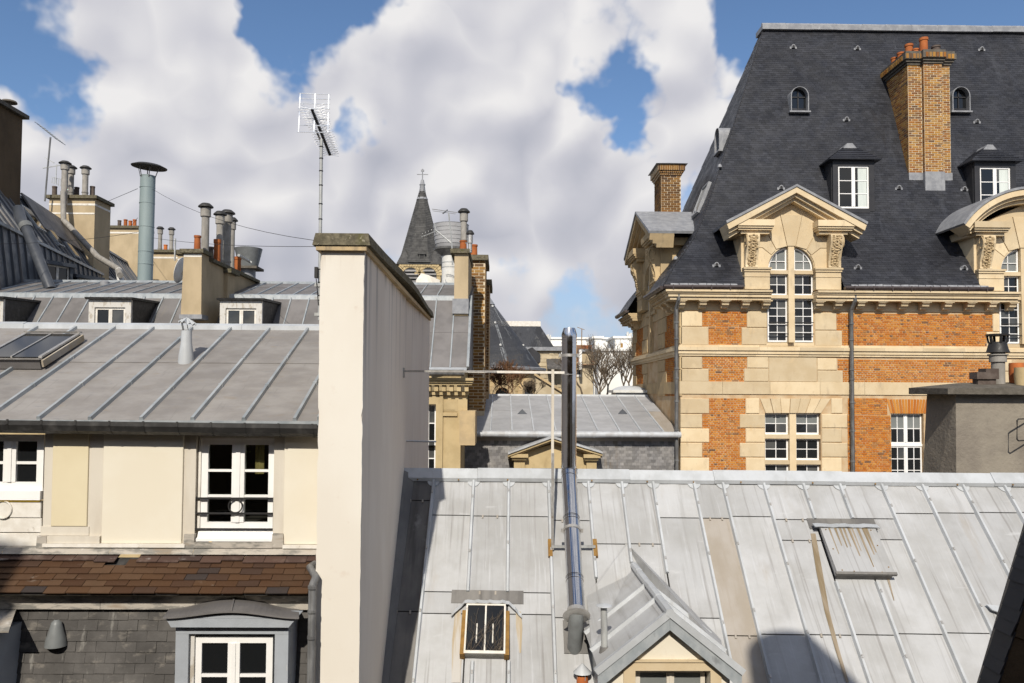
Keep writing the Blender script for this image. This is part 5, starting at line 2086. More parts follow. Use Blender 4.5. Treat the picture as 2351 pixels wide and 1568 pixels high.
# coping stones with a broken, sagging line
cy = [9.6, 10.35, 11.2, 12.1, 13.0, 13.9, 14.8, 15.9, 17.1, 18.3, 19.45]
hz = [.0, .01, .03, .06, .09, .12, .14, .13, .09, .05, .06]
for i in range(len(cy) - 1):
    b = MB()
    za, zb_ = ZC + hz[i], ZC + hz[i + 1]
    fr = (cy[i] - 9.7) / (YP2 - 9.7)
    xr = XR0 + (XR2 - XR0) * max(0, fr) + .09
    xr2 = XR0 + (XR2 - XR0) * max(0, (cy[i + 1] - 9.7) / (YP2 - 9.7)) + .09
    b.hexa([(XL0 - .09, cy[i], za), (xr, cy[i], za), (xr2, cy[i + 1] - .006, zb_), (XL0 - .09, cy[i + 1] - .006, zb_),
            (XL0 - .06, cy[i] + .03 * (i == 0), za + .15), (xr - .03, cy[i] + .03 * (i == 0), za + .15), (xr2 - .03, cy[i + 1] - .006, zb_ + .15), (XL0 - .06, cy[i + 1] - .006, zb_ + .15)])
    b.build('coping_stone', 'mossy_stone', PW)
b = MB()
b.hexa([(XL0 - .05, 9.62, ZC - .06), (XR0 + .04, 9.62, ZC - .06), (XR2 + .03, 19.3, ZC - .02), (XL0 - .05, 19.3, ZC - .02), (XL0 - .05, 9.62, ZC - .002), (XR0 + .04, 9.62, ZC - .002), (XR2 + .03, 19.3, ZC + .05), (XL0 - .05, 19.3, ZC + .05)])
b.build('coping_bed', 'stone_weathered', PW)

# ================================================================== pale zinc roof in the foreground
PALE = thing('zinc_roof_house', 'low house under a broad pale zinc roof with raised battens', 'house', (4, 14, -17))
RX, RY, RZ = -1.76, 14.7, -1.5
TN = math.tan(R(44.6))
SKEW = .016


def pr_(u, s, up=0.0):
    """pale roof: u along the ridge, s metres of run down the slope (towards the viewer)"""
    n_ = Vector((0, -math.sin(R(44.6)), math.cos(R(44.6))))
    v = Vector((RX + u - SKEW * s, RY - .05 * u - s, RZ - TN * s))
    return v + n_ * up


PN = (pr_(1, 0) - pr_(0, 0)).cross(pr_(0, 0) - pr_(0, 1)).normalized()


def phit(dx, dy):
    d = ray(dx, dy)
    o = pr_(0, 0)
    k = o.dot(PN) / d.dot(PN)
    q = d * k
    # q = R + u*(1,-.05,0) + s*(-SKEW,-1,-TN)
    s = (RZ - q.z) / TN
    u = q.x - RX + SKEW * s
    return u, s


U1 = 12.0
S1 = 4.6
b = MB()
b.add([pr_(0, 0, -.03), pr_(U1, 0, -.03), pr_(U1, S1, -.03), pr_(0, S1, -.03)], [(3, 2, 1, 0)])
back0, back1 = pr_(0, 0, -.03), pr_(U1, 0, -.03)
b.add([back0, back1, back1 + Vector((0, 4, -3.9)), back0 + Vector((0, 4, -3.9))], [(0, 1, 2, 3)])
PROOF = b.build('roof', 'gutter_zinc', PALE)
b = MB()
e0, e1 = pr_(.1, S1 - .2, -.1), pr_(U1, S1 - .2, -.1)
b.hexa([(e0.x, e0.y, -17), (e1.x, e1.y, -17), (e1.x, e1.y + 7, -17), (e0.x, e0.y + 7, -17), (e0.x, e0.y, e0.z), (e1.x, e1.y, e1.z), (e1.x, e1.y + 7, e1.z), (e0.x, e0.y + 7, e0.z)])
b.build('wall', 'cream', PALE)
bat_px = [996, 1087.7, 1168, 1259, 1350, 1426.6, 1498, 1591, 1657, 1750, 1840, 1922.7, 2017.6, 2110, 2202, 2296, 2388]
bu = [phit(x, 1104)[0] for x in bat_px]


def sp(dx, dy):
    return phit(dx, dy)[1]


joint_px = {  # rows of joints in every bay (y at about the bay's middle)
    0: [1150, 1405], 1: [1184, 1360, 1410], 2: [1186, 1361, 1410], 3: [1187, 1362, 1412], 4: [1196, 1420], 5: [1250], 6: [1250], 7: [1190, 1420],
    8: [1191, 1461], 9: [1187, 1458], 10: [1194, 1242, 1459], 11: [1194, 1242, 1459], 12: [1192, 1240, 1457], 13: [1180, 1455], 14: [1179, 1454], 15: [1178, 1388], 16: [1178, 1390], 17: [1178]}
ue = [.0] + bu + [U1]
for i in range(len(ue) - 1):
    a, e = ue[i], ue[i + 1]
    mxp = (a + e) / 2
    js = []
    for dy in joint_px.get(i, [1185, 1455]):
        # s where the bay's middle line passes that height
        lo, hi = 0, S1
        for _ in range(30):
            m_ = (lo + hi) / 2
            if proj(pr_(mxp, m_))[1] < dy:
                lo = m_
            else:
                hi = m_
        js.append(lo)
    js = [0.02] + js + [S1]
    for j in range(len(js) - 1):
        b = MB()
        lap = .03 if j < len(js) - 2 else 0
        fl = .012
        c = [pr_(a + .012, js[j] - .0, -.01), pr_(e - .012, js[j], -.01), pr_(e - .012, js[j + 1] - .009, -.005), pr_(a + .012, js[j + 1] - .009, -.005),
             pr_(a + .012, js[j], .001), pr_(e - .012, js[j], .001), pr_(e - .012, js[j + 1] - .009, fl), pr_(a + .012, js[j + 1] - .009, fl)]
        # slightly buckled sheet: a grid with small dents between its two ends
        gu, gs = 4, 7
        vs_, fs_ = [], []
        for qi in range(gs + 1):
            for qj in range(gu + 1):
                fu, fv = qj / gu, qi / gs
                edge = qj in (0, gu) or qi in (0, gs)
                upv_ = .001 + (fl - .001) * fv + (0 if edge else random.uniform(-.006, .007))
                vs_.append(pr_(a + .012 + (e - a - .024) * fu, js[j] + (js[j + 1] - .009 - js[j]) * fv, upv_))
        for qi in range(gs):
            for qj in range(gu):
                o__ = qi * (gu + 1) + qj
                fs_.append((o__ + gu + 1, o__ + gu + 2, o__ + 1, o__))
        tint_ = random.random() + .01
        b.add(vs_, fs_, tint_)
        b.add([c[3], c[2], c[6], c[7]], [(0, 1, 2, 3)], tint_)
        mm = 'zinc_light'
        if i == 0 or (i == 1 and j == 0 and False):
            mm = 'zinc_dirty'
        if i == 8 and j >= 1:
            mm = 'zinc_ochre'
        b.build('zinc_sheet', mm, PROOF, True)
        # lap clips
        if j and i % 2 == 0 and i < 12:
            for q in (.3, .7):
                k = MB()
                uu = a + (e - a) * q
                o = [pr_(uu - .014, js[j] - .012, fl), pr_(uu + .014, js[j] - .012, fl), pr_(uu + .014, js[j] + .03, .006), pr_(uu - .014, js[j] + .03, .006)]
                o2 = [p + Vector((0, -.012, .012)) for p in o]
                k.hexa(o[::-1] + o2[::-1], .4)
                k.build('clip', 'zinc_ochre', PROOF)


def pbat(u, s0, s1, cuts):
    def fn(x, f, up):
        return pr_(x, f, up)
    w, h = .058, .06
    b = MB()
    prev = s0
    for idx, c in enumerate(list(cuts) + [s1]):
        lift = .004 * (idx % 2)
        q = []
        for f in (prev, c):
            for (dx_, up) in ((-w / 2 - .004, .0), (w / 2 + .004, .0), (w / 2 - .012, h + lift), (-w / 2 + .012, h + lift)):
                q.append(pr_(u + dx_, f, up))
        b.hexa([q[4], q[5], q[1], q[0], q[7], q[6], q[2], q[3]], random.random() + .01)
        prev = c + .002
    o = b.build('batten', 'zinc_batten', PROOF)
    for c in cuts:
        k = MB()
        q = []
        for f in (c - .008, c + .03):
            for (dx_, up) in ((-.012, h), (.012, h), (.012, h + .02), (-.012, h + .02)):
                q.append(pr_(u + dx_, f, up))
        k.hexa([q[4], q[5], q[1], q[0], q[7], q[6], q[2], q[3]])
        k.build('tack', 'steel_dull', o)
    return o


rnd = random.Random(21)
stop_px = {1: 1360, 2: 1361, 4: 1329, 5: 1294, 6: 1317, 10: 1194, 11: 1193}
for i, u in enumerate(bu):
    s1 = S1
    if i in stop_px:
        lo, hi = 0, S1
        for _ in range(30):
            m_ = (lo + hi) / 2
            if proj(pr_(u, m_))[1] < stop_px[i]:
                lo = m_
            else:
                hi = m_
        s1 = lo
    cuts = []
    s = rnd.uniform(.25, .45)
    while s < s1 - .15:
        cuts.append(s)
        s += rnd.uniform(.72, .9)
    pbat(u, .06, s1, cuts)
    if i in (1, 2, 10, 11):
        # goes on below the roof light
        s2 = {1: sp(1075, 1520), 2: sp(1165, 1520), 10: sp(1910, 1338), 11: sp(2000, 1338)}[i]
        uu = {1: phit(1085, 1518)[0], 2: phit(1168, 1518)[0], 10: u, 11: u}[i]
        pbat(uu, s2, S1, [s2 + .12, s2 + .9])
    # round collar under the ridge
    k = MB()
    ring_o = [pr_(u + .115 * math.cos(a), .085 + .075 * math.sin(a) * (1.3 if math.sin(a) > 0 else .4), .012) for a in np.linspace(0, 2 * math.pi, 18, endpoint=False)]
    k.add(ring_o + [p + Vector((0, -.006, .006)) for p in ring_o], [tuple(range(17, -1, -1)) if False else tuple(range(18)), tuple(range(18, 36))] + [(j, (j + 1) % 18, 18 + (j + 1) % 18, 18 + j) for j in range(18)])
    k.build('batten_collar', 'zinc_batten', PROOF)
# ridge capping in lengths
u = -.02
lens = [1.35, 2.75, 1.5, 2.3, 2.6, 1.7, 2.6]
for i, l_ in enumerate(lens):
    e = min(u + l_, U1)
    b = MB()
    h = .09
    lf = .012 * (i % 2)
    fa = [pr_(u, .105, .02 + lf), pr_(u, .085, .085 + lf) , Vector(pr_(u, 0)) + Vector((0, .0, .14 + lf)), Vector(pr_(u, 0)) + Vector((0, .14, .05 + lf)), Vector(pr_(u, 0)) + Vector((0, .12, -.06))]
    fb_ = [pr_(e, .105, .02 + lf), pr_(e, .085, .085 + lf), Vector(pr_(e, 0)) + Vector((0, .0, .14 + lf)), Vector(pr_(e, 0)) + Vector((0, .14, .05 + lf)), Vector(pr_(e, 0)) + Vector((0, .12, -.06))]
    n_ = 5
    b.add(fa + fb_, [(j, (j + 1) % n_, n_ + (j + 1) % n_, n_ + j) for j in range(n_)] + [tuple(range(n_)), tuple(range(2 * n_ - 1, n_ - 1, -1))], random.random() + .01)
    rc = b.build('ridge_cap', 'zinc_batten', PALE)
    for q in (.2, .75):
        k = MB()
        c = pr_(u + (e - u) * q, .097, .05 + lf)
        k.blob(c + Vector((0, -.012, .005)), .016)
        k.build('screw', 'rust', rc)
    u = e + .003
# wall flashing along the party wall
b = MB()
b.hexa([pr_(-.03, S1, .0), pr_(.17, S1, .0), pr_(.17, 0, .0), pr_(-.03, 0, .0), pr_(-.03, S1, .16), pr_(.17, S1, .022), pr_(.17, 0, .022), pr_(-.03, 0, .16)])
b.build('wall_flashing', 'zinc_dirty', PALE)


def raised(mb, u0, u1, s0, s1, h0, h1, tint=0.0, base=0.0):
    """box standing on the pale roof, s0 upper edge, s1 lower edge"""
    c = [pr_(u0, s1, base), pr_(u1, s1, base), pr_(u1, s0, base), pr_(u0, s0, base), pr_(u0, s1, h1), pr_(u1, s1, h1), pr_(u1, s0, h0), pr_(u0, s0, h0)]
    mb.hexa(c, tint)


def stain_strip(parent, px_pts, width, m, up=.0145):
    """rust run, a thin film that follows the slope"""
    b = MB()
    prev = None
    for (dx, dy), w in zip(px_pts, width):
        u, s = phit(dx, dy)
        cur = (pr_(u - w / 2, s, up), pr_(u + w / 2, s, up))
        if prev:
            b.add([cur[0], cur[1], prev[1], prev[0]], [(0, 1, 2, 3)])
        prev = cur
    return b.build('rust_stain', m, parent)


# ---- barred roof light
u0, s0 = phit(1063, 1386)
u1, _ = phit(1170, 1386)
_, s1 = phit(1115, 1513)
LGT = thing('roof_light', 'barred roof light with rusty sides and dead twigs on the pale zinc roof', 'skylight', pr_((u0 + u1) / 2, (s0 + s1) / 2), 'roof lights on the pale zinc roof')
b = MB()
raised(b, u0 + .06, u1 - .06, s0, s1, .06, .16)
b.build('curb', 'zinc_dirty', LGT)
for (a, e) in ((u0, u0 + .075), (u1 - .075, u1)):
    b = MB()
    raised(b, a, e, s0 + .1, s1 + .01, .05, .165)
    b.build('rusty_side', 'rust', LGT)
b = MB()
for (a, e, p, q) in ((u0 + .06, u1 - .06, s0 + .02, s0 + .05), (u0 + .06, u1 - .06, s1 - .035, s1), (u0 + .06, u0 + .085, s0 + .05, s1 - .035), (u1 - .085, u1 - .06, s0 + .05, s1 - .035), ((u0 + u1) / 2 - .012, (u0 + u1) / 2 + .012, s0 + .05, s1 - .035)):
    raised(b, a, e, p, q, .075 + .1 * (p - s0) / (s1 - s0), .075 + .1 * (q - s0) / (s1 - s0), 0, .05)
b.build('frame', 'white_wood', LGT)
for (a, e) in ((u0 + .085, (u0 + u1) / 2 - .012), ((u0 + u1) / 2 + .012, u1 - .085)):
    b = MB()
    raised(b, a, e, s0 + .05, s1 - .035, .072, .166, 0, .05)
    b.build('pane', 'glass', LGT)
    b = MB()
    m_ = (a + e) / 2 + (.02 if a < (u0 + u1) / 2 - .1 else -.03)
    raised(b, m_ - .009, m_ + .009, s0 + .2, s1 - .12, .088, .178, 0, .06)
    b.build('bar', 'white_wood', LGT)
b = MB()
rnd = random.Random(4)
for i in range(34):
    uu = rnd.uniform(u0 + .1, u1 - .1)
    s = s1 - .03
    p = pr_(uu, s, .175)
    dirx = rnd.uniform(-.5, .5)
    pts = [p]
    for j in range(5):
        s -= rnd.uniform(.05, .13)
        uu = min(max(uu + dirx * .25 + rnd.uniform(-.04, .04), u0 + .09), u1 - .09)
        pts.append(pr_(uu, max(s, s0 + .1), .185 - .02 * j + rnd.uniform(0, .02)))
    b.tube(pts, .0020, 3)
tw = b.build('twigs', 'bark', LGT)
tw['kind'] = 'stuff'
b = MB()
raised(b, u0 - .19, u1 + .22, s0 - .17, s0 - .0, .016, .02)
b.build('head_flashing', 'zinc_dirty', LGT)
b = MB()
nn = 22
pa, pb = [], []
for i in range(nn + 1):
    f = i / nn
    uu = u0 - .17 + (u1 - u0 + .36) * f
    dr = .16 * max(0, abs(f - .5) * 2 - .62) / .38
    wv = .012 * math.sin(f * 37) + .008 * math.sin(f * 71)
    pa.append(pr_(uu, s0 - .03 + dr, .05 + wv - dr * .1))
    pb.append(pr_(uu, s0 + .03 + dr, .10 + wv - dr * .2))
vs = pa + pb + [p + Vector((0, .01, -.012)) for p in pa] + [p + Vector((0, .01, -.012)) for p in pb]
m2 = nn + 1
fs = []
for i in range(nn):
    fs += [(i, i + 1, m2 + i + 1, m2 + i), (2 * m2 + i, 3 * m2 + i, 3 * m2 + i + 1, 2 * m2 + i + 1), (m2 + i, m2 + i + 1, 3 * m2 + i + 1, 3 * m2 + i)]
b.add(vs, fs)
b.build('curled_lip', 'zinc_batten', LGT)
stain_strip(PALE, [(1052, 1400), (1050, 1470), (1047, 1568)], (.08, .16, .13), 'rust_pale', .016)
stain_strip(PALE, [(1190, 1405), (1192, 1440), (1194, 1500)], (.08, .10, .03), 'rust_pale', .016)

# ---- sheet metal hatch
u0, s0 = phit(1877, 1216)
u1, _ = phit(2001, 1216)
_, s1 = phit(1965, 1334)
HAT = thing('roof_hatch', 'closed zinc hatch with brown runs and a curled lip on the pale roof', 'roof hatch', pr_((u0 + u1) / 2, (s0 + s1) / 2))
b = MB()
raised(b, u0 + .02, u1 - .02, s0, s1 - .02, .08, .15)
b.build('curb', 'zinc_dirty', HAT)
b = MB()
raised(b, u0, u1, s0 + .01, s1 - .03, .13, .185, 0, .075)
b.build('lid', 'zinc_light', HAT)
b = MB()
raised(b, u0 - .02, u1 + .03, s1 - .035, s1 - .005, .195, .19, 0, .14)
b.build('lower_edge', 'zinc_dirty', HAT)
b = MB()
rnd = random.Random(9)
for i in range(9):
    uu = u0 + .1 + (u1 - u0 - .2) * (i + rnd.uniform(.2, .8)) / 9
    l_ = rnd.uniform(.45, .98) * (s1 - s0 - .1)
    w = rnd.uniform(.025, .06)

    def up_(s):
        return .131 + .055 * (s - s0) / (s1 - s0) + .0015
    b.add([pr_(uu - w * .2, s0 + .03 + l_, up_(s0 + .03 + l_)), pr_(uu + w * .2, s0 + .03 + l_, up_(s0 + .03 + l_)), pr_(uu + w / 2, s0 + .03, up_(s0 + .03)), pr_(uu - w / 2, s0 + .03, up_(s0 + .03))], [(0, 1, 2, 3)])
b.build('brown_runs', 'rust_streak', HAT)
for q in ((.08, .1), (.9, .1), (.08, .5), (.9, .42), (.1, .92), (.3, .94), (.78, .95), (.93, .85)):
    k = MB()
    s = s0 + (s1 - s0) * q[1]
    k.blob(pr_(u0 + (u1 - u0) * q[0], s, .135 + .055 * q[1]), .012)
    k.build('screw', 'rust', HAT)
b = MB()
raised(b, u0 - .13, u1 + .10, s0 - .16, s0, .016, .02)
b.build('head_flashing', 'zinc_dirty', HAT)
b = MB()
nn = 14
pa, pb = [], []
for i in range(nn + 1):
    f = i / nn
    uu = u0 - .10 + (u1 - u0 + .17) * f
    wv = .010 * math.sin(f * 17) + .006 * math.sin(f * 41)
    pa.append(pr_(uu, s0 - .04, .10 + wv))
    pb.append(pr_(uu, s0 + .045, .17 + wv))
vs = pa + pb + [p + Vector((0, .012, -.014)) for p in pa] + [p + Vector((0, .012, -.014)) for p in pb]
m2 = nn + 1
fs = []
for i in range(nn):
    fs += [(i, i + 1, m2 + i + 1, m2 + i), (2 * m2 + i, 3 * m2 + i, 3 * m2 + i + 1, 2 * m2 + i + 1), (m2 + i, m2 + i + 1, 3 * m2 + i + 1, 3 * m2 + i)]
b.add(vs, fs)
b.build('curled_lip', 'zinc_batten', HAT)
stain_strip(PALE, [(1866, 1226), (1880, 1310), (1897, 1400), (1921, 1490), (1945, 1568)], (.08, .10, .075, .06, .04), 'rust_streak', .0165)
stain_strip(PALE, [(2012, 1232), (2030, 1300), (2052, 1380)], (.05, .05, .015), 'rust_streak', .0165)

# ---- another roof light peeping out at the right
u0, s0 = phit(2262, 1398)
LG2 = thing('roof_light', 'roof light half hidden behind the dark gable with a bent pale lip', 'skylight', pr_(u0 + .4, s0 + .3), 'roof lights on the pale zinc roof')
b = MB()
raised(b, u0 + .12, u0 + .9, s0 + .03, s0 + .9, .06, .15)
b.build('curb', 'zinc_dirty', LG2)
b = MB()
raised(b, u0 + .16, u0 + .86, s0 + .1, s0 + .86, .072, .162, 0, .05)
b.build('pane', 'glass', LG2)
b = MB()
nn = 10
pa, pb = [], []
for i in range(nn + 1):
    f = i / nn
    dr = .10 * math.sin(math.pi * min(1, f * 1.2)) if f < .8 else .0
    pa.append(pr_(u0 + 1.1 * f, s0 - .03 + dr * .3, .07))
    pb.append(pr_(u0 + .03 + 1.1 * f, s0 + .05 + dr, .10))
vs = pa + pb + [p + Vector((0, .012, -.014)) for p in pa] + [p + Vector((0, .012, -.014)) for p in pb]
m2 = nn + 1
fs = []
for i in range(nn):
    fs += [(i, i + 1, m2 + i + 1, m2 + i), (2 * m2 + i, 3 * m2 + i, 3 * m2 + i + 1, 2 * m2 + i + 1), (m2 + i, m2 + i + 1, 3 * m2 + i + 1, 3 * m2 + i)]
b.add(vs, fs)
b.build('curled_lip', 'zinc_batten', LG2)

# ---- gabled dormer of the pale roof
YG = 10.4
DX = P(1537, 1410, YG).x
ZA = P(1537, 1412, YG).z
HW = (P(1704, 1542, YG).x - P(1380, 1542, YG).x) / 2
ZEV = P(1540, 1541, YG).z
GD = bpy.data.objects.new('gabled_dormer', None)
COL.objects.link(GD)
attach(GD, PALE)
GD['label'] = 'gabled dormer with zinc roof and cream pediment'
rise = ZA - ZEV
for s in (-1, 1):
    nb = Vector((s * rise, 0, HW)).normalized()
    b = MB()
    o0, o1 = Vector((DX, YG, ZA)), Vector((DX + s * HW, YG, ZEV))

    def gp_(f, y, up=0):
        return o0 + (o1 - o0) * f + Vector((0, y - YG, 0)) + nb * up
    yend = 13.6
    order = (lambda q: q) if s > 0 else (lambda q: q[::-1])
    ys_ = [YG, 11.15, 11.95, 13.5]
    for i in range(3):
        b = MB()
        q = [gp_(0, ys_[i] + .002, 0), gp_(1, ys_[i] + .002, 0), gp_(1, ys_[i + 1], 0), gp_(0, ys_[i + 1], 0)]
        q2 = [p + nb * .012 for p in q]
        b.hexa(order(q[:])[:] + order(q2[:])[:], random.random() + .01)
        b.build('zinc_sheet', 'zinc_light', GD)
    for y in ys_[1:3]:
        b = MB()
        q = []
        for f in (0.02, 1.0):
            for (dy_, up) in ((-.035, .012), (.035, .012), (.022, .062), (-.022, .062)):
                q.append(gp_(f, y + dy_, up))
        b.hexa([q[0], q[1], q[5], q[4], q[3], q[2], q[6], q[7]], .4)
        b.build('batten', 'zinc_batten', GD)
    # verge roll and fascia
    b = MB()
    q = []
    for f in (-.04, 1.03):
        for (dy_, up) in ((-.05 - .003 * s, -.02), (.07, -.02), (.07, .05), (-.05, .065)):
            q.append(gp_(f, YG + dy_, up))
    b.hexa([q[0], q[1], q[5], q[4], q[3], q[2], q[6], q[7]], .6)
    b.build('verge_roll', 'zinc_batten', GD)
    b = MB()
    q = [gp_(0, YG - .03, -.02), gp_(1.03, YG - .03, -.02), gp_(1.03, YG - .03, -.02) + Vector((0, 0, -.19)), gp_(0, YG - .03, -.02) + Vector((0, 0, -.17))]
    q[0].x = q[3].x = DX + s * .001
    b.hexa([*q, *[p + Vector((0, .06, 0)) for p in q]], .3)
    b.build('fascia', 'zinc_batten_blue', GD)
    b = MB()
    zl = ZEV - .12
    xs_ = DX + s * (HW - .1)
    b.add([(xs_, YG + .12, zl), (xs_, YG + .12, -6.5), (xs_, 13.4, -6.5), (xs_, 13.4, zl)], [(0, 1, 2, 3)])
    b.build('cheek', 'zinc_batten_blue', GD)
b = MB()
for i, (ya, yb) in enumerate(((YG - .05, 11.1), (11.1, 11.9), (11.9, 12.7), (12.7, 13.35))):
    b.tube([(DX, ya, ZA + .035 + .01 * (i % 2)), (DX, yb, ZA + .035 + .008 * (i % 2))], .06, 8)
b.build('ridge_roll', 'zinc_batten', GD)
yg = YG + .1
b = MB()
w_ = HW - .12
ow0, ow1 = P(1458, 1560, yg).x, P(1630, 1560, yg).x
zo = P(1544, 1542, yg).z
b.prism([(DX - w_, -6.5), (ow0, -6.5), (ow0, zo), (ow1, zo), (ow1, -6.5), (DX + w_, -6.5), (DX + w_, ZEV - .08), (DX, ZA - .13), (DX - w_, ZEV - .08)], yg, yg + .2, 'y')
b.build('gable_wall', 'cream', GD)
b = MB()
sx0, sx1 = P(1431, 1560, yg).x, P(1655, 1560, yg).x
zi = P(1544, 1518, yg).z
b.box(sx0, ow0, yg - .03, yg - .002, -6.5, zi)
b.box(ow1, sx1, yg - .03, yg - .002, -6.5, zi)
b.box(ow0, ow1, yg - .03, yg - .002, zo + .02, zi)
b.box(sx0 - .03, sx1 + .03, yg - .05, yg - .002, zi + .001, zi + .025)
b.build('surround', 'stone', GD)
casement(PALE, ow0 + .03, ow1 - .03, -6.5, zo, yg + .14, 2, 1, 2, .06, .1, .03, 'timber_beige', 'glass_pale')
# saddle behind the dormer
b = MB()
for s in (-1, 1):
    a_, e_, t_ = (phit(1447, 1298), phit(1310 if s < 0 else 1668, 1470 if s < 0 else 1490), phit(1438, 1247))
    p0 = pr_(t_[0], t_[1], .016)
    p1 = pr_(*phit(1347, 1370) if s < 0 else phit(1655, 1470), .018)
    p2 = Vector((DX, 13.35, ZA + .01))
    p3 = Vector((DX + s * HW, 11.2, ZEV + .01))
    b.add([p0, p1, p3, p2] if s < 0 else [p2, p3, p1, p0], [(0, 1, 2, 3)], .3)
b.build('saddle', 'zinc_light', GD)

# ---- pipes on the dormer and roof
pb_ = Vector((P(1388, 1490, 10.9).x, 10.9, P(1388, 1490, 10.9).z))
VP = thing('vent_pipe', 'thin galvanised vent pipe with a flat round cap on the dormer roof', 'vent pipe', pb_)
ztop = P(1385, 1395, 10.9).z
b = MB()
b.tube([(pb_.x, 10.9, pb_.z - .15), (pb_.x - .01, 10.9, ztop)], .045, 12)
b.build('pipe', 'galvanised', VP, True)
b = MB()
b.lathe([(.02, ztop + .0), (.11, ztop + .022), (.108, ztop + .03), (.01, ztop + .055)], pb_.x - .01, 10.9, 18)
b.build('cap', 'zinc_batten', VP, True)
b = MB()
b.lathe([(.075, pb_.z - .05), (.06, pb_.z + .03), (.05, pb_.z + .035)], pb_.x, 10.9, 14)
b.build('collar', 'zinc_dirty', VP)

pc = P(1337, 1560, 11.75)
TP = thing('clay_flue', 'short clay flue under a conical zinc cap at the bottom edge', 'flue', (pc.x, pc.y, pc.z - .4))
b = MB()
b.lathe([(.085, pc.z - .5), (.085, pc.z + .06), (.07, pc.z + .06), (.07, pc.z - .1)], pc.x, pc.y, 14)
b.build('pipe', 'terracotta', TP, True)
b = MB()
for a in range(4):
    b.bar((pc.x + .08 * math.cos(a * 1.57 + .4), pc.y + .08 * math.sin(a * 1.57 + .4), pc.z + .0), (pc.x + .1 * math.cos(a * 1.57 + .4), pc.y + .1 * math.sin(a * 1.57 + .4), pc.z + .13), .012, .004)
b.build('strut', 'galvanised', TP)
b = MB()
b.lathe([(.135, pc.z + .10), (.13, pc.z + .11), (.01, pc.z + .23)], pc.x, pc.y, 18)
b.build('cap', 'zinc_batten', TP, True)

# ---- steel flue
e_ = P(1306, 1080, 14.15)
f_ = P(1323, 1402, 12.05)
t_ = P(1305, 775, 14.15)
FL = thing('steel_flue', 'polished stainless steel flue leaning over the pale zinc ridge', 'flue', f_)
r = .133


def seg(p, q, name='flue_section', rr=r, m='steel', n=28):
    b = MB()
    b.tube([p, q], rr, n)
    return b.build(name, m, FL, True)


e_ = Vector(e_)
f_ = Vector(f_)
top_ = Vector((e_.x, e_.y, t_.z))
for (za, zb_) in ((.02, .30), (.303, .72), (.723, .999)):
    seg(e_ + (top_ - e_) * za, e_ + (top_ - e_) * zb_)
ax = (f_ - e_)
for (za, zb_) in ((.0, .385), (.388, .80), (.803, 1.0)):
    seg(e_ + ax * za, e_ + ax * zb_)
seg(e_ - ax.normalized() * .02, e_ + Vector((0, 0, .05)), 'elbow', r * 1.0)


def ringb(c, d, w=.02, rr=r + .008):
    b = MB()
    b.tube([c - d * w / 2, c + d * w / 2], rr, 28)
    return b.build('joint_ring', 'steel', FL, True)


upv = Vector((0, 0, 1))
dn = ax.normalized()
for q in (.03, .085, .135, .30, .325, .715, .735, .93, .96, .985):
    ringb(e_ + (top_ - e_) * q, upv, .014 if q < .9 else .02)
for q in (.02, .06, .375, .40, .79, .815):
    ringb(e_ + ax * q, dn, .015)
b = MB()
b.lathe([(r + .004, t_.z), (r + .004, t_.z + .06), (r * .78, t_.z + .17), (r * .76, t_.z + .17), (r * .76, t_.z + .0)], e_.x, e_.y, 28)
b.build('cone_cap', 'steel', FL, True)
for (c, d) in ((e_ + (top_ - e_) * .865, upv), (e_ + ax * .47, dn)):
    b = MB()
    b.tube([c - d * .025, c + d * .025], r + .012, 28)
    b.box(c.x + r, c.x + r + .05, c.y - .02, c.y + .02, c.z - .03, c.z + .03)
    b.box(c.x - r - .05, c.x - r, c.y - .02, c.y + .02, c.z - .03, c.z + .03)
    b.build('clamp', 'steel_dull', FL, True)
b = MB()
b.tube([f_ - dn * .02, f_ + dn * .05, f_ + dn * .09, f_ + dn * .10], [r + .005, r + .02, r + .075, r + .06], 28)
b.build('storm_collar', 'steel_dull', FL, True)
g_ = P(1322, 1478, 11.98)
b = MB()
b.tube([f_ + dn * .06, Vector((g_.x, g_.y + .0, g_.z + .3)), Vector((g_.x, g_.y + .22, g_.z - .15))], .11, 20)
b.build('sleeve', 'pvc_grey', FL, True)
b = MB()
u0, s0 = phit(1292, 1425)
u1, s1 = phit(1352, 1502)
raised(b, u0, u1, s0, s1, .02, .024)
b.build('base_flashing', 'zinc_dirty', FL)

# ---- bracing of the flue
BR = thing('flue_brace', 'thin steel brace from the party wall with an upright beside the flue', 'brace', pr_(*phit(1268, 1268)))
pb0 = pr_(*phit(1268, 1266), .05)
Yb = pb0.y
topz = P(1267, 848, Yb).z
b = MB()
b.bar((pb0.x, Yb, pb0.z), (pb0.x + .0, Yb, P(1267, 1040, Yb).z), .045, .03)
b.build('upright', 'steel_dull', BR)
b = MB()
b.bar((pb0.x - .005, Yb + .005, P(1267, 1062, Yb).z), (pb0.x - .005, Yb + .005, topz), .045, .03)
b.build('upright', 'timber_beige', BR)
wa = P(926, 852, 14.3)
b = MB()
wb_ = P(1140, 853, (14.3 + Yb) / 2)
b.bar(wa, wb_, .035, .035)
b.build('tie_bar', 'steel_dull', BR)
b = MB()
b.bar(P(1075, 853, 14.1), Vector((e_.x - r, Yb + .1, P(1290, 855, Yb).z)), .04, .042)
b.build('tie_bar', 'white_wood', BR)
b = MB()
b.box(wa.x - .04, wa.x + .03, wa.y - .03, wa.y + .03, wa.z - .12, wa.z + .06)
b.build('wall_plate', 'steel_dull', BR)
for dx in (1263, 1366):
    b = MB()
    u, s = phit(dx, 1262)
    raised(b, u - .035, u + .035, s - .12, s + .12, .07, .07)
    b.build('foot', 'rust', BR)
b = MB()
p0, p1 = pr_(*phit(1266, 1262), .09), pr_(*phit(1366, 1262), .09)
b.bar(p0, p1, .04, .04)
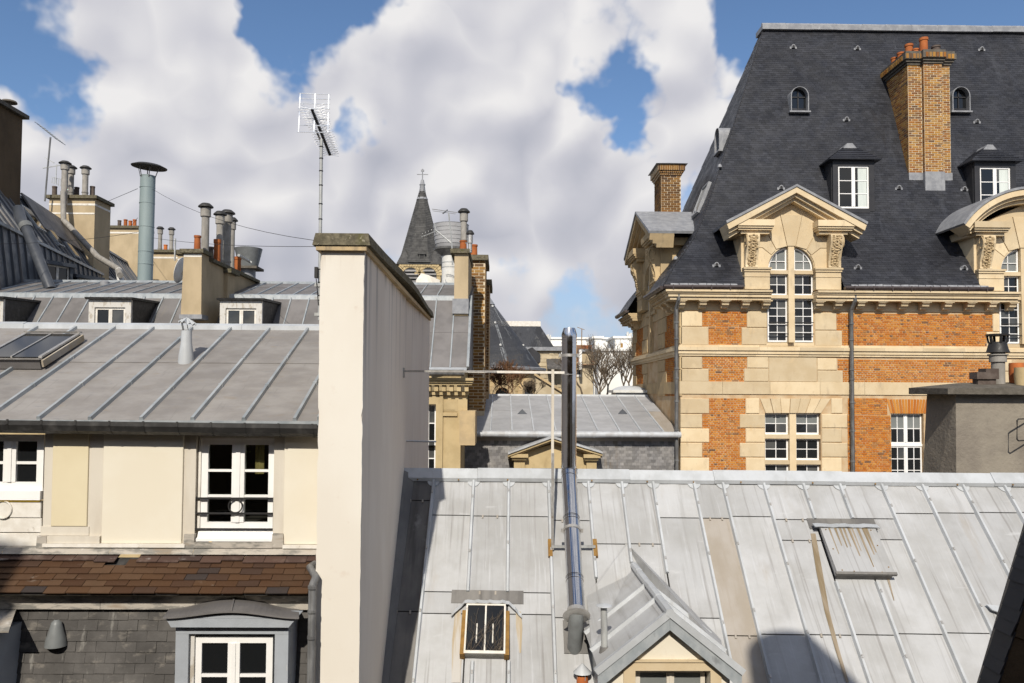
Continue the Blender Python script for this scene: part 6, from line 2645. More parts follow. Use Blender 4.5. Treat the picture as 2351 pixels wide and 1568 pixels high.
b.build('cross_bar', 'galvanised', BR)
b = MB()
w0 = P(922, 1012, 15.1)
b.tube([w0, P(1001, 1014, 15.6)], .018, 6)
tag(b.build('wall_rod', 'steel_dull'), 'short iron rod sticking out of the party wall above the ridge', 'rod')


# ================================================================== grey mansard building behind
REAR = thing('mansard_block', 'long stone block with a grey zinc mansard and white dormer windows behind the cream house', 'building', (-9, 29, -17))
YM0, YM1, YM2 = 25.0, 27.3, 30.6
ZM0 = P(1000, 846, YM0).z
ZM1 = P(560, 679, YM1).z
ZM2 = P(560, 650, YM2).z
XMR = P(1073, 770, YM0).x
XML = P(-70, 700, YM2).x


def mlow(x, f, up=0.0):
    n_ = Vector((0, -(ZM1 - ZM0), YM1 - YM0)).normalized()
    return Vector((x, YM0 + (YM1 - YM0) * f, ZM0 + (ZM1 - ZM0) * f)) + n_ * up


def mup(x, f, up=0.0):
    n_ = Vector((0, -(ZM2 - ZM1), YM2 - YM1)).normalized()
    return Vector((x, YM1 + (YM2 - YM1) * f, ZM1 + (ZM2 - ZM1) * f)) + n_ * up


b = MB()
b.add([mlow(XML, 0, -.02), mlow(XMR, 0, -.02), mlow(XMR, 1, -.02), mlow(XML, 1, -.02)], [(0, 1, 2, 3)])
b.add([mup(XML, 0, -.02), mup(XMR, 0, -.02), mup(XMR, 1, -.02), mup(XML, 1, -.02)], [(0, 1, 2, 3)])
b.add([(XMR, YM0, ZM0), (XMR, 32, ZM0), (XMR, 32, ZM1), (XMR, YM2, ZM2), (XMR, YM1, ZM1)], [(0, 1, 2, 3, 4)])
b.add([(XML, YM2, ZM2 - .02), (XMR, YM2, ZM2 - .02), (XMR, YM2 + 3.5, ZM2 - .9), (XML, YM2 + 3.5, ZM2 - .9)], [(0, 1, 2, 3)])
MR = b.build('roof', 'zinc_grey', REAR)
xbm = [P(x, 745, YM0 + 1.4).x for x in (132, 177.5)]
BW = .62
xa = P(177, 740, YM0 + 1.4).x
bats = sorted([xa + BW * i for i in range(-8, 26)])
bats = [x for x in bats if XML < x < XMR - .15]
edges = [XML] + bats + [XMR]
for a, e in zip(edges, edges[1:]):
    for fn, cuts in ((mlow, (0, .48, 1.0)), (mup, (0, .62, 1.0))):
        for f0, f1 in zip(cuts, cuts[1:]):
            b = MB()
            sheet(b, fn, a + .012, e - .012, f0, f1, .012 if f0 else .006, .004, random.random() + .01)
            b.build('zinc_sheet', 'zinc_grey', MR)
for x in bats:
    batten(mlow, x, 0, .985, (.5,), .045, .05, 'zinc_batten_blue', MR)
    batten(mup, x, .03, 1, (.6,), .045, .05, 'zinc_batten_blue', MR)
b = MB()
b.prism([(YM1 - .12, ZM1 - .13), (YM1 - .10, ZM1 + .02), (YM1 + .05, ZM1 + .07), (YM1 + .12, ZM1 + .03)], XML, XMR, 'x')
b.build('break_flashing', 'zinc_batten_blue', REAR)
b = MB()
b.prism([(YM2 - .12, ZM2 - .04), (YM2, ZM2 + .08), (YM2 + .12, ZM2 - .04)], XML, XMR, 'x')
b.build('ridge_cap', 'zinc_batten_blue', REAR)
b = MB()
v = mup(P(243, 657, YM2 - .6).x, .8, .05)
b.lathe([(.17, v.z - .1), (.17, v.z + .04), (.1, v.z + .1), (.02, v.z + .11)], v.x, v.y, 12)
b.build('round_vent', 'lead', REAR, True)
# verge on the right
b = MB()
b.hexa([mlow(XMR - .02, 0, 0), mlow(XMR + .06, 0, 0), mlow(XMR + .06, 1, 0), mlow(XMR - .02, 1, 0), mlow(XMR - .02, 0, .1), mlow(XMR + .06, 0, .1), mlow(XMR + .06, 1, .1), mlow(XMR - .02, 1, .1)])
b.build('verge', 'zinc_batten_blue', REAR)


def zinc_dormer(xc, hw, label):
    D = bpy.data.objects.new('zinc_dormer', None)
    COL.objects.link(D)
    attach(D, REAR)
    D['label'] = label
    y = YM0 + .12
    zt_ = P(250, 688, y).z
    zl = ZM0 + .1
    b = MB()
    b.box(xc - hw, xc - hw + .18, y, y + .1, zl, zt_)
    b.box(xc + hw - .18, xc + hw, y, y + .1, zl, zt_)
    b.box(xc - hw + .18, xc + hw - .18, y, y + .1, zt_ - .24, zt_)
    b.build('frame', 'peeling_wood', D)
    b = MB()
    b.hexa([(xc - hw - .07, y - .1, zt_ - .0), (xc + hw + .07, y - .1, zt_), (xc + hw + .07, y + 2.5, zt_ + .13), (xc - hw - .07, y + 2.5, zt_ + .13),
            (xc - hw - .09, y - .12, zt_ + .07), (xc + hw + .09, y - .12, zt_ + .07), (xc + hw + .07, y + 2.5, zt_ + .2), (xc - hw - .07, y + 2.5, zt_ + .2)])
    b.build('dormer_roof', 'gutter_zinc', D)
    for s in (-1, 1):
        b = MB()
        xx = xc + s * (hw - .01)
        b.hexa([(xx - .012, y + .1, zl), (xx + .012, y + .1, zl), (xx + .012, y + 1.6, zl + 1.2), (xx - .012, y + 1.6, zl + 1.2), (xx - .012, y + .1, zt_), (xx + .012, y + .1, zt_), (xx + .012, y + 2.4, zt_ + .12), (xx - .012, y + 2.4, zt_ + .12)])
        b.build('cheek', 'gutter_zinc', D)
    casement(REAR, xc - hw + .19, xc + hw - .19, zl, zt_ - .25, y + .05, 3, 1, 2, .06, .11, .03, 'white_wood', glass='glass', rowz=(.2, .5))


for (dx, lb) in ((252, 'zinc dormer with flaking white window left of the small roof vent'), (553, 'zinc dormer with flaking white window right of the ochre chimney'), (-42, 'zinc dormer cut by the picture edge')):
    zinc_dormer(P(dx, 720, YM0 + .12).x, .66, lb)

# stone front under the mansard with cornice and corner pier
b = MB()
XB = P(1057, 1000, YM0).x
wx = (P(960, 1000, YM0).x, P(1000, 1000, YM0).x)
wz1 = P(990, 928, YM0).z
b2 = MB()
wall_grid(b2, XML, P(1072, 1000, YM0).x, P(1000, 1024, YM0).z, P(1000, 905, YM0).z, YM0 + .1, [(wx[0], wx[1], P(1000, 1024, YM0).z, wz1)], .3)
wall_grid(b2, XML, XB, -17, P(1000, 1024, YM0).z, YM0 + .1, [(wx[0], wx[1], P(1000, 1100, YM0).z, P(1000, 1024, YM0).z)], .3)
b2.add([(XB, YM0 + .1, -17), (XB, 32, -17), (XB, 32, ZM0), (XB, YM0 + .1, ZM0)], [(0, 1, 2, 3)])
b2.build('wall', 'stone_ochre', REAR)
for (ya, yb, p, xe) in ((868, 874, .52, 1088), (874, 879, .46, 1086), (879, 884, .40, 1084), (898, 907, .12, 1076)):
    b = MB()
    b.box(XML, P(xe, 880, YM0).x, YM0 + .1 - p, YM0 + .12, P(1000, yb, YM0).z + .002, P(1000, ya, YM0).z)
    b.build('cornice', 'stone_ochre', REAR)
x = P(1082, 890, YM0).x - .08
while x > P(700, 890, YM0).x:
    b = MB()
    b.box(x - .12, x, YM0 - .22, YM0 + .11, P(1000, 898, YM0).z, P(1000, 884, YM0).z - .002, random.random() + .01)
    b.build('dentil', 'stone_ochre', REAR)
    x -= .235
b = MB()
b.box(P(1055, 980, 24.6).x, P(1091, 980, 24.6).x, 24.55, 26.2, P(1070, 1022, 24.6).z, P(1070, 943, 24.6).z)
b.build('corner_pier', 'stone_weathered', REAR)
for (r, pr) in (((1008, 917, 1050, 945), .02), ((1013, 921, 1045, 941), .035), ((1003, 947, 1050, 955), .06)):
    x0, x1, z0, z1 = frect(r, YM0 + .1)
    b = MB()
    b.box(x0, x1, YM0 + .1 - pr, YM0 + .12, z0, z1)
    b.build('panel_moulding', 'stone_ochre', REAR)
b = MB()
b.box(wx[1], wx[1] + .22, YM0 + .02, YM0 + .12, -3, wz1 + .25)
b.box(XML, wx[1], YM0 + .02, YM0 + .12, wz1, wz1 + .25)
b.build('architrave', 'stone_ochre', REAR)
casement(REAR, wx[0] + .01, wx[1] - .01, P(1000, 1100, YM0).z, wz1, YM0 + .3, 4, 1, 2, .05, .08, .03, 'white_paint')
b = MB()
b.prism([(YM0 - .55 + p[0] * 1.1, ZM0 - .12 + p[1] * 1.2) for p in gp], XML, P(1066, 850, YM0 - .5).x, 'x')
b.build('gutter', 'pipe_grey', REAR)
b = MB()
b.add([(XML, YM0 - .5, ZM0 - .1), (XMR, YM0 - .5, ZM0 - .1), (XMR, YM0 + .02, ZM0 + .04), (XML, YM0 + .02, ZM0 + .04)], [(0, 1, 2, 3)])
b.build('eaves_flashing', 'zinc_batten', REAR)

# ---- ochre stucco and brown brick chimneys at its right end
SC1 = bpy.data.objects.new('chimney', None)
COL.objects.link(SC1)
attach(SC1, REAR)
SC1['label'] = 'ochre stucco and brown brick chimney at the right end of the mansard'
ys = 26.6
b = MB()
b.box(P(1043, 640, ys).x, P(1075, 640, ys).x, ys, ys + 3.0, P(1060, 690, ys).z - .5, P(1060, 582, ys).z)
b.build('stucco_stack', 'stucco_ochre', SC1)
b = MB()
b.box(P(1034, 640, ys).x, P(1078, 640, ys).x, ys - .12, ys + 3.1, P(1060, 582, ys).z, P(1060, 572, ys).z)
b.build('cap', 'mossy_stone', SC1)
b = MB()
b.box(P(1042, 640, ys).x - .04, P(1075, 640, ys).x + .02, ys - .06, ys + .3, P(1060, 693, ys).z - .4, P(1060, 686, ys).z)
b.build('flashing', 'lead', SC1)
yb_ = 30.2
bx0, bx1 = P(1077, 760, yb_).x, P(1113, 760, yb_).x
bz0, bz1 = P(1095, 944, yb_).z, P(1095, 598, yb_).z
b = MB()
b.box(bx0, bx1, yb_, yb_ + 2.6, -6, bz1)
b.build('brick_core', 'mortar_pale', SC1)
bm = []
brick_block(bm, bx0, bx1, yb_, yb_ + 2.4, bz0, bz1, .118, .36, .026, 8, 'fr')
pieces('brick', bm, 'brick_ochre', SC1, 300, [(1077, 598, 1114, 944)], 'brickwork')
b = MB()
b.box(bx0 - .05, bx1 + .12, yb_ - .14, yb_ + 2.7, bz1, P(1095, 586, yb_).z)
b.build('brick_cap', 'mossy_stone', SC1)
yb2 = 33.2
bx0, bx1 = P(1112, 760, yb2).x, P(1123, 760, yb2).x
bm = []
b = MB()
b.box(bx0 - .5, bx1, yb2, yb2 + 2.6, -6, P(1118, 655, yb2).z)
b.build('brick_core', 'mortar', SC1)
brick_block(bm, bx0 - .45, bx1, yb2, yb2 + 2.4, P(1118, 900, yb2).z, P(1118, 655, yb2).z, .118, .36, .026, 8, 'f')
pieces('brick', bm, 'brick_brown', SC1, 0, None, 'rear_brickwork')
b = MB()
b.box(bx0 - .6, bx1 + .1, yb2 - .1, yb2 + 2.7, P(1118, 655, yb2).z, P(1118, 642, yb2).z)
b.build('brick_cap', 'mossy_stone', SC1)


def mushroom(parent, dx, Y, ytop, ybase, r, m='pot_cement', name='cowl_flue'):
    """pipe with a wider collar and a mushroom cap"""
    p = P(dx, ybase, Y)
    zt_ = P(dx, ytop, Y).z
    h = zt_ - p.z
    b = MB()
    b.lathe([(r, p.z), (r, zt_ - .40), (r * 1.35, zt_ - .39), (r * 1.35, zt_ - .12), (r * .9, zt_ - .11), (r * .9, zt_ - .05)], p.x, Y, 16, .2)
    b.lathe([(r * 1.16, p.z + h * .10), (r * 1.16, p.z + h * .13)], p.x, Y, 16, .4)
    o = b.build(name, m, parent, True)
    b = MB()
    b.lathe([(r * 1.2, zt_ - .09), (r * 2.0, zt_ - .085), (r * 1.95, zt_ - .05), (r * 1.1, zt_ + .04), (.01, zt_ + .06)], p.x, Y, 18, .1)
    b.build('cowl_cap', 'hood_dark', o, True)
    return o


def pot(parent, dx, Y, ytop, ybase, r, m='terracotta', taper=.9):
    p = P(dx, ybase, Y)
    zt_ = P(dx, ytop, Y).z
    b = MB()
    b.lathe([(r, p.z - .05), (r * taper, p.z + (zt_ - p.z) * .84), (r * 1.05, p.z + (zt_ - p.z) * .86), (r * 1.05, zt_), (r * .8, zt_), (r * .75, p.z + (zt_ - p.z) * .4)], p.x, Y, 14, random.random() + .01)
    return b.build('chimney_pot', m, parent, True)


mushroom(SC1, 1064.5, 27.0, 482, 560, .105)
pot(SC1, 1063.5, 27.0, 553, 574, .125)
pot(SC1, 1088, 30.8, 562, 588, .14, 'terracotta')
mushroom(SC1, 1079, 26.6, 532, 580, .07, 'steel_dull')

# ---- ochre chimney standing in the mansard
OC = bpy.data.objects.new('chimney', None)
COL.objects.link(OC)
attach(OC, REAR)
OC['label'] = 'ochre chimney rising through the mansard with grey cowls and clay pots'
yo = 24.9
ox0, ox1 = P(421, 640, yo).x, P(462, 640, yo).x
oz1 = P(440, 581, yo).z
b = MB()
b.prism([(ox0 - .06, P(440, 724, yo).z), (ox1 + .02, P(440, 724, yo).z), (ox1, oz1), (ox0, oz1)], yo, yo + .62, 'y')
b.build('front_stack', 'stucco_ochre', OC)
b = MB()
b.box(ox0 + .1, ox1 - .02, yo + .62, 30.5, ZM0, oz1 - .15)
b.box(ox1 - .05, ox1 + .1, 27.0, 27.7, ZM0, oz1 - .3)
b.build('long_stack', 'stucco_ochre', OC)
b = MB()
b.box(ox0 - .1, ox1 + .08, yo - .1, yo + .75, oz1, oz1 + .12)
b.box(ox0 + .0, ox1 + .1, yo + .76, 30.6, oz1 - .15, oz1 - .04)
b.box(ox1 - .1, ox1 + .25, 26.9, 27.8, oz1 - .3, oz1 - .16)
b.build('cap', 'mossy_stone', OC)
b = MB()
b.box(ox0 - .002, ox1 + .002, yo - .004, yo - .001, oz1 - .12, oz1 - .03)
b.build('paint_band', 'white_wood', OC)
b = MB()
b.box(ox0 - .09, ox1 + .06, yo - .05, yo + .5, P(440, 732, yo).z, P(440, 722, yo).z)
b.build('flashing', 'lead', OC)
pot(OC, 453, 25.2, 541, 573, .105)
mushroom(OC, 470, 25.8, 470, 600, .12)
mushroom(OC, 503, 27.0, 488, 612, .11)
mushroom(OC, 520, 27.6, 485, 616, .13)
mushroom(OC, 531, 28.8, 502, 630, .10)
pot(OC, 498, 26.5, 550, 607, .115)
pot(OC, 483, 26.2, 567, 603, .1, 'pot_dark')
pot(OC, 545, 29.6, 590, 634, .13)

# ================================================================== wing with shallow zinc roof in front of the church
WING = thing('slate_wing', 'low wing with shallow grey zinc roof over a worn slate wall left of the mansion', 'building', (2.5, 30, -17))
YW0, YW1 = 28.15, 34.0
ZW0 = P(1300, 990, YW0).z
ZW1 = P(1300, 908, YW1).z
XWL, XWR = -2.2, X0 - .06


def wr(x, f, up=0.0):
    n_ = Vector((0, -(ZW1 - ZW0), YW1 - YW0)).normalized()
    return Vector((x, YW0 - .25 + (YW1 - YW0 + .25) * f, ZW0 + (ZW1 - ZW0) * f)) + n_ * up


b = MB()
b.add([wr(XWL, 0, -.02), wr(XWR, 0, -.02), wr(XWR, 1, -.02), wr(XWL, 1, -.02)], [(0, 1, 2, 3)])
b.add([(XWL, YW1, ZW1), (XWR, YW1, ZW1), (XWR, YW1 + 4, ZW1 - .8), (XWL, YW1 + 4, ZW1 - .8)], [(0, 1, 2, 3)])
WRF = b.build('roof', 'zinc_grey', WING)
wpx = [805, 955, 1105, 1258, 1403, 1550, 1700, 1848, 2000]
wxs = [P(861 + .3294 * x, 989, YW0).x for x in wpx]
edges = [XWL] + wxs + [XWR]
for a, e in zip(edges, edges[1:]):
    for (f0, f1) in ((0, .52), (.515, 1.0)):
        b = MB()
        sheet(b, wr, a + .012, e - .012, f0, f1, .012 if f0 else .006, .004, random.random() + .01)
        b.build('zinc_sheet', 'zinc_ochre' if (e == XWR and f0 == 0) else 'zinc_pale_grey', WRF)
for x in wxs:
    batten(wr, x, 0, 1, (.35, .7), .055, .05, 'zinc_batten', WRF)
b = MB()
b.prism([(YW1 - .15, ZW1 - .05), (YW1 - .1, ZW1 + .05), (YW1 + .1, ZW1 + .05), (YW1 + .15, ZW1 - .05)], XWL, XWR, 'x')
b.build('ridge_cap', 'zinc_batten', WING)
for dx in (1199, 1430):
    p = None
    lo, hi = 0, 1
    for _ in range(30):
        m_ = (lo + hi) / 2
        v = wr(0, m_)
        if v.z > P(dx, 951, v.y).z:
            hi = m_
        else:
            lo = m_
    v = wr(0, lo)
    x = P(dx, 951, v.y).x
    b = MB()
    o = wr(x, lo)
    t2 = wr(x, lo + .10)
    b.add([(x - .2, o.y, o.z), (x + .2, o.y, o.z), (x, o.y + .02, o.z + .2), (x, t2.y, t2.z)], [(0, 1, 2), (1, 3, 2), (3, 0, 2)])
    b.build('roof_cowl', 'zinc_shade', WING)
b = MB()
zg = ZW0 - .09
b.tube([(XWL, YW0 - .38, zg), (XWR + .02, YW0 - .38, zg)], .11, 12)
WG = b.build('gutter', 'gutter_pale', WING, True)
x = XWL + .5
while x < XWR:
    b = MB()
    b.tube([(x, YW0 - .38, zg), (x + .05, YW0 - .38, zg)], .122, 12)
    b.build('bracket', 'gutter_pale', WG)
    x += .98
b = MB()
b.box(XWL, XWR, YW0 + .02, YW0 + .4, -17, ZW0 - .05)
WS = b.build('wall', 'slate_old', WING)
b = MB()
b.box(XWL, XWR, YW0 - .06, YW0 + .02, P(1300, 1012, YW0).z, ZW0 - .14)
b.build('head_flashing', 'zinc_ochre', WING)
sl = []
rnd = random.Random(31)
z = P(1300, 1012, YW0).z
i = 0
while z > P(1300, 1100, YW0).z:
    x = XWL + (.075 if i % 2 else 0)
    while x < XWR - .06:
        w = .15
        px, py = proj((x, YW0, z))
        M = Matrix.Translation((x + w / 2, YW0 + .006, z - .055)) @ Matrix.Rotation(-.07 + rnd.uniform(-.02, .02), 4, 'X') @ Matrix.Rotation(rnd.uniform(-.01, .01), 4, 'Y') @ Matrix.Diagonal((w - .006, .012, .135, 1))
        sl.append(M)
        x += w
    z -= .105
    i += 1
pieces('slate', sl, 'slate_grey', WS, 300, [(1090, 1005, 1160, 1090), (1390, 1005, 1540, 1090)], 'slating')
# stone pediment dormer of the wing
PD = bpy.data.objects.new('stone_dormer', None)
COL.objects.link(PD)
attach(PD, WING)
YQ = 27.7


def wq(dx, dy, Y=YQ):
    p = P(dx, dy, Y)
    return (p.x, p.z)


b = MB()
b.prism([wq(1182, 1090), wq(1182, 1046), wq(1272, 1018), wq(1367, 1046), wq(1367, 1090)], YQ + .02, YW0 + .1, 'y', .5)
b.build('dormer_wall', 'stone_ochre', PD)
for (o0, o1, pr, mm, nm) in ((-1, 3.2, .42, 'gutter_pale', 'lead_roof'), (3.4, 9, .36, 'stone_ochre', 'pediment_moulding'), (9.1, 14, .24, 'stone_ochre', 'pediment_moulding')):
    b = MB()
    for (xa, ya, xb, yb) in ((1166, 1038, 1266, 1001), (1266, 1001, 1380, 1036)):
        b.prism([wq(xa, ya + o0), wq(xb, yb + o0), wq(xb, yb + o1), wq(xa, ya + o1)], YQ - pr, YW0 + (.4 if nm == 'lead_roof' else .05), 'y', .4)
    b.build(nm, mm, PD)
for (xa, xb) in ((1172, 1212), (1338, 1376)):
    b = MB()
    b.box(wq(xa, 1044)[0], wq(xb, 1044)[0], YQ - .32, YQ + .02, wq(1200, 1049)[1], wq(1200, 1041)[1])
    b.box(wq(xa + 3, 1044)[0], wq(xb - 4, 1044)[0], YQ - .22, YQ + .02, wq(1200, 1055)[1], wq(1200, 1049.2)[1])
    b.box(wq(xa + 8, 1044)[0], wq(xb - 7, 1044)[0], YQ - .1, YQ + .02, wq(1200, 1095)[1], wq(1200, 1055.2)[1])
    b.build('pilaster', 'stone_ochre', PD)
b = MB()
b.box(wq(1221, 1080)[0], wq(1325, 1080)[0], YQ + .0, YQ + .03, wq(1270, 1098)[1], wq(1270, 1075)[1])
b.build('window_recess', 'glass', PD)
b = MB()
b.box(wq(1271, 1080)[0] - .05, wq(1271, 1080)[0] + .05, YQ - .02, YQ + .0, wq(1270, 1098)[1], wq(1270, 1075)[1])
b.build('mullion', 'stone_ochre', PD)
# dome light
dp = P(1445, 905, 35.0)
DL = thing('dome_skylight', 'pale plastic dome skylight on the far wing roof', 'skylight', dp)
w_ = (1488 - 1402) / 2 * 35 / 1829
zb0, zb1, zb2 = P(1445, 908, 35).z, P(1445, 899, 35).z, P(1445, 886, 35).z
b = MB()
b.box(dp.x - w_ * .85, dp.x + w_ * .85, 35 - w_ * .85, 35 + w_ * .85, zb0 - .6, zb1 - .05)
b.build('curb', 'zinc_batten', DL)
b = MB()
b.box(dp.x - w_, dp.x + w_, 35 - w_, 35 + w_, zb1 - .05, zb1 + .06)
b.build('rim', 'pvc_white', DL)
b = MB()
b.lathe([(w_ * .95, zb1 + .06), (w_ * .88, zb1 + .11), (w_ * .6, zb2 - .04), (w_ * .3, zb2), (.02, zb2 + .01)], dp.x, 35, 24)
b.build('dome', 'dome_plastic', DL, True)

# ================================================================== the house behind the viewpoint (throws the shade on the roofs below)
HOME = thing('viewpoint_house', 'tall plain house behind the viewpoint that shades the roof corner', 'house', (0, -5, -17))
b = MB()
b.box(-22, 18, -9, -1.0, -17, 3.2)
b.build('wall', 'stucco_brown', HOME)
b = MB()
b.prism([(-1.2, 3.2), (-8.8, 3.2), (-5.0, 5.6)], -22, 18, 'x')
b.build('roof', 'zinc_grey', HOME)


def shade_stack(p_px, s_hint, w, name='chimney_stack'):
    pass


u, s = phit(1800, 1447)
tip = pr_(u, s)
dd = (tip.y + 1.8) / LIGHT_DIR.y
q = tip - LIGHT_DIR * dd
b = MB()
pts = [(q.x - .62, 3.0), (q.x - .62, q.z - .5)] + [(q.x + .62 * math.cos(a), q.z - .5 + .5 * math.sin(a)) for a in np.linspace(math.pi, .9, 10)][1:] + [(q.x + .85, q.z - .9), (q.x + 1.25, q.z - 1.7), (q.x + 1.9, 3.0)]
b.prism(pts, -3.2, -1.8, 'y')
b.build('round_chimney', 'stucco_ochre', HOME)
tip = P(66, 1252, YL)
dd = (tip.y + 1.8) / LIGHT_DIR.y
q = tip - LIGHT_DIR * dd
b = MB()
b.prism([(q.x - 3.0, 3.0), (q.x + .25, 3.0), (q.x, q.z), (q.x - .5, q.z + .1), (q.x - 3.0, q.z + .1)], -3.2, -1.8, 'y')
b.build('wide_chimney', 'stucco_ochre', HOME)

# dark gable of the next house, near right
GB = thing('neighbour_gable', 'dark steep gable with ragged slate edge at the lower right corner', 'gable', (4, 5.6, -17))
Yg = 5.2


def gq(dx, dy, Y=Yg):
    p = P(dx, dy, Y)
    return (p.x, p.z)


a0, a1 = gq(2360, 1222, Yg + .1), gq(2252, 1590, Yg + .1)
sx = (a0[0] - a1[0]) / (a0[1] - a1[1])
bot = (a1[0] + sx * (-6 - a1[1]), -6)
topg = (a0[0] + sx * (.6 - a0[1]), .6)
b = MB()
b.prism([(bot[0] + .06, -17), (8, -17), (8, .6), (topg[0] + .06, topg[1]), (bot[0] + .06, bot[1])], Yg, Yg + .25, 'y')
b.build('wall', 'stucco_grey', GB)
dl_ = Vector((topg[0] - bot[0], 0, topg[1] - bot[1])).normalized()
ng = Vector((-dl_.z, 0, dl_.x))
L_ = math.hypot(topg[0] - bot[0], topg[1] - bot[1])
b = MB()
for (o0, o1, ya, yb) in ((.0, .16, Yg - .05, Yg),):
    p0, p1 = Vector((bot[0], 0, bot[1])), Vector((topg[0], 0, topg[1]))
    q = [p0 - ng * 0, p1, p1 - ng * .17, p0 - ng * .17]
    i = 0
    k = 0.0
    while k < L_:
        e = min(k + .36, L_)
        j = .008 * (i % 2)
        q = [p0 + dl_ * k, p0 + dl_ * (e - .004), p0 + dl_ * (e - .004) - ng * (.17 + j), p0 + dl_ * k - ng * (.18 + j)]
        b.prism([(v.x, v.z) for v in q], Yg - .05 - j, Yg + .1, 'y')
        k = e
        i += 1
b.build('verge_boards', 'stucco_brown', GB)
rnd = random.Random(3)
k = 0.0
while k < L_:
    h = .085
    b = MB()
    lift = rnd.uniform(.012, .03)
    p0 = Vector((bot[0], 0, bot[1])) + dl_ * k
    c = [p0 + ng * (lift - .01), p0 + ng * lift, p0 + dl_ * (h * 1.4) + ng * .012, p0 + dl_ * (h * 1.4) + ng * .002]
    b.prism([(v.x, v.z) for v in c], Yg - .07 + rnd.uniform(0, .02), Yg + .12, 'y')
    b.build('slate', 'slate_plain', GB)
    k += h

# ================================================================== grey chimney stack, right
GC = thing('grey_chimney', 'broad rough grey chimney block with dark coping behind the pale ridge', 'chimney', (P(2240, 1100, 15.8).x, 16.2, -6))
yc = 15.3
Tc = Matrix.Translation((P(2196, 1000, yc).x, yc, 0)) @ Matrix.Rotation(R(3), 4, 'Z')
zc0, zc1 = P(2200, 1120, yc).z - 2, P(2200, 905, yc).z
b = MB(Tc)
xl = P(2127, 1000, yc + 1.1).x - P(2196, 1000, yc).x
b.add([(-.04, 0, zc0), (2.6, 0, zc0), (2.6, 1.6, zc0), (xl - .14, 1.15, zc0), (0, 0, zc1), (2.55, 0, zc1), (2.55, 1.6, zc1), (xl + .08, 1.1, zc1)],
      [(0, 1, 5, 4), (1, 2, 6, 5), (2, 3, 7, 6), (3, 0, 4, 7), (4, 5, 6, 7)])
b.build('stack', 'stucco_grey', GC)
b = MB(Tc)
zk = P(2200, 892, yc).z
b.add([(-.3, -.22, zc1), (2.8, -.22, zc1), (2.8, 1.8, zc1), (xl - .25, 1.2, zc1), (-.3, -.22, zk), (2.8, -.22, zk + .03), (2.8, 1.8, zk + .1), (xl - .25, 1.2, zk + .02), (.5, .7, zk + .12), (2.6, .7, zk + .16)],
      [(0, 1, 5, 4), (1, 2, 6, 5), (2, 3, 7, 6), (3, 0, 4, 7), (4, 5, 9, 8), (5, 6, 9), (6, 7, 8, 9), (7, 4, 8), (3, 2, 1, 0)])
b.build('coping', 'cement_dark', GC)
# iron rung
b = MB()
r0 = P(2335, 962, yc - .28)
r1 = P(2335, 1012, yc - .28)
far0, far1 = Vector((r0.x + .45, yc + .02, r0.z)), Vector((r1.x + .45, yc + .02, r1.z))
b.tube([far0, r0 + Vector((.03, 0, 0)), r0 + Vector((0, 0, -.03)), r1 + Vector((0, 0, .03)), r1 + Vector((.03, 0, 0)), far1], .014, 6)
b.build('rung', 'black_iron', GC)
# pots: crowned cowl, square cowls, clay pots
pz = zk + .05


def at(dx, dy, Y):
    return P(dx, dy, Y)


yp = 15.9
cw = at(2292, 880, yp)
b = MB()
kz = yp / 1829
b.lathe([(.125, cw.z - .05), (.125, cw.z + .42), (.16, cw.z + .43), (.16, cw.z + .56), (.19, cw.z + .565), (.19, cw.z + .585), (.13, cw.z + .59), (.12, cw.z + .68)], cw.x, yp, 18)
b.build('flue_pot', 'pot_cement', GC, True)
b = MB()
b.lathe([(.22, cw.z + .62), (.20, cw.z + .66), (.165, cw.z + .80), (.16, cw.z + .83), (.12, cw.z + .83), (.10, cw.z + .66)], cw.x, yp, 18)
cwl = b.build('cowl', 'black_iron', GC, True)
b = MB()
for i in range(6):
    a = i * math.pi / 3 + .3
    b.bar((cw.x + .16 * math.cos(a), yp + .16 * math.sin(a), cw.z + .81), (cw.x + .185 * math.cos(a), yp + .185 * math.sin(a), cw.z + .97), .045, .03)
b.lathe([(.16, cw.z + .955), (.21, cw.z + .955), (.215, cw.z + .99), (.16, cw.z + .99)], cw.x, yp, 18)
b.build('crown', 'black_iron', cwl)
for (dx, w, h0, h1) in ((2270, .13, .10, .31), (2250, .135, .10, .24)):
    p = at(dx, 882, yp - .1)
    b = MB()
    b.box(p.x - w * .7, p.x + w * .7, p.y - w * .7, p.y + w * .7, p.z - .06, p.z + h0)
    b.box(p.x - w, p.x + w, p.y - w, p.y + w, p.z + h0, p.z + h1)
    b.build('square_cowl', 'pot_dark', GC)
for (dx, r, h, m_) in ((2334, .14, .43, 'terracotta'), (2350, .165, .33, 'stone_ochre'), (2385, .15, .4, 'terracotta')):
    p = at(dx, 882, yp - (.25 if r > .16 else -.1))
    b = MB()
    b.lathe([(r * .9, p.z - .1), (r * 1.0, p.z + h * .5), (r * .97, p.z + h), (r * .8, p.z + h), (r * .75, p.z + .1)], p.x, p.y, 16)
    b.build('chimney_pot', m_, GC, True)


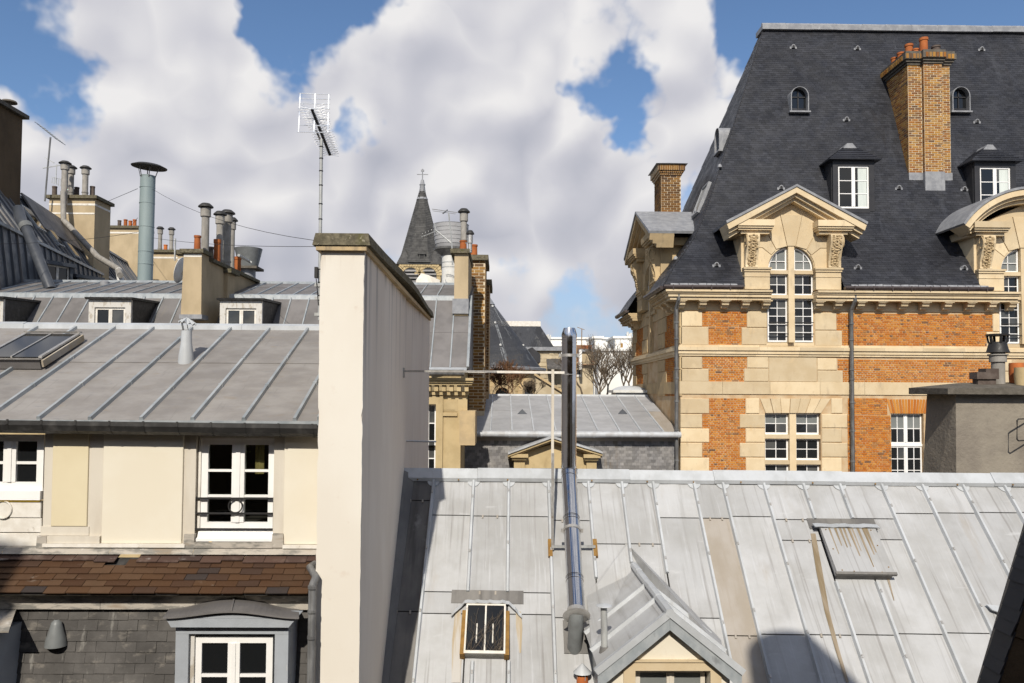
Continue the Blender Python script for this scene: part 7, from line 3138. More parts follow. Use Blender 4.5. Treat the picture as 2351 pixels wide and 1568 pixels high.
# ================================================================== far left: dark wall, dark mansard, stacks
DW = thing('dark_wall', 'tall brown chimney wall in shade with iron rungs at the left picture edge', 'wall', (-20, 31, -17))
yd0, yd1 = 27.5, 33.5
xd = P(45, 500, yd1).x
zd = P(45, 272, yd1).z
b = MB()
b.add([(xd - 1.2, yd0 - 8, -17), (xd, yd0 - 8, -17), (xd, yd1, -17), (xd - 1.2, yd1, -17), (xd - 1.2, yd0 - 8, zd), (xd - .02, yd0 - 8, zd), (xd, yd1, zd), (xd - 1.2, yd1, zd)],
      [(0, 1, 5, 4), (1, 2, 6, 5), (2, 3, 7, 6), (3, 0, 4, 7), (4, 5, 6, 7)])
b.build('stack', 'stucco_brown', DW)
b = MB()
b.box(xd - 1.4, xd + .2, yd0 - 8.2, yd1 + .15, zd, zd + .16)
b.build('coping', 'cement_dark', DW)
z = zd - 1.0
while z > 3.5:
    b = MB()
    b.tube([(xd, 31.0, z), (xd + .16, 31.0, z), (xd + .16, 31.5, z), (xd, 31.5, z)], .018, 5)
    b.build('rung', 'black_iron', DW)
    z -= .62
for (dx, Y, h, r) in ((12, 30.6, .55, .16), (20, 32.2, .3, .2)):
    x = xd - .4
    b = MB()
    b.lathe([(r, zd + .1), (r * .9, zd + .16 + h), (r * .7, zd + .16 + h)], x, Y, 12)
    b.build('chimney_pot', 'terracotta' if dx == 12 else 'pot_dark', DW, True)
b = MB()
b.lathe([(.08, zd + .1), (.08, zd + .45)], xd - .2, 32.9, 10)
b.lathe([(.30, zd + .45), (.27, zd + .52), (.02, zd + .57)], xd - .2, 32.9, 14)
b.build('cowl_flue', 'cement_dark', DW, True)

DB = thing('dark_mansard_house', 'house with a steep blue grey zinc mansard darkened for shade behind the block', 'house', (-24, 46, -17))
B0 = Vector((-20.58, 32.0, 0))
DV = Vector((-.2, 1, 0)).normalized()
SD = Vector((1, .2, 0)).normalized()
ZRD, ZBD = 8.46, 6.02
WB = 1.75


def dmu(k, f, up=0.0):
    n_ = (SD * (ZRD - ZBD) + Vector((0, 0, WB))).normalized()
    return B0 + DV * k + SD * (WB * (1 - f)) + Vector((0, 0, ZBD + (ZRD - ZBD) * f)) + n_ * up


def dml(k, f, up=0.0):
    return B0 + DV * k + SD * (WB + .5 * (1 - f)) + Vector((0, 0, 2.0 + (ZBD - 2.0) * f)) + SD * up


b = MB()
b.add([dmu(-4.6, 0), dmu(34, 0), dmu(34, 1), dmu(-4.6, 1)], [(0, 1, 2, 3)])
b.add([dml(-4.6, 0), dml(34, 0), dml(34, 1), dml(-4.6, 1)], [(0, 1, 2, 3)])
q0, q1 = dmu(-4.6, 1), dmu(34, 1)
b.add([q0, q1, q1 - SD * 4 + Vector((0, 0, -3)), q0 - SD * 4 + Vector((0, 0, -3))], [(0, 1, 2, 3)])
w0, w1 = dml(-4.6, 0), dml(34, 0)
b.add([(w0.x, w0.y, -17), (w1.x, w1.y, -17), w1, w0], [(0, 1, 2, 3)])
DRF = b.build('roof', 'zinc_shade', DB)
for i in range(53):
    k = -4.3 + i * .72
    b = MB()
    for fn in (dmu, dml):
        c = []
        for f in (0, 1):
            for (dk, up) in ((-.04, 0), (.04, 0), (.03, .06), (-.03, .06)):
                c.append(fn(k + dk, f, up))
        b.hexa([c[0], c[1], c[5], c[4], c[3], c[2], c[6], c[7]], .3)
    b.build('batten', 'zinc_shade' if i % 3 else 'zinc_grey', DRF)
b = MB()
for f_ in (0.0, 1.0):
    b.bar(dmu(-4.6, f_, .03), dmu(34, f_, .03), .16, .12)
b.build('ridge_cap', 'zinc_batten_blue', DB)
# roof lights on the upper slope, one propped open
for (k0, k1, f0, f1, up) in ((1.6, 2.6, .35, .75, .12), (3.4, 4.2, .2, .5, .12), (5.2, 6.0, .12, .4, .1), (9.0, 10.0, .3, .7, .1)):
    b = MB()
    c = [dmu(k0, f0, 0), dmu(k1, f0, 0), dmu(k1, f1, 0), dmu(k0, f1, 0), dmu(k0, f0, up), dmu(k1, f0, up), dmu(k1, f1, up), dmu(k0, f1, up)]
    b.hexa(c)
    rl_ = b.build('roof_window', 'zinc_batten_blue', DB)
    b = MB()
    g = .1
    c = [dmu(k0 + g, f0 + .03, up + .004), dmu(k1 - g, f0 + .03, up + .004), dmu(k1 - g, f1 - .03, up + .004), dmu(k0 + g, f1 - .03, up + .004)]
    b.hexa(c + [p + Vector((0, 0, .01)) for p in c])
    b.build('pane', 'glass', rl_)
# long raised pane with a pale edge
b = MB()
c = [dmu(2.8, .45, .05), dmu(9.8, .35, .05), dmu(9.8, 1.0, .10), dmu(2.8, 1.04, .14), dmu(2.8, .45, .12), dmu(9.8, .35, .12), dmu(9.8, 1.0, .18), dmu(2.8, 1.04, .22)]
b.hexa(c)
b.build('raised_sheet', 'zinc_grey', DB)
for (k, h) in ((.6, 1.9), (4.6, 1.9), (8.6, 1.8), (13.5, 1.8), (19, 1.8)):
    D = bpy.data.objects.new('zinc_dormer', None)
    COL.objects.link(D)
    attach(D, DB)
    o = dml(k, .45)
    FD = (SD * .80 - DV * .60).normalized()          # the way the dormer looks
    AD_ = Vector((-FD.y, FD.x, 0))
    T = Matrix(((AD_.x, -FD.x, 0, o.x + FD.x * .6), (AD_.y, -FD.y, 0, o.y + FD.y * .6), (0, 0, 1, o.z), (0, 0, 0, 1)))
    b = MB(T)
    b.box(-.62, -.5, 0, 1.0, -.5, 1.35)
    b.box(.5, .62, 0, 1.0, -.5, 1.35)
    b.box(-.72, .72, -.1, 1.3, 1.35, 1.5)
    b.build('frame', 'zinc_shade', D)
    casement(DB, -.5, .5, -.5, 1.35, .1, 3, 1, 2, .06, .1, .03, 'white_wood', T=T)


def stack(name, label, r, Y, depth, m='stucco_ochre', capo=.14, bottom=1.5):
    """rendered chimney stack: r = sheet rectangle of its front face"""
    x0, x1, z0, z1 = frect(r, Y)
    t = thing(name, label, 'chimney', ((x0 + x1) / 2, Y + depth / 2, z0 - bottom), 'rendered chimney stacks on the left skyline')
    b = MB()
    b.box(x0, x1, Y, Y + depth, z0 - bottom, z1)
    b.build('stack', m, t)
    b = MB()
    b.box(x0 - capo, x1 + capo, Y - capo, Y + depth + capo, z1, z1 + .16)
    b.build('coping', 'mossy_stone', t)
    b = MB()
    b.box(x0 - .01, x1 + .01, Y - .012, Y + depth, z1 - .34, z1 - .24)
    b.build('paint_band', 'white_wood', t)
    return t


t = stack('chimney_stack', 'ochre chimney stack with tall grey cowls beside the thin aerial', (112, 456, 217, 556), 40, 1.6, bottom=3)
b = MB()
x0, x1, z0, z1 = frect((111, 488, 217, 491.5), 40)
b.box(x0, x1, 39.985, 39.999, z0, z1)
b.build('paint_band', 'white_wood', t)
mushroom(t, 147, 39.7, 372, 470, .15)
mushroom(t, 162, 40.6, 382, 449, .14)
mushroom(t, 195, 40.6, 383, 450, .14)
for (dx, dyt) in ((125, 428), (176, 430), (212, 428), (153, 432), (168, 435)):
    pot(t, dx, 41.0, dyt, 450, .12, 'pot_dark', .95)
t = stack('chimney_stack', 'far ochre chimney stack with a row of small clay pots', (221, 524, 322, 600), 52, 1.6, bottom=4)
for (dx, dyt, m_) in ((226, 504, 'terracotta'), (237, 505, 'terracotta'), (274, 506, 'pot_dark'), (288, 504, 'terracotta'), (299, 507, 'terracotta'), (309, 504, 'terracotta')):
    pot(t, dx, 52.8, dyt, 521, .12, m_)
t = stack('chimney_stack', 'small far ochre stack with two thin cowls right of the big pipe', (350, 580, 407, 640), 46, 1.6, bottom=4)
mushroom(t, 367, 46.6, 522, 577, .11)
mushroom(t, 393, 46.6, 524, 577, .11)
pot(t, 380, 46.6, 562, 577, .11)
t = stack('chimney_stack', 'narrow ochre stack with a thin rod beside the white dish', (407, 584, 422, 640), 44, 1.2, bottom=4)
b = MB()
p = P(405, 575, 44)
b.tube([(p.x, 43.8, p.z - .6), (p.x, 43.8, P(405, 549, 44).z)], .05, 5)
b.build('rod', 'galvanised', t)

# big celadon ventilation pipe with a disc hood
pv = P(332, 660, 32.5)
BP = thing('ventilation_pipe', 'thick grey green ventilation pipe under a dark disc hood', 'vent pipe', (pv.x, 32.5, 2))
rv = 16.3 * 32.5 / 1829
ztp = P(334, 404, 32.5).z
b = MB()
b.tube([(pv.x, 32.5, 2), (pv.x + .03, 32.5, ztp)], rv, 28)
b.build('pipe', 'pipe_celadon', BP, True)
for dy in (404, 430, 466, 520, 577, 606):
    b = MB()
    zz = P(333, dy, 32.5).z
    b.tube([(pv.x + .02, 32.5, zz - .03), (pv.x + .02, 32.5, zz)], rv + .012, 28)
    b.build('seam', 'pipe_celadon', BP, True)
b = MB()
zh = P(336, 386, 32.5).z
for a in np.linspace(0, 2 * math.pi, 6, endpoint=False):
    b.bar((pv.x + .03 + rv * math.cos(a), 32.5 + rv * math.sin(a), ztp - .1), (pv.x + .06 + rv * 1.5 * math.cos(a), 32.5 + rv * 1.5 * math.sin(a), zh + .06), .035, .012)
b.build('strut', 'pipe_grey', BP)
TT = Matrix.Translation((pv.x + .07, 32.5, zh)) @ Matrix.Rotation(R(4), 4, 'Y') @ Matrix.Rotation(R(2), 4, 'X')
b = MB(TT)
rh = 39 * 32.5 / 1829
b.lathe([(rh * .98, .02), (rh, .05), (rh * .7, .14), (rh * .3, .19), (.02, .2)], 0, 0, 32)
b.build('disc_hood', 'hood_dark', BP, True)

# bucket shaped vent behind the ochre chimney
pq = P(570, 612, 33)
BK = thing('bucket_vent', 'grey bucket shaped vent cowl behind the ochre chimney', 'vent cowl', (pq.x, 33, 3))
z0, z1 = P(570, 614, 33).z, P(570, 571, 33).z
r1 = 31 * 33 / 1829
b = MB()
b.lathe([(r1 * .68, z0), (r1 * .78, z0 + (z1 - z0) * .3), (r1, z1), (r1 * .96, z1), (r1 * .7, z0 + .1)], pq.x, 33, 24)
b.build('bucket', 'pvc_grey', BK, True)
b = MB()
b.box(pq.x - .6, pq.x + .5, 32.5, 33.5, z0 - .1, z0 - .001)
b.build('tray', 'cement_dark', BK)
b = MB()
b.tube([(pq.x, 33, 3), (pq.x, 33, z0 - .1)], .3, 14)
b.build('pipe', 'lead', BK, True)
b = MB()
b.tube([P(548, 586, 28), P(572, 600, 30), P(578, 604, 30)], .05, 6)
tag(b.build('overflow_pipe', 'galvanised'), 'thin grey pipe running off the ochre chimney to the bucket vent', 'pipe')

# round water tank on a white pillar behind the brick chimney
pt = P(1034, 640, 33)
TK = thing('vent_tank', 'ribbed pale grey round vent drum on a white pipe by the spire', 'vent drum', (pt.x, 33, 2))
z0, z1 = P(1034, 571, 33).z, P(1034, 517, 33).z
ra, rb_ = 33 * 33 / 1829, 41 * 33 / 1829
b = MB()
pf = [(ra, z0)]
for i in range(6):
    f = (i + 1) / 6
    rr_ = ra + (rb_ - ra) * f ** .7
    zz = z0 + (z1 - z0) * f
    pf += [(rr_, zz - .012), (rr_ + .015, zz - .008), (rr_ + .015, zz)]
pf += [(rb_ - .04, z1), (rb_ - .1, z0 + .3)]
b.lathe(pf, pt.x, 33, 32)
b.build('drum', 'zinc_pale_grey', TK, True)
b = MB()
b.lathe([(.3, z0 - .38), (.62, z0 - .1), (.68, z0 - .08), (.7, z0 - .002)], pt.x, 33, 24)
b.build('tray', 'pipe_grey', TK, True)
b = MB()
b.tube([(pt.x, 33, 2), (pt.x, 33, z0 - .25)], .36, 20)
b.build('pillar', 'pvc_white', TK, True)
for dy in (603, 614):
    b = MB()
    zz = P(1030, dy, 33).z
    b.tube([(pt.x, 33, zz), (pt.x, 33, zz - .03)], .372, 20)
    b.build('seam', 'galvanised', TK, True)

# white dish, tarpaulin
pd_ = P(420, 622, 30)
DS = thing('satellite_dish', 'white dish edge on beside the ochre chimney', 'dish', (pd_.x, 30, 4))
TT = Matrix.Translation(pd_) @ Matrix.Rotation(R(-75), 4, 'Y')
b = MB(TT)
b.lathe([(.02, 0), (.3, .03), (.5, .1), (.5, .115), (.02, .02)], 0, 0, 24)
b.build('dish', 'pvc_white', DS, True)
b = MB()
b.tube([pd_, pd_ + Vector((.1, .2, -1.0))], .03, 6)
b.build('arm', 'galvanised', DS)
b = MB()
c0, c1, c2, c3 = P(955, 643, 31), P(967, 627, 31.2), P(985, 632, 31.2), P(1010, 643, 31)
b.add([c0, c1, c2, c3, c0 + Vector((0, 2, -.4)), c1 + Vector((0, 2, -.3)), c2 + Vector((0, 2, -.3)), c3 + Vector((0, 2, -.4)), c0 + Vector((0, 0, -.8)), c3 + Vector((0, 0, -.8))],
      [(0, 1, 5, 4), (1, 2, 6, 5), (2, 3, 7, 6), (8, 9, 3, 2, 1, 0)])
tag(b.build('tarpaulin', 'white_wood'), 'crumpled white sheet behind the mansard ridge under the spire', 'sheet')

# ================================================================== church: spire, apse, transept roof
YT = 110.0
kT = YT / 1829


def tq(dx, dy):
    p = P(dx, dy, YT)
    return p.x, p.z


CT = thing('church_tower', 'grey slate church spire with cross over a stone belfry with round arches', 'church tower', (tq(963, 640)[0], YT + 3, -17))
xc, zb_ = tq(963, 603)
hw = 49 * kT
za = tq(963, 408)[1]
yc_ = YT + hw
sp = MB()
rb0 = hw * 1.02
nr = 46
for i in range(nr):
    f0, f1 = i / nr, (i + 1) / nr
    for k in range(8):
        a0, a1 = (k - .5) * math.pi / 4, (k + .5) * math.pi / 4

        def pt_(a, f, o=0):
            rr = (rb0 * 1.0) * (1 - f) + .12 + o
            flare = .10 * rb0 * max(0, (.12 - f) / .12)
            rr += flare
            return (xc + rr * math.cos(a) / math.cos(math.pi / 8), yc_ + rr * math.sin(a) / math.cos(math.pi / 8), zb_ + (za - zb_) * f)
        sp.add([pt_(a0, f0, .035), pt_(a1, f0, .035), pt_(a1, f1), pt_(a0, f1)], [(0, 1, 2, 3)], random.random() + .01)
sp.build('spire', 'spire_slate', CT)
b = MB()
for sx in (-1, 1):
    for sy in (-1, 1):
        bx, by = xc + sx * hw * 1.02, yc_ + sy * hw * 1.02
        tip = (xc + sx * hw * .72, yc_ + sy * hw * .72, zb_ + 33 * kT)
        b.add([(bx, by, zb_), (bx - sx * hw * .62, by, zb_), (bx, by - sy * hw * .62, zb_), (xc + sx * hw * .3, yc_ + sy * hw * .3, zb_ + 20 * kT), tip], [(0, 1, 4), (0, 4, 2), (1, 3, 4), (2, 4, 3)], .3)
b.build('broach', 'spire_slate', CT)
b = MB()
zl0, zl1 = tq(963, 447)[1], tq(963, 408)[1]
b.lathe([(.85, zl0), (.55, zl0 + .6), (.35, zl1 - .4), (.45, zl1 - .2), (.3, zl1), (.2, zl1 + .5)], xc, yc_, 10)
b.build('lead_tip', 'lead', CT, True)
b = MB()
zc_ = tq(963, 374)[1]
b.tube([(xc, yc_, zl1), (xc, yc_, zc_)], .08, 6)
zz = tq(963, 387)[1]
b.bar((xc - .8, yc_, zz), (xc + .8, yc_, zz), .1, .1)
b.blob((xc, yc_, tq(963, 378)[1]), (.28, .1, .22))
b.build('cross', 'lead', CT)
# louvred lucarne
lx, lz0 = tq(969, 599)
lz1 = tq(969, 583)[1]
b = MB()
b.box(lx - .42, lx - .26, YT - .35, YT + 2, lz0, lz1)
b.box(lx + .26, lx + .42, YT - .35, YT + 2, lz0, lz1)
b.prism([(lx - .6, lz1 - .1), (lx + .6, lz1 - .1), (lx, lz1 + .75)], YT - .45, YT + 2.5, 'y')
lu = b.build('lucarne', 'spire_slate', CT)
b = MB()
b.box(lx - .26, lx + .26, YT - .25, YT - .15, lz0, lz1)
b.build('opening', 'black_iron', lu)
b = MB()
zt0 = tq(963, 607)[1]
b.box(xc - hw, xc + hw, YT, YT + 2 * hw, -17, zt0)
b.build('belfry_wall', 'stone_ochre', CT)
b = MB()
b.box(xc - hw * 1.04, xc + hw * 1.04, YT - .3, YT + 2 * hw + .3, zt0, zt0 + .28)
b.build('eaves', 'spire_slate', CT)
for i in range(15):
    b = MB()
    xx = xc - hw + .2 + i * (2 * hw - .7) / 14
    b.box(xx, xx + .28, YT - .22, YT + .02, zt0 - .32, zt0 - .01)
    b.build('corbel', 'stone_ochre', CT)
for dx in (943, 984):
    ax_, az_ = tq(dx, 633)
    for (ra_, rb2, pr) in ((1.15, 1.5, .12), (1.55, 1.95, .2)):
        n_ = 13
        for i in range(n_):
            a0, a1 = math.pi * i / n_ + .02, math.pi * (i + 1) / n_ - .02
            b = MB()
            b.prism([(ax_ + ra_ * math.cos(a0), az_ + ra_ * math.sin(a0)), (ax_ + rb2 * math.cos(a0), az_ + rb2 * math.sin(a0)), (ax_ + rb2 * math.cos(a1), az_ + rb2 * math.sin(a1)), (ax_ + ra_ * math.cos(a1), az_ + ra_ * math.sin(a1))], YT - pr, YT + .05, 'y', random.random() + .01)
            b.build('arch_stone', 'stone_ochre', CT)
    b = MB()
    b.prism([(ax_ - 1.12, az_ - 3)] + [(ax_ + 1.12 * math.cos(a), az_ + 1.12 * math.sin(a)) for a in np.linspace(math.pi, 0, 12)] + [(ax_ + 1.12, az_ - 3)], YT - .05, YT - .02, 'y')
    op = b.build('bell_opening', 'black_iron', CT)
    for i in range(7):
        b = MB()
        zz = az_ + .75 - i * .5
        ww = 1.1 if zz < az_ else math.sqrt(max(.05, 1.2 - (zz - az_) ** 2))
        b.hexa([(ax_ - ww, YT - .25, zz - .2), (ax_ + ww, YT - .25, zz - .2), (ax_ + ww, YT - .06, zz), (ax_ - ww, YT - .06, zz), (ax_ - ww, YT - .25, zz - .12), (ax_ + ww, YT - .25, zz - .12), (ax_ + ww, YT - .06, zz + .08), (ax_ - ww, YT - .06, zz + .08)])
        b.build('louvre', 'slate_grey', op)

YA = 60.0


def aq(dx, dy, Y=YA):
    p = P(dx, dy, Y)
    return p.x, p.z


AP = thing('church_apse', 'round church apse with conical dark slate roof streaked with white', 'church', (aq(1110, 860)[0], YA + 5, -17))
ax_, zez = aq(1112, 844)
zap = aq(1112, 658)[1]
ra_ = 140 * YA / 1829
b = MB()
nr = 60
for i in range(nr):
    f0, f1 = i / nr, (i + 1) / nr
    r0, r1 = ra_ * (1 - f0) + .02, ra_ * (1 - f1)
    b.lathe([(r0 + .025, zez + (zap - zez) * f0), (r1 + .01, zez + (zap - zez) * f1)], ax_, YA + ra_, 40, 0, math.pi, 2 * math.pi + .001)
b.build('roof', 'slate_streaked', AP)
b = MB()
b.lathe([(ra_ * .16, zez + (zap - zez) * .86), (ra_ * .02, zap + .1)], ax_, YA + ra_, 24)
b.build('lead_tip', 'lead', AP, True)
b = MB()
b.lathe([(ra_ + .05, zez - .12), (ra_ + .32, zez - .1), (ra_ + .35, zez + .08), (ra_ + .1, zez + .14)], ax_, YA + ra_, 48)
b.build('gutter', 'lead', AP, True)
b = MB()
b.lathe([(ra_ - .25, -17), (ra_ - .25, zez - .12)], ax_, YA + ra_, 48)
b.build('wall', 'stone_ochre', AP)
rm = []
for i in range(9):
    for k in range(30):
        a = math.pi + (k + (.5 if i % 2 else 0)) * math.pi / 30
        z = zez - .5 - i * .36
        c = Vector((ax_ + (ra_ - .25) * math.cos(a), YA + ra_ + (ra_ - .25) * math.sin(a), z))
        rm.append(Matrix.Translation(c) @ Matrix.Rotation(a + math.pi / 2, 4, 'Z') @ Matrix.Diagonal((.44, .05, .33, 1)))
pieces('stone_block', rm, 'stone_ochre', AP, 60, [(1190, 850, 1260, 905)], 'masonry')
for (dx, dy) in ((1131, 703), (1147, 704), (1137, 741), (1170, 741), (1149, 792), (1201, 793)):
    # point on the cone front
    lo, hi = 0, ra_
    best = None
    for i in range(200):
        Y = YA + ra_ * i / 200
        p = P(dx, dy, Y)
        rr = math.hypot(p.x - ax_, p.y - YA - ra_)
        f = (p.z - zez) / (zap - zez)
        if rr <= ra_ * (1 - f):
            best = p
            break
    if best:
        b = MB()
        b.blob(best, (.12, .2, .12))
        b.build('roof_cowl', 'pvc_white', AP)
        an = math.atan2(best.y - YA - ra_, best.x - ax_)
        b = MB()
        for w_s, ln in ((.012, 2.6), (-.03, 1.8), (.035, 1.5)):
            prev = None
            for q in range(5):
                zz = best.z - .15 - ln * q / 4
                rr = ra_ * (1 - (zz - zez) / (zap - zez)) + .06
                hw_ = (.045 * (1 - .7 * q / 4)) / rr
                cur = [(ax_ + rr * math.cos(an + w_s + k * hw_), YA + ra_ + rr * math.sin(an + w_s + k * hw_), zz) for k in (-1, 1)]
                if prev:
                    b.add([prev[0], prev[1], cur[1], cur[0]], [(0, 1, 2, 3)])
                prev = cur
        b.build('white_streak', 'streak_white', AP)
for (dx, dy) in ((1213, 905), (1152, 912)):
    x, z = aq(dx, dy)
    a = math.acos(max(-1, min(1, (x - ax_) / (ra_ - .25))))
    T = Matrix.Translation((x, YA + ra_ - (ra_ - .25) * math.sin(a), z)) @ Matrix.Rotation(-(math.pi / 2 - a) * -1, 4, 'Z')
    D = bpy.data.objects.new('arched_window', None)
    COL.objects.link(D)
    attach(D, AP)
    for (r0, r1, pr) in ((.62, .85, .2), (.88, 1.05, .3)):
        b = MB(T)
        for i in range(14):
            a0, a1 = math.pi * i / 14, math.pi * (i + 1) / 14 - .01
            b.prism([(r0 * math.cos(a0), 1.2 * r0 * math.sin(a0)), (r1 * math.cos(a0), 1.2 * r1 * math.sin(a0)), (r1 * math.cos(a1), 1.2 * r1 * math.sin(a1)), (r0 * math.cos(a1), 1.2 * r0 * math.sin(a1))], -pr, .1, 'y')
        b.build('arch', 'stone_weathered', D)
    b = MB(T)
    b.prism([(-.62, -3)] + [(.62 * math.cos(q), .74 * math.sin(q)) for q in np.linspace(math.pi, 0, 10)] + [(.62, -3)], -.03, .0, 'y')
    b.build('pane', 'glass', D)
BT = thing('buttress', 'pale stone flying buttress sloping down beside the apse', 'buttress', (aq(1262, 905, 57)[0], 57, -17))
b = MB()
b.prism([aq(1228, 860, 57), aq(1300, 905, 57), aq(1300, 920, 57), aq(1228, 925, 57)], 56.6, 57.6, 'y', .6)
b.build('arm', 'rubble', BT)
b = MB()
b.prism([aq(1226, 856, 57), aq(1302, 903, 57), aq(1302, 909, 57), aq(1226, 862, 57)], 56.4, 57.8, 'y')
b.build('coping', 'stone_weathered', BT)

YC = 76.0


def nq(dx, dy, Y=YC):
    p = P(dx, dy, Y)
    return p.x, p.z


TR = thing('transept', 'rough stone church transept with hipped slate roof and white ridge', 'church', (nq(1220, 800)[0], YC + 4, -17))
x0, zr_ = nq(1130, 740)
x1, _ = nq(1238, 740)
x2, ze_ = nq(1272, 798)
dpt = (x2 - x1)
b = MB()
for i in range(34):
    f0, f1 = i / 34, (i + 1) / 34

    def hq(f, o):
        return [(x0 - 3, YC + dpt * f - o, ze_ + (zr_ - ze_) * f), (x2 + (x1 - x2) * f + o, YC + dpt * f - o, ze_ + (zr_ - ze_) * f), (x2 + (x1 - x2) * f + o, YC + 12 - dpt * f, ze_ + (zr_ - ze_) * f)]
    A, B = hq(f0, .04), hq(f1, 0)
    b.add([A[0], A[1], B[1], B[0]], [(0, 1, 2, 3)], random.random() + .01)
    b.add([A[1], A[2], B[2], B[1]], [(0, 1, 2, 3)], random.random() + .01)
b.build('roof', 'slate_streaked', TR)
b = MB()
b.box(x0 - 3, x1 + .2, YC + dpt - .2, YC + dpt + .3, zr_ - .25, zr_ + .25)
b.build('ridge_lead', 'white_wood', TR)
b = MB()
xw, _ = nq(1289, 800)
b.box(x0 - 3, xw, YC + .3, YC + 14, -17, ze_ - .3)
b.build('wall', 'rubble', TR)
b = MB()
b.box(x0 - 3, xw + .2, YC - .1, YC + 14, ze_ - .3, ze_ + .05)
b.build('cornice', 'lead', TR)
rm = []
rnd = random.Random(8)
z = ze_ - .35
while z > nq(1250, 910)[1]:
    h = rnd.uniform(.3, .5)
    x = nq(1226, 850)[0]
    while x < xw - .1:
        w = rnd.uniform(.35, .8)
        w = min(w, xw - x)
        rm.append(mbox(x + .03, x + w - .03, YC + .27 - rnd.uniform(0, .06), YC + .4, z - h + .03, z - .02))
        x += w
    z -= h
pieces('stone_block', rm, 'rubble', TR, 120, [(1226, 800, 1290, 905)], 'masonry')
b = MB()
b.prism([nq(1205, 832, 70), nq(1205, 805, 70), nq(1222, 797, 70), nq(1241, 814, 70), nq(1241, 832, 70)], 70, 76, 'y')
b.build('turret', 'slate_plain', TR)
for (dx, dy) in ((1184, 763), (1230, 764), (1195, 768)):
    x, z = nq(dx, dy, YC + 2.5)
    b = MB()
    b.blob((x, YC + 2.3 + .0, z), (.16, .2, .18))
    b.build('roof_cowl', 'pvc_white', TR)
b = MB()
b.hexa([nq(1256, 848, 75)[:1] + (74.4,) + nq(1256, 848, 75)[1:], nq(1290, 848, 75)[:1] + (74.4,) + nq(1290, 848, 75)[1:], (nq(1290, 848, 75)[0], 76.4, nq(1256, 825, 75)[1]), (nq(1256, 848, 75)[0], 76.4, nq(1256, 825, 75)[1]),
        nq(1256, 845, 75)[:1] + (74.4,) + nq(1256, 845, 75)[1:], nq(1290, 845, 75)[:1] + (74.4,) + nq(1290, 845, 75)[1:], (nq(1290, 848, 75)[0], 76.4, nq(1256, 820, 75)[1]), (nq(1256, 848, 75)[0], 76.4, nq(1256, 820, 75)[1])])
b.build('lean_to_roof', 'slate_old', TR)

# ================================================================== far pale houses


def far_house(label, r, Y, depth, m, windows, roofm=None, bottom=-17, wm='black_iron', roof_h=.3):
    x0, x1, _, z1 = frect(r, Y)
    t = thing('far_building', label, 'building', ((x0 + x1) / 2, Y + depth / 2, bottom), 'far buildings behind the church')
    b = MB()
    b.box(x0, x1, Y, Y + depth, bottom, z1)
    b.build('wall', m, t)
    b = MB()
    b.box(x0 - .3, x1 + .3, Y - .25, Y + depth, z1, z1 + roof_h)
    b.build('parapet', roofm or m, t)
    for w in windows:
        a, e, c, d = frect(w[:4], Y)
        b = MB()
        b.box(a, e, Y - .04, Y + .1, c, d)
        o = b.build('window', w[4] if len(w) > 4 else wm, t)
        f = MB()
        f.box(a - .12, e + .12, Y - .12, Y - .041, c - .25, c)
        f.build('sill', 'white_wood', o)
    return t


far_house('long white block with flat roof on the skyline', (1232, 779, 1560, 900), 130, 20, 'white_wall',
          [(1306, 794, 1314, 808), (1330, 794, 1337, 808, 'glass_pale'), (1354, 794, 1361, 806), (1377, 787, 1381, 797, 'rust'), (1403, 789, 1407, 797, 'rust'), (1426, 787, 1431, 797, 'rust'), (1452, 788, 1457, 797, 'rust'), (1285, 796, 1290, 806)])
far_house('blank white gable wall behind the bare trees', (1374, 806, 1520, 940), 100, 12, 'white_wall', [(1382, 812, 1384, 850, 'white_wood')])
far_house('tall narrow white stair block beside the gable wall', (1364, 777, 1381, 900), 104, 6, 'white_wall', [(1369, 800, 1372, 806)])
far_house('low white block topping the right skyline', (1412, 777, 1530, 830), 112, 8, 'white_wall', [(1425, 788, 1430, 798, 'rust'), (1450, 788, 1455, 798, 'rust')])
t = far_house('dark roofed house with a clay chimney between the flue and white gable', (1300, 838, 1362, 930), 90, 8, 'rubble', [(1322, 848, 1332, 860)])
b = MB()
x0, x1, z0, z1 = frect((1298, 818, 1366, 838), 90)
b.prism([(89.5, z0), (93.5, z1 + 1.5), (97.5, z0)], x0, x1, 'x')
b.build('roof', 'roof_red', t)
pz_ = P(1345, 830, 90)
b = MB()
b.box(pz_.x - .5, pz_.x + .5, 89.6, 90.6, P(1345, 838, 90).z, P(1345, 808, 90).z)
b.build('chimney', 'stucco_ochre', t)
b = MB()
b.box(pz_.x - .8, pz_.x + .8, 89.3, 90.9, P(1345, 808, 90).z, P(1345, 802, 90).z)
b.build('chimney_cap', 'lead', t)
pot(t, 1341, 90.2, 794, 803, .28)
pot(t, 1349, 90.2, 795, 803, .28)
b = MB()
x0, x1, z0, z1 = frect((1330, 803, 1336, 848), 88)
b.box(x0, x1, 88, 89, z0, z1)
b.build('flue_pipe', 'white_wall', t)
far_house('pale far block left of the steel flue', (1240, 795, 1300, 900), 118, 10, 'white_wall', [(1262, 790, 1266, 796, 'roof_red')])

# ================================================================== bare trees


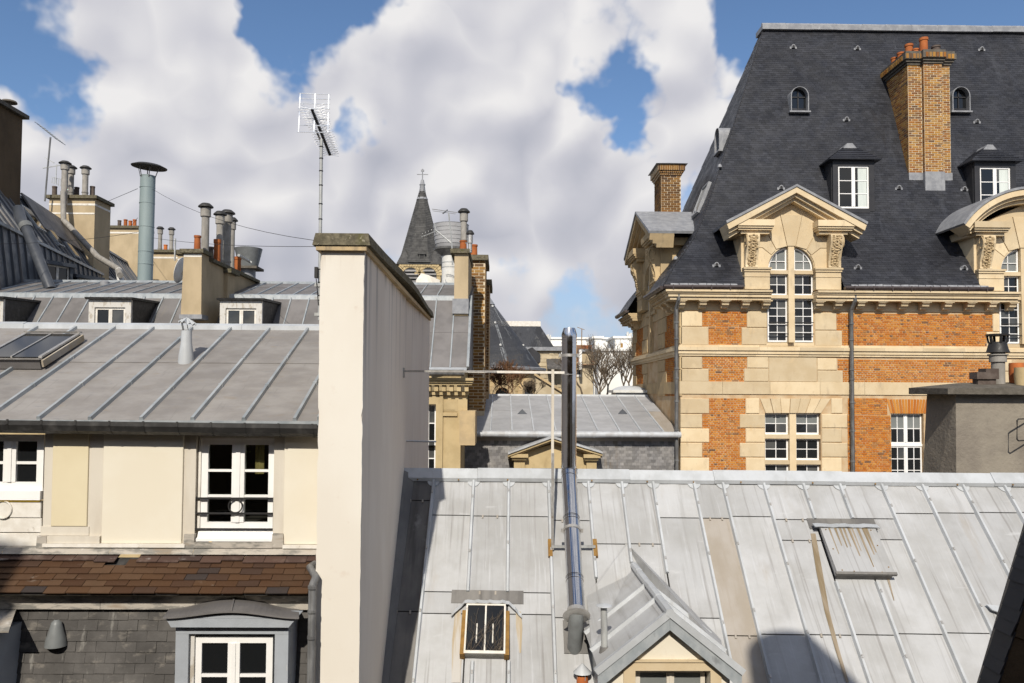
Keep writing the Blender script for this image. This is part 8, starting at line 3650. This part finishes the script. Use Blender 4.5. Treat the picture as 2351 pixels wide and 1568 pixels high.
def bare_tree(label, base, top_h, seed, lean=(0, 0), spread=.55, m='bark', depth=6, r0=.16, group='bare trees before the white wall', name='bare_tree', first=.42):
    rnd = random.Random(seed)
    t = thing(name, label, 'tree' if name == 'bare_tree' else 'shrub', base, group)
    tr, cr = MB(), MB()

    def grow(p, d, ln, r, lev):
        r = max(r, .010)
        n_ = 3
        pts = [Vector(p)]
        dd = Vector(d)
        for i in range(n_):
            dd = (dd + Vector((rnd.uniform(-.16, .16), rnd.uniform(-.16, .16), rnd.uniform(-.02, .14)))).normalized()
            pts.append(pts[-1] + dd * ln / n_)
        rs = [r * (1 - .32 * i / n_) for i in range(n_ + 1)]
        (tr if lev == 0 else cr).tube(pts, rs, 6 if lev < 2 else (4 if lev < 4 else 3), caps=False)
        if lev >= depth:
            return
        kids = 3 if lev < 2 else rnd.choice((2, 3, 3))
        for i in range(kids):
            a = rnd.uniform(0, 6.28)
            sp_ = spread * rnd.uniform(.6, 1.3)
            side = Vector((math.cos(a), math.sin(a) * .8, rnd.uniform(-.1, .35)))
            nd = (dd + side * sp_).normalized()
            st = pts[-1] if i == 0 or lev == 0 else pts[rnd.choice((1, 2, 3))]
            grow(st, nd, ln * rnd.uniform(.62, .86), r * rnd.uniform(.58, .74), lev + 1)
    grow(Vector(base), Vector((lean[0], lean[1], 1)).normalized(), top_h * first, r0, 0)
    tr.build('trunk', m, t)
    cr.build('crown', m, t)
    return t


def base_at(dx, dy, Y):
    p = P(dx, dy, Y)
    return (p.x, Y, p.z)


def tall_base(dx, Y, ztop):
    p = P(dx, 905, Y)
    return (p.x, Y, -17)


bare_tree('spreading bare tree nearest the mansion flank', base_at(1392, 925, 52), 2.7, 5, (.06, 0), .7, r0=.085, depth=6)
bare_tree('bare tree with many twigs just right of the flue', base_at(1340, 930, 48), 2.5, 12, (-.1, 0), .8, r0=.08, depth=6)
bare_tree('thin bare tree against the white gable', base_at(1430, 925, 56), 3.0, 23, (.03, 0), .65, r0=.085, depth=6)
bare_tree('bare tree leaning over the wing ridge', base_at(1366, 940, 50), 2.5, 34, (.12, 0), .75, r0=.075, depth=6)
bare_tree('bushy bare tree between the flue and the dome skylight', base_at(1378, 930, 54), 3.2, 71, (-.02, 0), .6, r0=.08, depth=6)
bare_tree('bare tree half hidden by the mansion flank', base_at(1448, 925, 55), 3.3, 83, (-.05, 0), .6, r0=.08, depth=6)
bare_tree('reddish bare shrub before the apse windows', base_at(1165, 945, 42), 2.6, 41, (0, 0), .75, 'bark_red', 7, .035, 'bare shrubs at the apse', 'bare_shrub', .30)
bare_tree('brown twiggy shrub beside the brick chimney', base_at(1140, 945, 40), 2.4, 52, (-.05, 0), .75, 'bark_red', 7, .035, 'bare shrubs at the apse', 'bare_shrub', .30)
bare_tree('pale twiggy shrub at the foot of the buttress', base_at(1225, 940, 44), 1.9, 63, (.05, 0), .8, 'bark', 7, .03, 'bare shrubs at the apse', 'bare_shrub', .28)

# ================================================================== aerials and wires
YA_ = 10.5
ma = P(733, 735, YA_)
AE = thing('tv_mast', 'tall aluminium television mast with a grid aerial beside the party wall', 'aerial', (ma.x, YA_, ma.z))
mt = P(738, 320, YA_)
b = MB()
b.tube([ma, mt], .022, 10)
b.build('mast', 'galvanised', AE, True)
for dy in (338, 365, 394, 427, 470, 505, 620, 650, 680):
    b = MB()
    f = (735 - dy) / (735 - 320)
    c = Vector(ma) + (Vector(mt) - Vector(ma)) * f
    b.tube([c, c + Vector((0, 0, .012))], .027, 10)
    b.build('ring', 'black_iron', AE)
for dy in (655, 685, 722):
    b = MB()
    c = P(732, dy, YA_)
    b.box(c.x - .05, c.x + .1, YA_ - .035, YA_ + .035, c.z - .02, c.z + .02)
    b.build('bracket', 'galvanised', AE)
b = MB()
b.box(P(723, 640, YA_ - .05).x, P(730, 640, YA_ - .05).x, YA_ - .09, YA_ - .03, P(725, 640, YA_).z, P(725, 615, YA_).z)
b.build('amplifier', 'black_iron', AE)
b = MB()
b.tube([P(726, 640, YA_ - .05), P(728, 660, YA_ - .05), P(731, 700, YA_ - .03)], .006, 5)
b.build('cable', 'black_iron', AE)
# boom with directors: runs down and to the right, away from the grid
b0, b1 = P(716, 250, YA_ - .15), P(758, 356, YA_ + .35)
b = MB()
b.bar(b0, b1, .028, .03)
b.bar(P(726, 300, YA_), P(737, 325, YA_), .025, .025)
b.build('boom', 'black_iron', AE)
rnd = random.Random(2)
for i in range(20):
    f = i / 19
    c = Vector(b0) + (Vector(b1) - Vector(b0)) * f
    for s in (-1, 1):
        b = MB()
        for q in range(3):
            tip = c + Vector((s * (.085 - .03 * q * .2) + .03 * q * s * -.3, .02 * q, .045 + .045 * (q - 1)))
            tip = c + Vector((s * .16, -.03 + .03 * q, .06 * (q - .5))) * (1.0 - .25 * f)
            b.bar(c, tip, .006, .004)
        b.build('director', 'aluminium', AE)
# reflector grids
for (x0, y0, x1, y1, bars, yy) in ((684, 214, 757, 250, 4, .0), (682, 256, 756, 304, 4, .02)):
    D = MB()
    tl_, tr_, bl, br = P(x0 + 2, y0, YA_ + yy), P(x1 + 1, y0 + 3, YA_ - .1 + yy), P(x0, y1 - 1, YA_ + yy), P(x1, y1, YA_ - .1 + yy)
    for i in range(bars):
        f = i / (bars - 1)
        D.bar(tl_ + (bl - tl_) * f, tr_ + (br - tr_) * f, .009, .009)
    D.bar(tl_ + (tr_ - tl_) * .05, bl + (br - bl) * .05, .011, .011)
    D.bar(tl_ + (tr_ - tl_) * .96, bl + (br - bl) * .96, .011, .011)
    D.bar(tl_ + (tr_ - tl_) * .53, bl + (br - bl) * .53, .014, .014)
    D.build('reflector_grid', 'aluminium', AE)


def wire(pts, r, label, n=10, sag=0.0):
    b = MB()
    a, e = Vector(pts[0]), Vector(pts[1])
    b.tube([a + (e - a) * i / n + Vector((0, 0, -sag * 4 * (i / n) * (1 - i / n))) for i in range(n + 1)], r, 5)
    return tag(b.build('guy_wire', 'black_iron'), label, 'wire', 'guy wires of the ventilation pipe')


wire([P(316, 433, 32.4), P(222, 473, 39.9)], .010, 'guy wire from the big pipe to the ochre stack with aerial')
wire([P(350, 434, 32.4), P(722, 552, 19.2)], .007, 'upper guy wire from the big pipe to the party wall', sag=.3)
wire([P(350, 546, 32.4), P(722, 566, 19.2)], .007, 'lower guy wire from the big pipe to the party wall', sag=.1)
wire([P(316, 533, 32.4), P(0, 560, 27)], .008, 'long guy wire from the big pipe across the dark mansard', sag=.1)
wire([P(300, 520, 45), P(316, 500, 40)], .010, 'short wire beside the big pipe above the clay pots')

# slim aerial on the ochre stack
pa = P(103, 462, 39.5)
AN = thing('tv_aerial', 'thin crooked old aerial on the ochre stack at far left', 'aerial', pa)
b = MB()
pt2 = P(116, 315, 39.5)
b.tube([pa, P(110, 380, 39.5), pt2], .04, 6)
b.build('mast', 'pipe_grey', AN)
b = MB()
b.bar(P(92, 288, 39.5), P(138, 325, 39.5), .05, .04)
b.build('boom', 'galvanised', AN)
for i in range(9):
    f = i / 8
    c = P(92 + 46 * f, 288 + 37 * f, 39.5)
    b = MB()
    b.bar(c + Vector((-.05, -.4, .05)), c + Vector((.05, .4, -.05)), .02, .02)
    b.build('director', 'galvanised', AN)
b = MB()
b.bar(P(98, 386, 39.5), P(138, 379, 39.5), .04, .04)
b.bar(P(103, 362, 39.5), P(124, 374, 39.5), .04, .04)
b.bar(P(130, 378, 39.5), P(128, 420, 39.5), .03, .03)
b.build('arm', 'galvanised', AN)
b = MB()
for i in range(5):
    b.bar(P(120 + 5 * i, 406 + 1 * i, 39.6), P(119 + 5 * i, 420 + 2 * i, 39.6), .018, .018)
b.bar(P(120, 407, 39.6), P(142, 412, 39.6), .018, .018)
b.bar(P(120, 419, 39.6), P(142, 426, 39.6), .018, .018)
b.build('grid', 'galvanised', AN)

# aerial by the drum
AD = thing('tv_aerial', 'pale aerial on a bent pole in front of the grey drum', 'aerial', P(1037, 590, 30))
b = MB()
b.tube([P(1039, 608, 30), P(1038, 575, 30), P(1036, 545, 30), P(1030, 488, 30)], .03, 6)
b.tube([P(1036, 558, 30), P(1000, 528, 30.2), P(997, 512, 30.2)], .03, 6)
b.build('pole', 'galvanised', AD)
b = MB()
b.bar(P(992, 480, 30), P(1050, 488, 30), .02, .02)
b.bar(P(993, 484, 30), P(1046, 491, 30), .015, .015)
b.bar(P(1017, 490, 29.6), P(1027, 482, 30.4), .04, .04)
b.build('elements', 'pipe_grey', AD)
b = MB()
b.bar(P(968, 544, 30.6), P(1003, 530, 30), .03, .03)
for f in (.1, .3, .5, .7, .9):
    c = P(968 + 35 * f, 544 - 14 * f, 30.5)
    b.bar(c + Vector((0, -.3, .05)), c + Vector((0, .3, -.05)), .02, .02)
b.build('boom', 'galvanised', AD)

# long flue pipes on the dark mansard
b = MB()
b.tube([P(145, 440, 39.5), P(146, 505, 39.3), P(160, 520, 39.0), P(225, 590, 37), P(272, 618, 35), P(276, 632, 34)], .13, 10)
FP = thing('long_flue_pipe', 'long grey flue pipe bent down along the ochre stack and dark roof', 'pipe', P(276, 650, 34))
b.build('pipe', 'pot_cement', FP, True)
b = MB()
b.tube([P(273, 620, 34.8), P(279, 660, 34.0)], .14, 12)
b.build('white_end', 'pvc_white', FP, True)
b = MB()
b.tube([P(42, 480, 30.5), P(50, 508, 30), P(60, 522, 29.7), P(116, 665, 28.8)], .19, 14)
PG = thing('slanting_flue', 'thick grey flue slanting down the dark mansard at far left', 'pipe', P(118, 670, 28.6))
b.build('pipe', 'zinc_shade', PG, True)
b = MB()
b.tube([P(58, 516, 29.8), P(62, 526, 29.7)], .23, 14)
b.build('collar', 'pvc_grey', PG, True)
# skyline aerials
SA = thing('tv_aerial', 'little aerial over the far dark roof beside the steel flue', 'aerial', P(1335, 805, 90))
b = MB()
b.tube([P(1335, 805, 90), P(1336, 755, 90)], .05, 5)
b.bar(P(1325, 751, 90), P(1342, 757, 90), .07, .05)
b.build('mast', 'rust', SA)
SA = thing('phone_antenna', 'cluster of white antennas on the transept roof corner', 'antenna', P(1258, 785, 80), 'white antennas on the skyline')
b = MB()
for (dx, y0, y1) in ((1254, 790, 770), (1258, 790, 768), (1263, 790, 772)):
    b.tube([P(dx, y0, 84), P(dx, y1, 84)], .12, 6)
    b.box(P(dx - 1, 776, 84).x, P(dx + 1.5, 776, 84).x, 83.8, 84.1, P(dx, 778, 84).z, P(dx, 769, 84).z)
b.build('mast', 'pvc_white', SA)
SA = thing('phone_antenna', 'white antenna rods on the skyline near the mansion', 'antenna', P(1445, 780, 112), 'white antennas on the skyline')
b = MB()
for (dx, y0, y1) in ((1441, 780, 762), (1446, 780, 766), (1449, 780, 764)):
    b.tube([P(dx, y0, 112), P(dx, y1, 112)], .16, 6)
b.build('mast', 'pvc_white', SA)

b = MB()
b.tube([P(430, 682, 26.2), P(428, 695, 26.0), P(421, 715, 25.6), P(415, 740, 25.4), P(412, 752, 25.3)], .018, 6)
tag(b.build('white_cable', 'pvc_white'), 'loose white cable hanging down the grey mansard beside the ochre chimney', 'cable')
